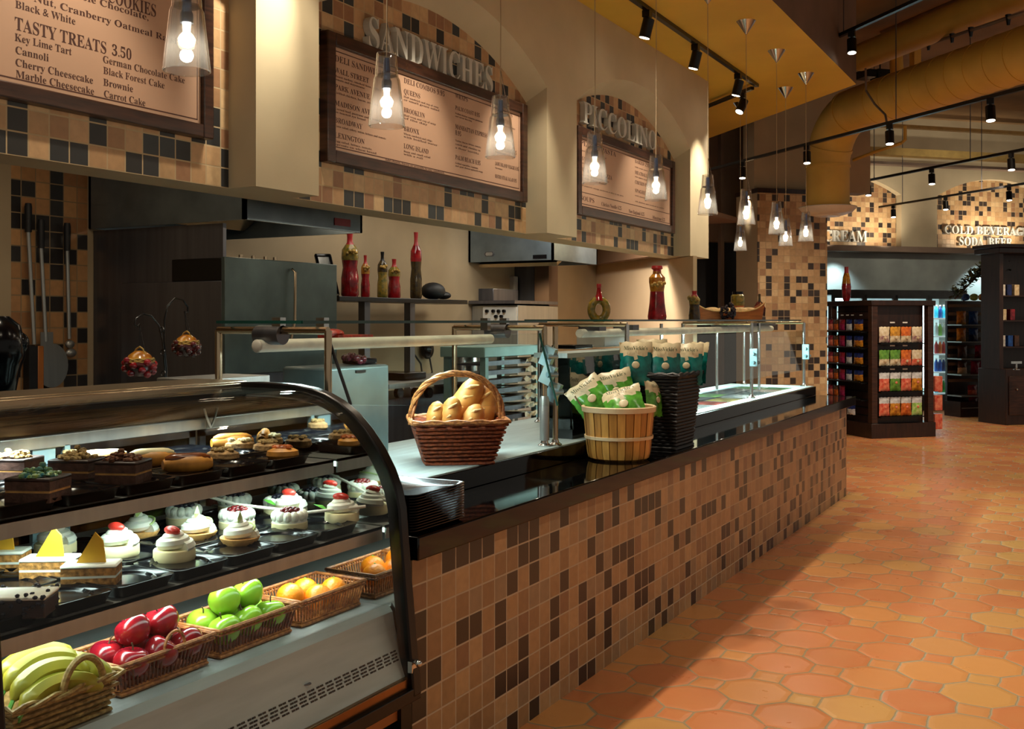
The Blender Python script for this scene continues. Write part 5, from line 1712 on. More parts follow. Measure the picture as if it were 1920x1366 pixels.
light('AREA', 'hood_light', (-4.4, 4.7, 2.3), 3, (1, 0.8, 0.55), aim=(-4.5, 4.7, 0), size=0.3)

t = thing('pizza_oven', 'large dark steel pizza oven with a grey-green door below the hood', 'oven', (-4.5, 4.68, 0))
MB().box(-5.19, -4.15, 4.225, 4.25, 0.6, 2.13).build('back_panel', 'dark_steel', t, world=True)
MB().box(-4.93, -4.14, 4.205, 5.16, 0.3, 1.816).build('oven_body', 'dark_steel', t, world=True, bevel=0.004)
MB().box(-4.52, -4.14, 4.205, 5.16, 1.816, 1.94).build('flue_box', 'black_metal', t, world=True, bevel=0.004)
MB().box(-4.11, -4.14, 4.20, 5.16, 1.30, 1.945).build('door', 'green_steel', t, world=True, bevel=0.004)
MB().tube([(-4.10, 4.73, 1.90), (-4.075, 4.73, 1.88), (-4.07, 4.72, 1.6), (-4.08, 4.68, 1.42)], 0.008, 8).build('door_handle', 'rack_steel', t, world=True)
for y in (4.36, 4.46, 4.56, 4.64):
    MB().cyl((-4.15, y, 1.945), (-4.15, y, 1.965), 0.012, 10).build('knob', 'rack_steel', t, world=True)

tag(MB().box(-3.35, -4.05, 1.6, 4.1, 0.90, 0.96).box(-3.4, -3.44, 1.7, 1.74, 0, 0.9).box(-3.4, -3.44, 4.0, 4.04, 0, 0.9).box(-4.0, -3.96, 1.7, 1.74, 0, 0.9).box(-4.0, -3.96, 4.0, 4.04, 0, 0.9).build('work_table', 'worktop_steel', bevel=0.003), 'steel work table behind the pastry case', 'table')
tag(MB().box(-4.55, -5.18, 5.25, 8.4, 0.86, 0.90).box(-4.6, -4.64, 5.3, 5.34, 0, 0.86).box(-4.6, -4.64, 8.3, 8.34, 0, 0.86).box(-4.6, -5.15, 5.3, 8.3, 0.3, 0.33).build('work_table', 'steel', bevel=0.003), 'long steel table against the kitchen back wall', 'table')

# hook stand with two fruit balls
t = thing('ornament_stand', 'thin iron stand with two curled hooks above the pastry case', 'ornament stand', (-3.62, 2.42, 0.96))
def Q(px, py, x=-3.6): return P(px, py, x=x)
a = [Q(311, 742), Q(309, 690), Q(305, 640), Q(298, 610), Q(284, 592), Q(268, 588), Q(255, 597), Q(252, 608), Q(258, 612), Q(262, 607)]
b = [Q(313, 742), Q(312, 690), Q(308, 640), Q(308, 600), Q(314, 573), Q(328, 559), Q(343, 562), Q(352, 575), Q(352, 585), Q(347, 588), Q(346, 583)]
for pts in (a, b):
    p0 = pts[0]
    MB().tube([(p0.x, p0.y, 0.97)] + pts, 0.0042, 8).build('hook', 'black_metal', t, world=True)
MB().lathe([(0, 0), (0.06, 0), (0.06, 0.006), (0.01, 0.015), (0, 0.015)], (a[0].x, a[0].y, 0.961), 20).build('base', 'black_metal', t, world=True)
for (px, py) in ((303, 618), (305, 660), (306, 700)):
    MB().tube([Q(px, py) + Vector((0.012 * math.cos(u), 0.012 * math.sin(u) * .3, 0.012 * math.sin(u))) for u in [i * 0.6 for i in range(11)]], 0.003, 6).build('scroll', 'black_metal', t, world=True)
mm('fruit_dark', '#5e1614', rough=0.15, var=0.5, scale=25, col2='#2a1a14')
mm('fruit_gold', '#c48a24', rough=0.2, var=0.3, scale=30, col2='#8a4a18')
mm('raffia', '#b3914a', rough=0.8, var=0.3)
mm('red_oil', '#a0141c', rough=0.12, var=0.35, scale=16, col2='#4e0a10')
mm('bottle_dark', '#241c14', rough=0.15, var=0.5, scale=30, col2='#4a3a18')
mm('fill_green', '#4f5426', rough=0.2, var=0.5, scale=40, col2='#9a7a2a')
mm('wax_red', '#9e1d20', rough=0.4, var=0.15)
for (px, py, r, hk, lb) in ((262, 682, 0.065, a[-1], 'round ornament of preserved fruit on the lower left hook'), (350, 648, 0.058, b[-1], 'round ornament of preserved fruit on the upper right hook')):
    c = Q(px, py)
    t = thing('fruit_ornament', lb, 'ornament', tuple(c), 0, 'fruit ornaments on the hook stand')
    MB().lathe([(0, -r * .9), (r * .6, -r * .8), (r * .95, -r * .3), (r, 0), (r * .9, r * .25)], seg=24, cap=False).build('lower_fruit', 'fruit_dark', t)
    MB().lathe([(r * .9, r * .25), (r * .7, r * .6), (r * .35, r * .85), (0, r * .9)], seg=24, cap=False).build('upper_fruit', 'fruit_gold', t)
    m = MB()
    for k in range(16):
        a_ = k * 2.4; v_ = -0.75 + 1.0 * (k / 15)
        m.ell((r * math.cos(v_) * math.cos(a_) * .97, r * math.cos(v_) * math.sin(a_) * .97, r * math.sin(v_)), r * .26, r * .26, r * .24, 8, 6)
    m.build('glazed_fruits', 'red_oil' if px < 300 else 'fruit_dark', t)
    m = MB()
    for k in range(3): m.tube([(r * .92 * math.cos(u), r * .92 * math.sin(u), r * .25 + 0.008 * math.sin(u * 3 + k * 2)) for u in [i * 0.3 for i in range(21)]], 0.004, 6, closed=True)
    m.tube([(-r * .6, 0, r * .6), (-r * .3, 0, r * 1.0), (0, 0, r * 1.15), (r * .3, 0, r * 1.0), (r * .6, 0, r * .6)], 0.004, 6)
    m.build('raffia_band', 'raffia', t)
    h = Vector(hk) - c
    MB().tube([(0, 0, r * 1.1), (h.x, h.y, h.z)], 0.002, 5).tube([(r * .5, 0, r * .7), (h.x, h.y, h.z)], 0.0015, 5).build('chain', 'black_metal', t)

# pizza tools on the tiled kitchen wall
def W(px, py, o=0.04): return P(px, py, x=XK + o)
def tool(lb, top, bot, nm):
    t = thing(nm, lb, 'pizza tool', tuple(W(*bot)), 0, 'pizza tools hung on the kitchen wall')
    a_, b_ = W(*top), W(*bot)
    MB().cyl(a_, b_, 0.011, 10).build('rod', 'steel', t, world=True)
    MB().tube([a_ + UP * 0.16, a_ + UP * 0.14, a_], [0.016, 0.02, 0.018], 12).build('grip', 'black_rubber', t, world=True)
    return t
t = tool('oven brush with a wooden head, leftmost of the three hung tools', (53, 435), (64, 645), 'oven_brush')
c0, c1 = W(66, 648), W(66, 738)
MB().box(c0.x - .02, c0.x + .03, c0.y - .005, c0.y + .035, c1.z, c0.z).build('wood_block', 'amber_wood', t, world=True, bevel=0.006)
MB().box(c0.x - .02, c0.x + .03, c0.y - .06, c0.y - .006, c1.z, c0.z).build('bristles', 'black_rubber', t, world=True)
t = tool('round metal pizza peel, middle of the three hung tools', (77, 465), (86, 640), 'pizza_peel')
c = W(97, 685)
m = MB()
n_ = 28
vs = []
for s_ in (0, 0.006):
    for i in range(n_):
        a_ = 2 * pi * i / n_
        vs.append((c.x + s_, c.y + 0.105 * math.cos(a_), c.z + 0.125 * math.sin(a_)))
m.add(vs, [tuple(range(n_)), tuple(range(2 * n_ - 1, n_ - 1, -1))] + [(i, (i + 1) % n_, n_ + (i + 1) % n_, n_ + i) for i in range(n_)])
m.obox((c.x + .003, c.y - 0.035, c.z + 0.13), (0, 1, 0), (1, 0, 0), (0, 0, 1), 0.04, 0.003, 0.06)
m.build('blade', 'steel', t, world=True)
t = tool('thin metal oven hook, rightmost of the three hung tools', (126, 470), (130, 635), 'oven_hook')
c = W(131, 645)
MB().ell(c, 0.02, 0.03, 0.025, 14, 8).ell((c.x + .01, c.y, c.z - 0.05), 0.02, 0.035, 0.025, 14, 8).build('hook_head', 'steel', t, world=True)
# black rounded machine head at the left edge
c = P(-9, 640, x=-3.75)
t = thing('mixer_head', 'black rounded machine head at the left edge, before the hung tools', 'kitchen machine', (c.x, c.y, 0.96))
MB().lathe([(0, 0.66), (0.05, 0.655), (0.09, 0.62), (0.105, 0.56), (0.11, 0.5), (0.095, 0.46), (0.085, 0.42), (0.075, 0.36), (0.05, 0.33), (0, 0.33)], seg=28).build('hood', 'black_plastic', t)
MB().lathe([(0, 0.0), (0.09, 0.0), (0.09, 0.03), (0.045, 0.06), (0.045, 0.33), (0, 0.33)], seg=24).build('stand', 'black_metal', t)
MB().ell((0.06, 0.06, 0.55), 0.035, 0.04, 0.045, 14, 8).build('knob', 'black_plastic', t)

# shelf with decorative bottles
XSH = -4.95
ya_, yb_ = P(604, 558, x=XSH).y, P(848, 558, x=XSH).y
ZSH = 1.775
t = thing('bottle_shelf', 'black shelf on two posts against the kitchen wall, holding bottles', 'shelf', (XSH, (ya_ + yb_) / 2, 0.9))
MB().box(XSH - 0.16, XSH + 0.16, ya_, yb_, ZSH - 0.035, ZSH).build('board', 'black_metal', t, world=True, bevel=0.004)
for px in (683, 768):
    p = P(px, 600, x=XSH)
    MB().box(p.x - 0.03, p.x + 0.03, p.y - 0.035, p.y + 0.035, 0.9, ZSH - 0.035).build('post', 'dark_steel', t, world=True)
def bottle(nm, lb, c, prof_, parts, cat='bottle', group=None, seg=24, sy=1.0):
    """prof_ (r,z) in metres; parts: list of (name, material, zmin, zmax)"""
    t = thing(nm, lb, cat, tuple(c), 0, group)
    def rz(z):
        for (r0, z0), (r1, z1) in zip(prof_, prof_[1:]):
            if z0 <= z <= z1: return r0 + (r1 - r0) * ((z - z0) / max(1e-6, z1 - z0))
        return prof_[-1][0]
    for (n_, m_, za_, zb_) in parts:
        pr = [(0, za_), (rz(za_), za_)] + [p for p in prof_ if za_ < p[1] < zb_] + [(rz(zb_), zb_), (0, zb_)]
        MB().lathe(pr, seg=seg, sy=sy).build(n_, m_, t)
    return t
def tall(h, r, nr=0.3, neck=0.3):
    return [(r * .85, 0), (r, h * .04), (r * .98, h * .3), (r * .8, h * .45), (r * .95, h * .6), (r * .9, h * (1 - neck)), (r * nr, h * (1 - neck * .6)), (r * nr * .9, h * .9), (r * nr * 1.1, h)]
def bunch(t, c, r, n, m_, name='fruit_cluster', rr=0.011):
    m = MB()
    for i in range(n):
        a_ = i * 2.399; q = r * math.sqrt((i + .5) / n)
        m.ell((c[0] + q * math.cos(a_), c[1] + q * math.sin(a_) * 0.8, c[2] + random.uniform(-.012, .012)), rr, rr, rr, 8, 6)
    m.build(name, m_, t)
GB2 = 'decorative oil bottles'
def sb(px, py=556): return P(px, py, x=XSH + 0.0 * px).x, P(px, py, x=XSH).y, ZSH
bt = [('red_oil_bottle', 'tallest slim red oil bottle on the left of the kitchen shelf', 656, 0.50, 0.068, 'red_oil', 'fill_green', 'wax_red'),
      ('red_oil_bottle', 'short narrow bottle, red below and yellow above, on the kitchen shelf', 685, 0.33, 0.036, 'red_oil', 'fruit_gold', 'wax_red'),
      ('dark_bottle', 'dark bottle with a black neck on the kitchen shelf', 717, 0.37, 0.042, 'fill_green', 'bottle_dark', 'black_metal'),
      ('red_jar_bottle', 'wide red jar bottle with a green collar on the kitchen shelf', 739, 0.32, 0.052, 'red_oil', 'fill_green', 'wax_red'),
      ('square_bottle', 'tall dark red bottle at the right end of the shelf row', 780, 0.56, 0.050, 'bottle_dark', 'red_oil', 'wax_red')]
for nm, lb, px, h, r, m1, m2, m3 in bt:
    c = sb(px)
    pr = tall(h, r, 0.34, 0.28)
    t = bottle(nm, lb, c, pr, [('contents', m1, 0, h * .56), ('upper_contents', m2, h * .56, h * .80), ('wax_neck', m3, h * .80, h)], group=GB2)
    if nm != 'square_bottle': bunch(t, (r * .6, -r * .5, h * .68), r * .6, 9, 'raffia', 'raffia_bow', 0.012)
c = sb(812)
tag(MB().ell((c[0], c[1], ZSH + 0.075), 0.1, 0.12, 0.075, 18, 10).ell((c[0] + 0.02, c[1] + 0.13, ZSH + 0.04), 0.06, 0.09, 0.035, 14, 8).build('folded_cap', 'black_rubber'), 'soft black folded cap at the right end of the kitchen shelf', 'cap')
t = thing('tablet_frame', 'black framed panel leaning beside the oven door', 'frame', tuple(P(607, 555, x=XSH)))
m = MB()
q = [P(592, 478, x=XSH - 0.1), P(618, 478, x=XSH - 0.1), P(634, 553, x=XSH), P(610, 553, x=XSH)]
for i in range(4): m.tube([q[i], q[(i + 1) % 4]], 0.012, 6)
m.build('frame', 'black_plastic', t, world=True)
m = MB(); pane(m, *[p + Vector((-0.004, 0, 0)) for p in q]); m.build('panel', 'steel', t, world=True)

# second hood and cooking line facing the camera
hx0, hx1, hy = -5.19, -4.29, 8.5
t = thing('range_hood', 'grey steel hood with a diamond badge over the cooking line', 'hood', ((hx0 + hx1) / 2, hy + 0.5, 2.15))
MB().box(hx0, hx1, hy, hy + 0.02, 2.15, 2.79).box(hx0, hx1, hy + 0.95, hy + 0.97, 2.15, 2.79).box(hx1 - 0.02, hx1, hy, hy + 0.97, 2.15, 2.79).box(hx0, hx0 + 0.02, hy, hy + 0.97, 2.15, 2.79).box(hx0, hx1, hy, hy + 0.97, 2.55, 2.57).build('hood_shell', 'hood_steel', t, world=True)
MB().obox(((hx0 + hx1) / 2, hy + 0.5, 2.3), (1, 0, 0), (0, 0.8, 0.4), (0, -0.4, 0.8), 0.42, 0.45, 0.02).build('filter', 'rack_steel', t, world=True)
bp_ = P(917, 476, y=hy - 0.005)
m = MB()
for s_, d_ in ((1.0, 0.0), (0.7, -0.002)):
    m.use('dark_steel' if d_ == 0 else 'steel')
    pts = [(0.055, 0), (0.04, 0.022), (-0.04, 0.022), (-0.055, 0), (-0.04, -0.022), (0.04, -0.022)]
    m.add([(bp_.x + a_ * s_, bp_.y + d_, bp_.z + b_ * s_) for a_, b_ in pts] + [(bp_.x + a_ * s_, bp_.y + d_ + 0.004, bp_.z + b_ * s_) for a_, b_ in pts], [tuple(range(6)), (11, 10, 9, 8, 7, 6)] + [(i, (i + 1) % 6, 6 + (i + 1) % 6, 6 + i) for i in range(6)])
m.build('badge', None, t, world=True)
p = P(1012, 481, y=hy - 0.004)
MB().obox(p, (1, 0, 0), (0, 1, 0), (0, 0, 1), 0.07, 0.003, 0.018).build('name_plate', 'black_plastic', t, world=True)
light('SPOT', 'hood_light', (-4.7, hy + 0.5, 2.25), 25, (1, 0.85, 0.6), aim=(-4.7, hy + 0.5, 0), size=0.08, spot=120)
light('SPOT', 'hood_front_light', (-4.45, hy - 1.3, 2.75), 25, (0.9, 0.95, 1.0), aim=(-4.45, hy, 2.3), size=0.05, spot=80)
gx1 = P(970, 580, y=8.55).x
t = thing('cooking_range', 'steel range with round knobs under the second hood', 'range', ((hx0 + gx1) / 2, 8.8, 0))
MB().box(hx0, gx1, 8.56, 9.4, 0.1, 1.74).build('range_body', 'steel', t, world=True, bevel=0.005)
MB().box(hx0, gx1, 8.50, 9.4, 1.755, 1.785).build('range_top', 'dark_steel', t, world=True)
a_, b_ = P(906, 602, y=8.55), P(969, 575, y=8.55)
MB().box(a_.x, b_.x, 8.545, 8.56, a_.z, b_.z).build('control_panel', 'white_plastic', t, world=True)
for (px, py) in ((914, 583), (926, 583), (936, 583), (946, 583), (931, 593), (941, 593)):
    p = P(px, py, y=8.545)
    MB().cyl(p, p - Dy * 0.025, 0.016, 12).build('knob', 'black_plastic', t, world=True)
a_, b_ = P(858, 565, y=8.7), P(925, 552, y=8.7)
tag(MB().box(a_.x, b_.x, 8.7, 9.2, 1.786, b_.z + 0.06).build('griddle_box', 'dark_steel', bevel=0.006), 'low dark steel griddle box on top of the range', 'griddle')
a_ = P(845, 560, y=8.65)
tag(MB().tube([a_ + UP * 0.0, a_ + Vector((0.02, 0, 0.1)), a_ + Vector((0.07, 0, 0.18))], 0.02, 8).build('ladle', 'black_metal'), 'black angled utensil standing on the range top', 'utensil')
a_ = P(962, 540, y=9.38)
t = thing('towel_dispenser', 'white paper dispenser on the panel beside the range', 'dispenser', tuple(a_))
MB().box(a_.x - 0.05, a_.x + 0.05, 9.32, 9.40, a_.z - 0.13, a_.z + 0.12).build('housing', 'white_plastic', t, world=True, bevel=0.01)
MB().cyl((a_.x, 9.34, a_.z - 0.15), (a_.x, 9.34, a_.z - 0.22), 0.03, 12).build('nozzle', 'steel', t, world=True)
pa_ = P(972, 560, y=9.42).x
struct('wall_range_panel', MB().use('dark_steel').box(pa_ - 0.35, P(1004, 560, y=9.45).x, 9.42, 9.46, 0, 2.79))
struct('wall_range_column', MB().use('brown_paint').box(P(1004, 560, y=9.42).x, P(1031, 560, y=9.42).x, 9.40, 9.6, 0, 2.79))

# kitchen equipment on the worktop
c = P(672, 760, x=-2.86)
ya_, yb_ = P(616, 760, x=-2.86).y, P(730, 760, x=-2.86).y
zt_ = P(672, 686, x=-2.86).z
t = thing('counter_oven', 'plain grey steel box appliance behind the arched case frame', 'appliance', (-2.98, (ya_ + yb_) / 2, ZW + 0.001))
MB().box(-2.86, -3.12, ya_, yb_, ZW + 0.01, zt_).build('housing', 'green_steel', t, world=True, bevel=0.012)
MB().box(-2.855, -2.862, (ya_ + yb_) / 2 - 0.035, (ya_ + yb_) / 2 + 0.035, zt_ - 0.03, zt_ - 0.018).build('pull', 'black_metal', t, world=True)
for y in (ya_ + 0.03, yb_ - 0.03):
    MB().cyl((-2.9, y, ZW), (-2.9, y, ZW + 0.012), 0.012, 8).build('foot', 'black_rubber', t, world=True)
p = P(664, 668, x=-2.95)
o = thing('grape_bunch', 'dark red grape bunch lying on the grey box appliance', 'grapes', (p.x, p.y, zt_))
mm('grape', '#4a1a24', rough=0.2, var=0.4, scale=30)
bunch(o, (0, 0, 0.03), 0.05, 22, 'grape', 'grapes', 0.016)
tag(MB().box(-2.92, -3.06, yb_ - 0.10, yb_ - 0.01, zt_ + 0.001, zt_ + 0.03).build('receipt_printer', 'black_plastic', bevel=0.008), 'small black box on the right top of the grey appliance', 'box')
# dark shelf of appliances behind the worktop
ax0, ax1 = P(735, 720, x=-3.9), P(845, 720, x=-3.9)
t = thing('equipment_counter', 'dark steel appliance with round dials behind the bread basket', 'appliance', (-4.1, (ax0.y + ax1.y) / 2, 0))
z0_, z1_ = P(790, 790, x=-3.9).z, P(790, 708, x=-3.9).z
MB().box(-3.92, -4.4, ax0.y - 0.1, ax1.y + 0.62, 0.0, z1_ - 0.12).build('housing', 'dark_steel', t, world=True, bevel=0.006)
MB().box(-3.85, -4.4, ax0.y - 0.1, ax1.y + 0.62, z1_ - 0.05, z1_ - 0.02).build('upper_tray', 'steel', t, world=True)
MB().box(-3.9, -4.4, ax0.y - 0.1, ax0.y - 0.06, z1_ - 0.12, z1_ - 0.05).box(-3.9, -4.4, ax1.y + 0.55, ax1.y + 0.59, z1_ - 0.12, z1_ - 0.05).build('side', 'dark_steel', t, world=True)
for px in (744, 776, 800):
    p = P(px, 736, x=-3.915)
    MB().cyl(p, p + Vector((0.03, 0, 0)), 0.035, 16).build('dial', 'black_plastic', t, world=True)
c = P(755, 700, x=-4.1)
tag(MB().box(-4.0, -4.3, c.y - 0.12, c.y + 0.14, z1_ - 0.018, z1_ + 0.03).build('scale', 'black_plastic', bevel=0.006), 'flat black kitchen scale on the upper steel tray', 'scale')
c = P(798, 655, x=-5.17)
t = thing('wall_telephone', 'black round wall device with cords hanging below', 'device', (c.x, c.y, c.z))
MB().ell((0.02, 0, 0), 0.05, 0.075, 0.085, 18, 10).build('body', 'black_plastic', t)
MB().tube([(0.02, 0.03, -0.06), (0.03, 0.06, -0.2), (0.03, -0.04, -0.38)], 0.008, 6).build('cord', 'black_rubber', t)
MB().tube([(0.03, -0.3, 0.03), (0.03, -0.12, -0.12), (0.03, -0.06, -0.38)], 0.008, 6).build('cord', 'black_rubber', t)
# steel canisters
for i, (px, lb, m_) in enumerate(((872, 'tall steel canister behind the guard post, left one', 'bright_steel'), (893, 'steel canister behind the guard post, right one', 'steel'))):
    c = P(px, 720, x=-4.0)
    zc_ = z1_
    t = thing('canister', lb, 'canister', (c.x, c.y, z1_ - 0.019), 0, 'steel canisters')
    MB().lathe([(0, 0), (0.09, 0), (0.09, 0.17), (0.085, 0.19), (0, 0.19)], seg=24).build('can', m_, t)
    MB().lathe([(0, 0.19), (0.088, 0.19), (0.088, 0.21), (0.015, 0.225), (0.015, 0.25), (0, 0.25)], seg=24).build('lid', 'dark_steel', t)
# tray rack with lined trays
rx = -3.45
ya_, yb_ = P(908, 700, x=rx).y, P(1003, 700, x=rx).y
zt_ = P(950, 648, x=rx).z
t = thing('tray_rack', 'pale green steel rack of dark trays behind the bread basket', 'rack', (rx - 0.14, (ya_ + yb_) / 2, 0))
mm('green_rack', '#7c9a94', rough=0.4, metal=0.4, var=0.08)
for (x, y) in ((rx, ya_), (rx, yb_), (rx - 0.28, ya_), (rx - 0.28, yb_)):
    MB().box(x - 0.02, x + 0.02, y - 0.02, y + 0.02, 0, zt_).build('upright', 'green_rack', t, world=True)
MB().box(rx + 0.03, rx - 0.31, ya_ - 0.05, yb_ + 0.03, zt_ - 0.07, zt_).build('rack_top', 'green_rack', t, world=True, bevel=0.005)
mm('paper_liner', '#d8cdb4', rough=0.7, var=0.2, scale=20, col2='#b08650')
random.seed(21)
for i in range(8):
    z = 0.93 + i * 0.062
    if z > zt_ - 0.12: break
    tr_ = tag(MB().box(rx + 0.01, rx - 0.26, ya_ + 0.025, yb_ - 0.025, z, z + 0.012).box(rx + 0.012, rx, ya_ + 0.025, yb_ - 0.025, z, z + 0.03).build('sheet_tray', 'dark_steel'), ['lowest', 'second', 'third', 'fourth', 'fifth', 'sixth', 'seventh', 'top'][i] + ' sheet tray from the bottom in the pale green rack', 'tray', 'sheet trays in the rack')
    m = MB()
    y = yb_ - 0.1
    vs = []
    for k in range(9):
        u = k / 8
        vs += [(rx + 0.02 + 0.03 * random.random(), y - 0.1 + 0.2 * u, z + 0.015 + 0.03 * random.random()), (rx - 0.2, y - 0.1 + 0.2 * u, z + 0.02 + 0.01 * random.random()), (rx + 0.03, y - 0.1 + 0.2 * u, z - 0.005 + 0.02 * random.random())]
    m.add(vs, [(3 * k, 3 * k + 1, 3 * k + 4, 3 * k + 3) for k in range(8)] + [(3 * k + 2, 3 * k, 3 * k + 3, 3 * k + 5) for k in range(8)])
    tag(m.build('paper_liner', 'paper_liner'), 'crumpled paper liner on the ' + ['lowest', 'second', 'third', 'fourth', 'fifth', 'sixth', 'seventh', 'top'][i] + ' rack tray', 'paper', 'paper liners in the rack')
# white box and black folder on the deli case
p = P(1108, 628, x=-2.9)
tag(MB().box(-2.75, -2.95, p.y - 0.12, p.y + 0.3, 1.426, 1.53).build('napkin_box', 'white_plastic', bevel=0.008), 'pale plastic bin on top of the deli case', 'bin')
p = P(1072, 634, x=-2.8)
tag(MB().box(-2.72, -2.88, p.y - 0.12, p.y + 0.14, 1.426, 1.45).build('tray_cover', 'black_plastic', bevel=0.006), 'small flat black box at the left of the deli case top', 'box')

# ---------------------------------------------------------------- decorations on the far glass guard
XG, ZG = -2.73, 1.605
def gp_(px): p = P(px, 597, x=XG); return (p.x, p.y, ZG)
h, r = 0.385, 0.068
t = bottle('red_oil_bottle', 'tall flared red bottle with a red cap on the far glass guard', gp_(1232), [(r * .95, 0), (r, .02), (r * .8, .12), (r * .72, .2), (r * .85, .27), (r * .85, .30), (r * .45, .33), (r * .42, .355), (r * .6, .365), (r * .55, h)],
           [('contents', 'red_oil', 0, .20), ('yellow_collar', 'fruit_gold', .20, .345), ('red_cap', 'wax_red', .345, h)], group=GB2)
bunch(t, (0.03, -0.05, .25), .05, 14, 'raffia', 'raffia_bow', 0.013)
bunch(t, (0.05, -0.02, .03), .03, 8, 'wax_red', 'wax_drips', 0.012)
# ring bottle
c = gp_(1123)
t = thing('ring_bottle', 'ring shaped bottle of peppers, leftmost on the far glass guard', 'bottle', c, YAW, GB2)
pts = [(0.048 * math.cos(a_), 0, 0.062 + 0.062 * math.sin(a_)) for a_ in [pi / 2 + 2 * pi * i / 24 for i in range(24)]]
MB().tube(pts, 0.026, 14, closed=True).build('ring_body', 'fill_green', t)
MB().tube([(0.0, 0, 0.12), (0.0, 0, 0.16), (0, 0, 0.2)], [0.035, 0.018, 0.012], 12).build('neck', 'red_oil', t)
MB().cyl((0, 0, 0.2), (0, 0, 0.225), 0.015, 12).build('wax_cap', 'wax_red', t)
t = bottle('herb_bottle', 'dark bottle with a yellow bow left of the wooden bread boat', gp_(1302), [(.045, 0), (.046, .03), (.038, .1), (.045, .16), (.03, .18), (.018, .2), (.02, .225)], [('contents', 'bottle_dark', 0, .12), ('upper_contents', 'fill_green', .12, .18), ('wax_cap', 'wax_red', .18, .225)], group=GB2)
bunch(t, (0, -0.03, .165), .05, 12, 'raffia', 'raffia_bow', 0.014)
t = bottle('pepper_jar', 'jar of green peppers over orange with a black lid, behind the bread boat', (gp_(1386)[0] - 0.15, gp_(1386)[1] + 0.45, ZG), [(.055, 0), (.058, .12), (.062, .14), (.062, .22), (.05, .235), (.05, .26)], [('orange_layer', 'apricot', 0, .13), ('pepper_layer', 'fill_green', .13, .235), ('lid', 'black_plastic', .235, .26)], cat='jar', group=GB2)
# bread boat
c = P(1366, 597, x=XG)
t = thing('bread_boat', 'orange wooden boat shaped tray with bread and dark grapes', 'tray', (c.x, c.y, ZG), math.radians(32))
mm('boat_wood', '#a8602c', rough=0.45, var=0.2, scale=5, stretch=(1, 8, 8))
L_, H_ = 0.30, 0.14
m = MB()
rings = []
for i in range(13):
    u = i / 12 * 2 - 1
    w = 0.085 * (1 - 0.35 * u * u)
    hgt = 0.07 + 0.075 * abs(u) ** 4
    x = u * L_ * (1 + 0.0 * abs(u))
    rings.append([(x, -w, hgt), (x * .93, -w * .8, 0.0), (x * .93, w * .8, 0.0), (x, w, hgt), (x * .96, w * .9, hgt), (x * .9, w * .72, 0.012), (x * .9, -w * .72, 0.012), (x * .96, -w * .9, hgt)])
m.loft(rings).build('hull', 'boat_wood', t)
m = MB()
for s_ in (-1, 1): m.tube([(u * L_, s_ * 0.085 * (1 - .35 * u * u), 0.07 + .075 * abs(u) ** 4) for u in [i / 8 - 1 for i in range(17)]], 0.006, 6)
m.build('edge_trim', 'crust_slash', t)
for (x, y) in ((-0.14, 0.0), (-0.03, 0.02), (0.1, 0.0), (0.18, 0.02)):
    tt = tag(MB().ell((0, 0, 0), 0.075, 0.04, 0.035, 16, 10, 0.03).build('bread_roll', 'crust_slash'), 'pale bread roll lying in the wooden bread boat', 'bread', 'rolls in the bread boat')
    q_ = Matrix.Rotation(math.radians(32), 4, 'Z') @ Vector((x, y, 0.072))
    tt.location = Vector((c.x, c.y, ZG)) + q_
    tt.rotation_euler = (0, 0, 0.5 + x)
tt = thing('grape_bunch', 'dark purple grape bunch hanging over the bread boat front', 'grapes', (c.x + 0.03, c.y - 0.12, ZG))
mm('grape_black', '#231420', rough=0.2, var=0.4, scale=30)
m = MB()
random.seed(9)
for i in range(46):
    v_ = random.random()
    rr_ = 0.06 * (0.35 + 0.65 * math.sin(pi * (0.2 + 0.75 * v_)))
    a_ = random.uniform(0, 6.28)
    m.ell((rr_ * math.cos(a_), rr_ * math.sin(a_) * .7, 0.015 + 0.12 * v_), 0.015, 0.015, 0.015, 8, 6)
m.build('grapes', 'grape_black', tt)
c = P(1424, 597, x=XG - 0.1)
t = thing('pepper_bunch', 'dark red pepper bunch right of the bread boat', 'peppers', (c.x, c.y, ZG))
m = MB()
for i in range(9):
    a_ = i * 0.7
    m.tube([(0.015 * math.cos(a_), 0.015 * math.sin(a_), 0.17), (0.045 * math.cos(a_), 0.045 * math.sin(a_), 0.11), (0.05 * math.cos(a_ + .3), 0.05 * math.sin(a_ + .3), 0.03)], [0.01, 0.016, 0.004], 8)
m.build('peppers', 'fruit_dark', t)
MB().lathe([(0, 0), (0.03, 0), (0.028, 0.1), (0.012, 0.2), (0.012, 0.25), (0, 0.25)], seg=14).build('core', 'bottle_dark', t)

# ================================================================ snack gondola and far store
KP = Vector((-2.602, 14.712, 0))          # nearest corner on the floor
KH, WG, WE = 1.87, 0.98, 1.05
def K(s, e, z): return KP + G * s + E * e + UP * z
def kbox(m, s0, s1, e0, e1, z0, z1):
    m.obox(K((s0 + s1) / 2, (e0 + e1) / 2, (z0 + z1) / 2), G, E, UP, abs(s1 - s0) / 2, abs(e1 - e0) / 2, abs(z1 - z0) / 2)
    return m
t = thing('snack_gondola', 'dark wooden four sided snack display standing on the orange floor', 'display stand', tuple(K(WG / 2, WE / 2, 0)))
m = MB(); kbox(m, 0.10, WG - 0.10, 0.10, WE - 0.10, 0.17, KH - 0.06); m.build('core', 'dark_wood', t, world=True)
m = MB(); kbox(m, -0.02, WG + 0.02, -0.02, WE + 0.02, 0, 0.20); m.build('plinth', 'dark_wood', t, world=True, bevel=0.006)
m = MB(); kbox(m, -0.02, WG + 0.02, -0.02, WE + 0.02, KH - 0.07, KH); m.build('top', 'dark_wood', t, world=True, bevel=0.006)
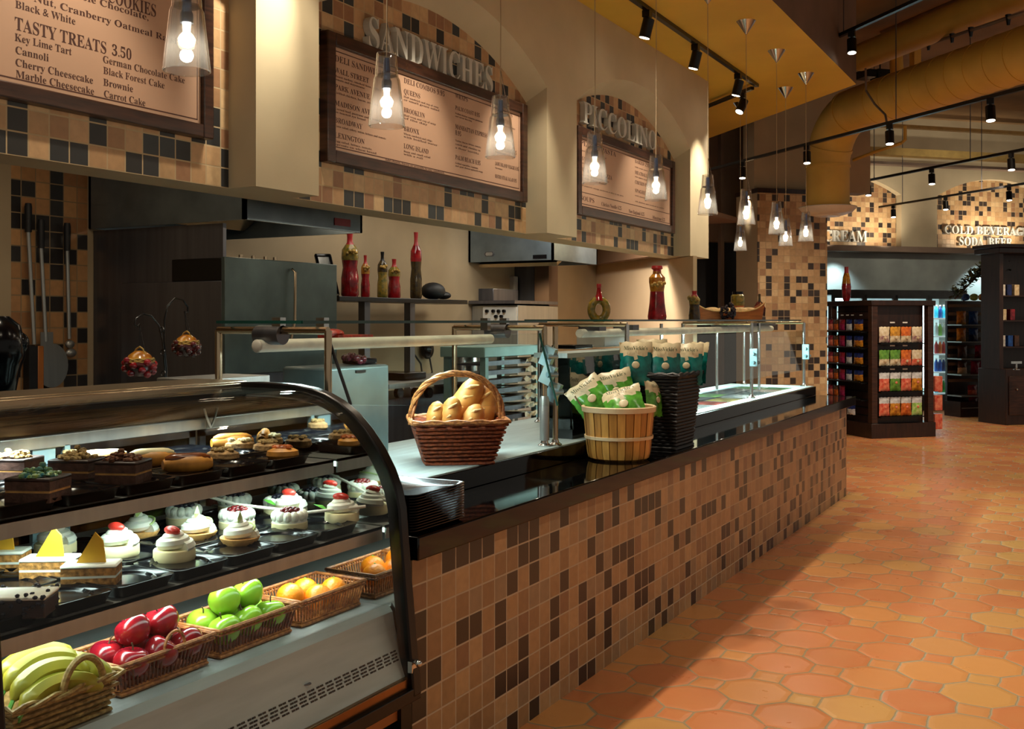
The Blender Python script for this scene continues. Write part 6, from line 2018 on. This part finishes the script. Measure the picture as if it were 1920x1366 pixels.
for (s_, e_) in ((0, 0), (WG - 0.09, 0), (0, WE - 0.09), (WG - 0.09, WE - 0.09)):
    m = MB(); kbox(m, s_, s_ + 0.09, e_, e_ + 0.09, 0.2, KH - 0.07); m.build('corner_post', 'frame_wood', t, world=True, bevel=0.005)
m = MB()
for k in range(14):
    z = 0.28 + k * 0.11
    kbox(m, 0.092, 0.102, 0.09, WE - 0.09, z, z + 0.015)
m.build('slat_panel', 'black_metal', t, world=True)

PK = {}
def pk(name, c, c2=None): 
    if name not in PK:
        mm('pack_' + name, c, rough=0.3, var=0.25, scale=22, col2=c2); PK[name] = 'pack_' + name
    return PK[name]
pk('cream', '#d9cdb4', '#b8a078'); pk('gold', '#d69a34', '#8a5a1c'); pk('orange', '#d8742c', '#9c3c14'); pk('purple', '#7a3a50', '#c9b8a0'); pk('green', '#6a9a3a', '#3a6a24'); pk('red', '#c23a2c', '#e08a6a'); pk('white', '#d8d8d8', '#a8a8a8')
pk('navy', '#1c2c6a', '#0e1638'); pk('crimson', '#8e2030', '#4a101a'); pk('magenta', '#b02a5a', '#701838'); pk('amber', '#d8952c', '#8a4a14'); pk('blue', '#1c58b0', '#0c2c70'); pk('lime', '#7ab03c', '#c8d890'); pk('brownp', '#5a3a24', '#2a1a10')
mm('hook_white', '#d8d4cc', rough=0.4)
def pack(label, c, face, w, h, top, bot, group, split=0.5, cat='snack bag', badge=None, txt=None, th=None):
    t = thing('snack_bag', label, cat, tuple(c), face, group)
    bag_parts(t, w, h, th or w * 0.3, top, bot, split, None, 'bag_ink', badge)
    return t
faceG = math.atan2(G.y, G.x)                    # turned so that local -Y looks along -E (towards the camera)
front_rows = [(1.30, [('cream', 'purple'), ('gold', 'cream'), ('orange', 'cream'), ('cream', 'purple')], 0.21, ['white bag with a blue ring', 'yellow bag', 'orange bag', 'pale bag with a purple edge'], 'upper'),
              (0.985, [('green', 'cream'), ('green', 'cream'), ('orange', 'red'), ('cream', 'red')], 0.21, ['green and white bag', 'wider green bag', 'orange-red bag', 'pale bag with red print'], 'second'),
              (0.64, [('white', 'red'), ('white', 'green'), ('white', 'red'), ('white', 'amber')], 0.25, ['white bag with dark print', 'white bag with green print', 'white bag with red print', 'white bag with amber print'], 'third'),
              (0.305, [('white', 'red'), ('white', 'amber'), ('white', 'orange'), ('white', 'lime')], 0.25, ['white bag with red print', 'white bag with amber print', 'white bag with orange print', 'white bag with pale green print'], 'bottom')]
for (z, cols_, hb, lbs, rn) in front_rows:
    sh = MB(); kbox(sh, 0.10, WG - 0.20, -0.06, 0.10, z - 0.025, z - 0.01); sh.build('shelf_lip', 'black_metal', t, world=True)
    for i, ((a_, b_), lb) in enumerate(zip(cols_, lbs)):
        pos = ['leftmost', 'second from left', 'third from left', 'rightmost'][i]
        c = K(0.185 + i * 0.172, -0.01, z)
        pack('%s, %s on the %s front row of the gondola' % (lb, pos, rn), c, faceG, 0.165, hb, PK[a_], PK[b_], 'bags on the gondola front', 0.45 if hb < .23 else 0.66, badge=PK['cream'] if hb < 0.23 else PK['red'])
m = MB()
for z in (1.56, 1.245, 0.925):
    for s_ in (0.28, 0.48): kbox(m, s_, s_ + 0.075, -0.005, 0.0, z, z + 0.018)
m.build('price_tags', 'hook_white', t, world=True)
# left side: curved racks of small bags
faceE = math.atan2(-E.y, -E.x)
rowz = [1.46, 1.235, 1.0, 0.765, 0.53]
colE = [('navy', 'amber', 'large blue and orange bag'), ('navy', 'white', 'small blue and grey bag'), ('crimson', 'magenta', 'small pink bag'), ('brownp', 'orange', 'small orange bag'), ('crimson', 'red', 'small red bag')]
for k, z in enumerate(rowz):
    m = MB(); kbox(m, -0.10, 0.10, 0.10, WE - 0.05, z - 0.03, z - 0.015)
    m.tube([K(-0.11, 0.12, z - 0.01), K(-0.11, WE - 0.1, z - 0.01), K(-0.04, WE + 0.06, z - 0.01), K(0.08, WE + 0.07, z - 0.01)], 0.010, 8)
    m.build('rack_shelf', 'black_metal', t, world=True)
    for i, (a_, b_, lb) in enumerate(colE):
        if k == 4 and i < 2: continue
        e_ = [0.25, 0.47, 0.64, 0.79, 0.93][i]
        w_ = [0.22, 0.14, 0.14, 0.12, 0.13][i]
        c = K(-0.04, e_, z)
        pack('%s on the %s rack of the gondola left side' % (lb, ['top', 'second', 'third', 'fourth', 'lowest'][k]), c, faceE, w_, 0.15, PK[a_], PK[b_], 'bags on the gondola side', 0.55)
c = K(-0.04, 0.42, 0.29)
pack('blue and white bag on the low shelf beside the counter end', c, faceE, 0.2, 0.14, PK['navy'], PK['white'], None, 0.55)
m = MB()
for e_ in (0.35, 0.55, 0.67, 0.8): kbox(m, 0.085, 0.09, e_, e_ + 0.06, 1.665, 1.68)
m.build('price_tags', 'hook_white', t, world=True)
# red boxes hanging on its right side
for i, z in enumerate((0.62, 0.36, 0.10)):
    p = K(WG + 0.10, 0.12, z)
    tag(MB().obox(p + UP * 0.1, G, E, UP, 0.06, 0.10, 0.105).build('red_box', PK['red'], bevel=0.004), '%s red-orange box hung on the right side of the gondola' % ['top', 'middle', 'bottom'][i], 'box', 'red boxes on the gondola side')
for i, z in enumerate((1.45, 1.2, 0.95)):
    p = K(WG + 0.09, 0.2, z)
    tag(MB().ell(p + UP * 0.09, 0.05, 0.09, 0.09, 14, 8).build('candy_bag', PK['brownp']), '%s dark bag hung on the right side of the gondola' % ['top', 'middle', 'lowest'][i], 'bag', 'dark bags on the gondola side')
# bottle on top
c = P(1587, 561, t=14.9)
h, r = 0.49, 0.065
t = bottle('red_oil_bottle', 'tall red and amber bottle standing on top of the snack gondola', (c.x, c.y, KH), [(r * .6, 0), (r * .9, .06), (r, .2), (r * .75, .34), (r * .5, .4), (r * .42, .43), (r * .42, h)], [('contents', 'red_oil', 0, .25), ('amber_layer', 'fruit_gold', .25, .40), ('wax_neck', 'wax_red', .40, h)], group=GB2)

# ---------------------------------------------------------------- coolers along the far wall
CD = 0.0
def FD(px, d):      # along-wall position of a pixel column at distance d in front of the far wall
    return (WP(px, 0, (1, -1, KF[2] + d * 1.41421)) - F0).dot(G)
s0, s1 = FD(1560, .6), FD(1812, .6)
CH = fz(549)
t = thing('drinks_cooler', 'wall of glass door drink coolers lit white inside, behind the gondola', 'cooler', tuple(FP((s0 + s1) / 2, 0, 0)))
m = MB()
def fbox(m, sa, sb_, z0, z1, d0, d1): m.obox(FP((sa + sb_) / 2, (z0 + z1) / 2, (d0 + d1) / 2), G, E, UP, abs(sb_ - sa) / 2, abs(d1 - d0) / 2, abs(z1 - z0) / 2); return m
mm('cooler_dark', '#26292a', rough=0.35, var=0.15)
mm('cooler_glow', '#dff0ef', rough=0.5, emit='#d8fbff', emits=0.3)  # liner glows by itself to imitate the lit interior
fbox(m, s0, s1, CH - 0.06, CH + 0.03, -0.18, 0.62); fbox(m, s0, s1, 0, 0.22, -0.18, 0.62)
m.build('cabinet', 'cooler_dark', t, world=True)
m = MB(); fbox(m, s0, s1, 0.2, CH - 0.05, -0.18, -0.14); m.build('liner', 'cooler_glow', t, world=True)
doors = [FD(q, .6) for q in (1560, 1620, 1678, 1742, 1808)]
mm('tube_white', '#ffffff', emit='#dffaff', emits=5)
for a_, b_ in zip(doors, doors[1:]):
    m = MB()
    for q in ((a_, a_ + 0.05, 0.22, CH - 0.06), (b_ - 0.05, b_, 0.22, CH - 0.06), (a_, b_, 0.22, 0.28), (a_, b_, CH - 0.12, CH - 0.06)):
        fbox(m, q[0], q[1], q[2], q[3], 0.58, 0.62)
    dr = m.build('door', 'cooler_dark', t, world=True)
    m = MB(); fbox(m, a_ + 0.05, b_ - 0.05, 0.28, CH - 0.12, 0.597, 0.603)
    g_ = m.build('pane', 'glass', dr); g_.location = -t.location
    m = MB(); m.tube([FP(b_ - 0.08, 0.4, 0.55), FP(b_ - 0.08, CH - 0.2, 0.55)], 0.012, 8); m.build('light_tube', 'tube_white', t, world=True)
zsh = [0.30, 0.68, 1.00, 1.32, 1.64]
mm('shelf_glow', '#e8f4f4', rough=0.4, emit='#d8f8ff', emits=0.35)  # shelves given a glow of their own in place of cooler light
for z in zsh:
    m = MB(); fbox(m, s0 + 0.03, s1 - 0.03, z - 0.025, z, -0.1, 0.54); m.build('shelf', 'shelf_glow', t, world=True)
light('AREA', 'cooler_light', FP(FD(1775, .5), CH - 0.14, 0.5), 9, (0.8, 0.97, 1.0), aim=pi / 4, size=0.9, size_y=0.05)
light('AREA', 'cooler_light', FP(FD(1650, .5), CH - 0.14, 0.5), 10, (0.8, 0.97, 1.0), aim=pi / 4, size=1.5, size_y=0.05)
bc = {}
for n_, h_ in (('blue', '#1c5cc0'), ('cyan', '#2aa0c0'), ('green', '#3a9c4a'), ('orange', '#e0702a'), ('red', '#c03030'), ('yellow', '#d8c030'), ('lightgreen', '#8ac860'), ('white', '#d8e4e4'), ('darkblue', '#123470')):
    mm('drink_' + n_, h_, rough=0.25, var=0.15); bc[n_] = 'drink_' + n_
def drink_proto(m_):
    t = thing('drink_bottle', 'x', 'bottle')
    MB().lathe([(0, 0), (0.032, 0), (0.036, 0.02), (0.036, 0.14), (0.032, 0.16), (0.015, 0.2), (0.014, 0.215), (0, 0.215)], seg=12).build('bottle_body', m_, t)
    MB().lathe([(0, 0.212), (0.017, 0.212), (0.017, 0.235), (0, 0.235)], seg=10).build('cap', 'hook_white', t)
    return t
protos = {}
rows_ = [(zsh[4], ['cyan', 'darkblue', 'cyan', 'darkblue', 'green', 'lightgreen', 'green'], 'top'), (zsh[3], ['white', 'lightgreen', 'white', 'green', 'white', 'lightgreen', 'white'], 'second'), (zsh[2], ['red', 'orange', 'red', 'yellow', 'red', 'green', 'red'], 'third'),
         (zsh[1], ['blue', 'blue', 'darkblue', 'blue', 'blue', 'white', 'blue'], 'fourth'), (zsh[0], ['cyan', 'orange', 'green', 'orange', 'lightgreen', 'red', 'orange'], 'lowest')]
def drinks(px0, px1, sel, where, n):
    for (z, cl, rn) in rows_:
        if rn not in sel: continue
        for i in range(n):
            s_ = FD(px0, .42) + (FD(px1, .42) - FD(px0, .42)) * (i + 0.5) / n
            c = FP(s_, z + 0.001, 0.42)
            col_ = cl[i % len(cl)] if where != 'b' else ('red' if s_ < FD(1680, .42) else 'blue')
            if col_ not in protos:
                o = protos[col_] = drink_proto(bc[col_])
            else: o = dup(protos[col_])
            o.location = c
            o['label'] = '%s drink bottle on the %s cooler shelf %s' % ({'lightgreen': 'light green', 'darkblue': 'dark blue'}.get(col_, col_), rn, 'right of the gondola' if where != 'b' else 'showing above the gondola')
            o['group'] = '%s bottles, %s cooler shelf %s' % (col_, rn, where)
drinks(1752, 1800, ('top', 'second', 'third', 'fourth', 'lowest'), 'a', 7)
drinks(1624, 1738, ('top',), 'b', 14)
# one more lit screen at the left of the coolers
p = FP(FS(1560), fz(556), 0.3)
tag(MB().obox(p, G, E, UP, 0.12, 0.04, 0.09).build('lit_panel', 'tube_white'), 'small glowing panel at the left, behind the red bottle', 'light panel')

# ---------------------------------------------------------------- shelf of bags and the dark cabinet at the right
R0 = P(1803, 782, z=0); R0.z = 0
w_r = (1, -1, R0.x - R0.y)
R1 = P(1888, 782, w=w_r); R1.z = 0
LW = (R1 - R0).length
def R(s, e, z): return R0 + G * s + E * e + UP * z
def rbox(m, sa, sb_, e0, e1, z0, z1): m.obox(R((sa + sb_) / 2, (e0 + e1) / 2, (z0 + z1) / 2), G, E, UP, abs(sb_ - sa) / 2, abs(e1 - e0) / 2, abs(z1 - z0) / 2); return m
def rz_(py): return EYE + (600 - py) / FPX * (R0.x * -SN + R0.y * CS)
t = thing('snack_shelf', 'dark slatted snack shelf between the coolers and the cabinet', 'shelf', tuple(R(LW / 2, 0.2, 0)))
m = MB(); rbox(m, 0, LW, 0.35, 0.4, 0, rz_(563)); m.build('back_panel', 'dark_wood', t, world=True)
m = MB(); rbox(m, -0.02, LW, 0.0, 0.4, 0, 0.25); m.build('plinth', 'dark_wood', t, world=True)
m = MB()
for k in range(10): rbox(m, 0.02, LW - 0.02, 0.335, 0.35, rz_(575) - k * 0.14, rz_(575) - k * 0.14 + 0.05)
m.build('slats', 'grey_brown_paint', t, world=True)
shz = [rz_(608), rz_(640), rz_(672), rz_(702), rz_(742), rz_(764)]
for z in shz:
    m = MB(); rbox(m, 0, LW, 0.0, 0.35, z - 0.02, z); m.build('shelf_board', 'steel', t, world=True)
sb_items = [[('amber', 'gold', 0.0, 'gold bag'), ('blue', 'blue', 0.24, 'blue bag'), ('lime', 'green', 0.62, 'green bag')], [('amber', 'gold', 0.0, 'gold bag'), ('blue', 'navy', 0.24, 'blue bag'), ('lime', 'green', 0.62, 'green bag')],
            [('brownp', 'brownp', 0.02, 'dark bag'), ('magenta', 'crimson', 0.36, 'pink bag'), ('magenta', 'magenta', 0.52, 'bright pink bag')], [('brownp', 'cream', 0.02, 'brown bag'), ('magenta', 'magenta', 0.28, 'pink bag'), ('magenta', 'crimson', 0.46, 'deep pink bag')],
            [('crimson', 'red', 0.22, 'red bag'), ('crimson', 'magenta', 0.46, 'shiny crimson bag')], [('crimson', 'magenta', 0.24, 'small pink bag'), ('crimson', 'red', 0.44, 'small red bag')]]
for k, (z, its) in enumerate(zip(shz, sb_items)):
    for (a_, b_, s_, lb) in its:
        hh_ = 0.22 if k < 4 else 0.17
        c = R(s_ + 0.09, 0.12, z)
        pack('%s on the %s shelf of the right snack shelf' % (lb, ['top', 'second', 'third', 'fourth', 'fifth', 'bottom'][k]), c, faceG, 0.19, hh_, PK[a_], PK[b_], 'bags on the right snack shelf', 0.5)
for i in range(3):
    c = R(0.2 + i * 0.17, 0.15, rz_(563))
    tag(MB().ell(c + UP * 0.06, 0.07, 0.06, 0.06, 14, 8, 0.05).build('candy_tub', PK[['blue', 'lime', 'amber'][i]]), '%s small tub on top of the right snack shelf' % ['blue', 'green', 'amber'][i], 'tub', 'tubs on the right snack shelf')
# leafy vine draped from the cabinet
mm('vine_leaf', '#24331c', rough=0.5, var=0.5, scale=12, col2='#4a4a20')
m = MB()
random.seed(31)
va, vb_ = P(1790, 560, t=17.3), P(1888, 508, t=16.6)
for i in range(420):
    u = random.random()
    c = va + (vb_ - va) * u + UP * (random.uniform(-.02, .12) + 0.18 * math.sin(pi * u)) + G * random.uniform(-.06, .06) + E * random.uniform(-.1, .1)
    d_ = Vector((random.uniform(-1, 1), random.uniform(-1, 1), random.uniform(-.6, .8)))
    cone_petal(m, c, d_, UP, random.uniform(0.07, 0.13), 0.03)
t = thing('vine_garland', 'dark leafy vine garland draped above the right snack shelf', 'garland', tuple((va + vb_) / 2))
m.build('leaves', 'vine_leaf', t, world=True)
MB().tube([va, (va + vb_) / 2 + UP * 0.2, vb_], 0.015, 6).build('vine_stem', 'stem_brown', t, world=True)
# dark cabinet
C0 = P(1886, 797, z=0); C0.z = 0
def Cc(s, e, z): return C0 + G * s + E * e + UP * z
def cbox(m, sa, sb_, e0, e1, z0, z1): m.obox(Cc((sa + sb_) / 2, (e0 + e1) / 2, (z0 + z1) / 2), G, E, UP, abs(sb_ - sa) / 2, abs(e1 - e0) / 2, abs(z1 - z0) / 2); return m
ct = C0.x * -SN + C0.y * CS
def cz_(py): return EYE + (600 - py) / FPX * ct
WC = 1.6
t = thing('dark_cabinet', 'tall dark wooden cabinet with lit shelves at the right photo edge', 'cabinet', tuple(Cc(WC / 2, 0.3, 0)))
m = MB(); cbox(m, 0, WC, 0, 0.6, 0, cz_(692)); m.build('base_cabinet', 'dark_wood', t, world=True, bevel=0.006)
m = MB(); cbox(m, -0.03, 0.04, 0.1, 0.5, cz_(692), cz_(474)); cbox(m, WC - 0.04, WC, 0.1, 0.5, cz_(692), cz_(474)); cbox(m, 0, WC, 0.48, 0.5, cz_(692), cz_(474)); m.build('hutch', 'dark_wood', t, world=True)
m = MB(); cbox(m, -0.12, WC + 0.05, 0.0, 0.55, cz_(474), cz_(464)); cbox(m, -0.16, WC + 0.05, -0.05, 0.55, cz_(464), cz_(457)); m.build('cornice', 'dark_wood', t, world=True, bevel=0.008)
for py in (553, 600, 650):
    m = MB(); cbox(m, 0.04, WC - 0.04, 0.12, 0.48, cz_(py) - 0.02, cz_(py)); m.build('hutch_shelf', 'dark_wood', t, world=True)
m = MB(); cbox(m, 0.05, 0.42, -0.015, 0.0, 0.15, cz_(705)); dr = m.build('door', 'frame_wood', t, world=True, bevel=0.01)
m = MB(); m.ell(Cc(0.18, -0.03, cz_(730)), 0.016, 0.016, 0.016, 10, 6); k_ = m.build('knob', 'bright_steel', dr); k_.location = -t.location
cs_items = [(0.10, 553, 'white', 'white-topped box'), (0.22, 553, 'navy', 'dark blue box'), (0.36, 553, 'cream', 'pale box'), (0.12, 600, 'cream', 'tan packet'), (0.28, 600, 'crimson', 'dark red packet'), (0.10, 650, 'white', 'white carton'), (0.24, 650, 'blue', 'blue carton'), (0.36, 650, 'brownp', 'brown carton')]
for (s_, py, c_, lb) in cs_items:
    p = Cc(s_ + 0.05, 0.28, cz_(py))
    tag(MB().obox(p + UP * 0.085, G, E, UP, 0.045, 0.05, 0.085).build('carton', PK[c_], bevel=0.004), '%s on the %s shelf of the dark cabinet' % (lb, {553: 'top', 600: 'middle', 650: 'lowest'}[py]), 'carton', 'cartons in the dark cabinet')
p = P(1906, 672, t=ct - 0.15)
tag(MB().lathe([(0, 0), (0.05, 0), (0.05, 0.01), (0.012, 0.03), (0.012, 0.09), (0, 0.09)], (p.x, p.y, cz_(692)), 16).obox((p.x, p.y, cz_(692) + 0.11), G, E, UP, 0.08, 0.02, 0.018).build('sugar_stand', 'bright_steel'), 'small steel stand on the dark cabinet base', 'stand')
light('SPOT', 'shelf_fill', R(0.3, -1.3, 2.9), 300, (1, 0.86, 0.66), aim=R(0.35, 0, 1.0), size=0.05, spot=50, blend=.8)  # spot added in mid-air to brighten the snack shelf
light('SPOT', 'cabinet_fill', Cc(0.3, -1.2, 3.3), 130, (1, 0.72, 0.42), aim=Cc(0.2, 0.2, 0.9), size=0.05, spot=60)  # added brightening for the cabinet, no lamp hangs here
light('SPOT', 'gondola_fill', K(-1.6, 0.6, 3.3), 420, (1, 0.86, 0.66), aim=K(0, 0.5, 0.9), size=0.05, spot=50, blend=0.7)  # added spots without fittings, to brighten the gondola's bags
light('SPOT', 'gondola_fill', K(0.3, -1.6, 3.5), 190, (1, 0.84, 0.62), aim=K(0.4, 0, 0.9), size=0.05, spot=50, blend=0.7)
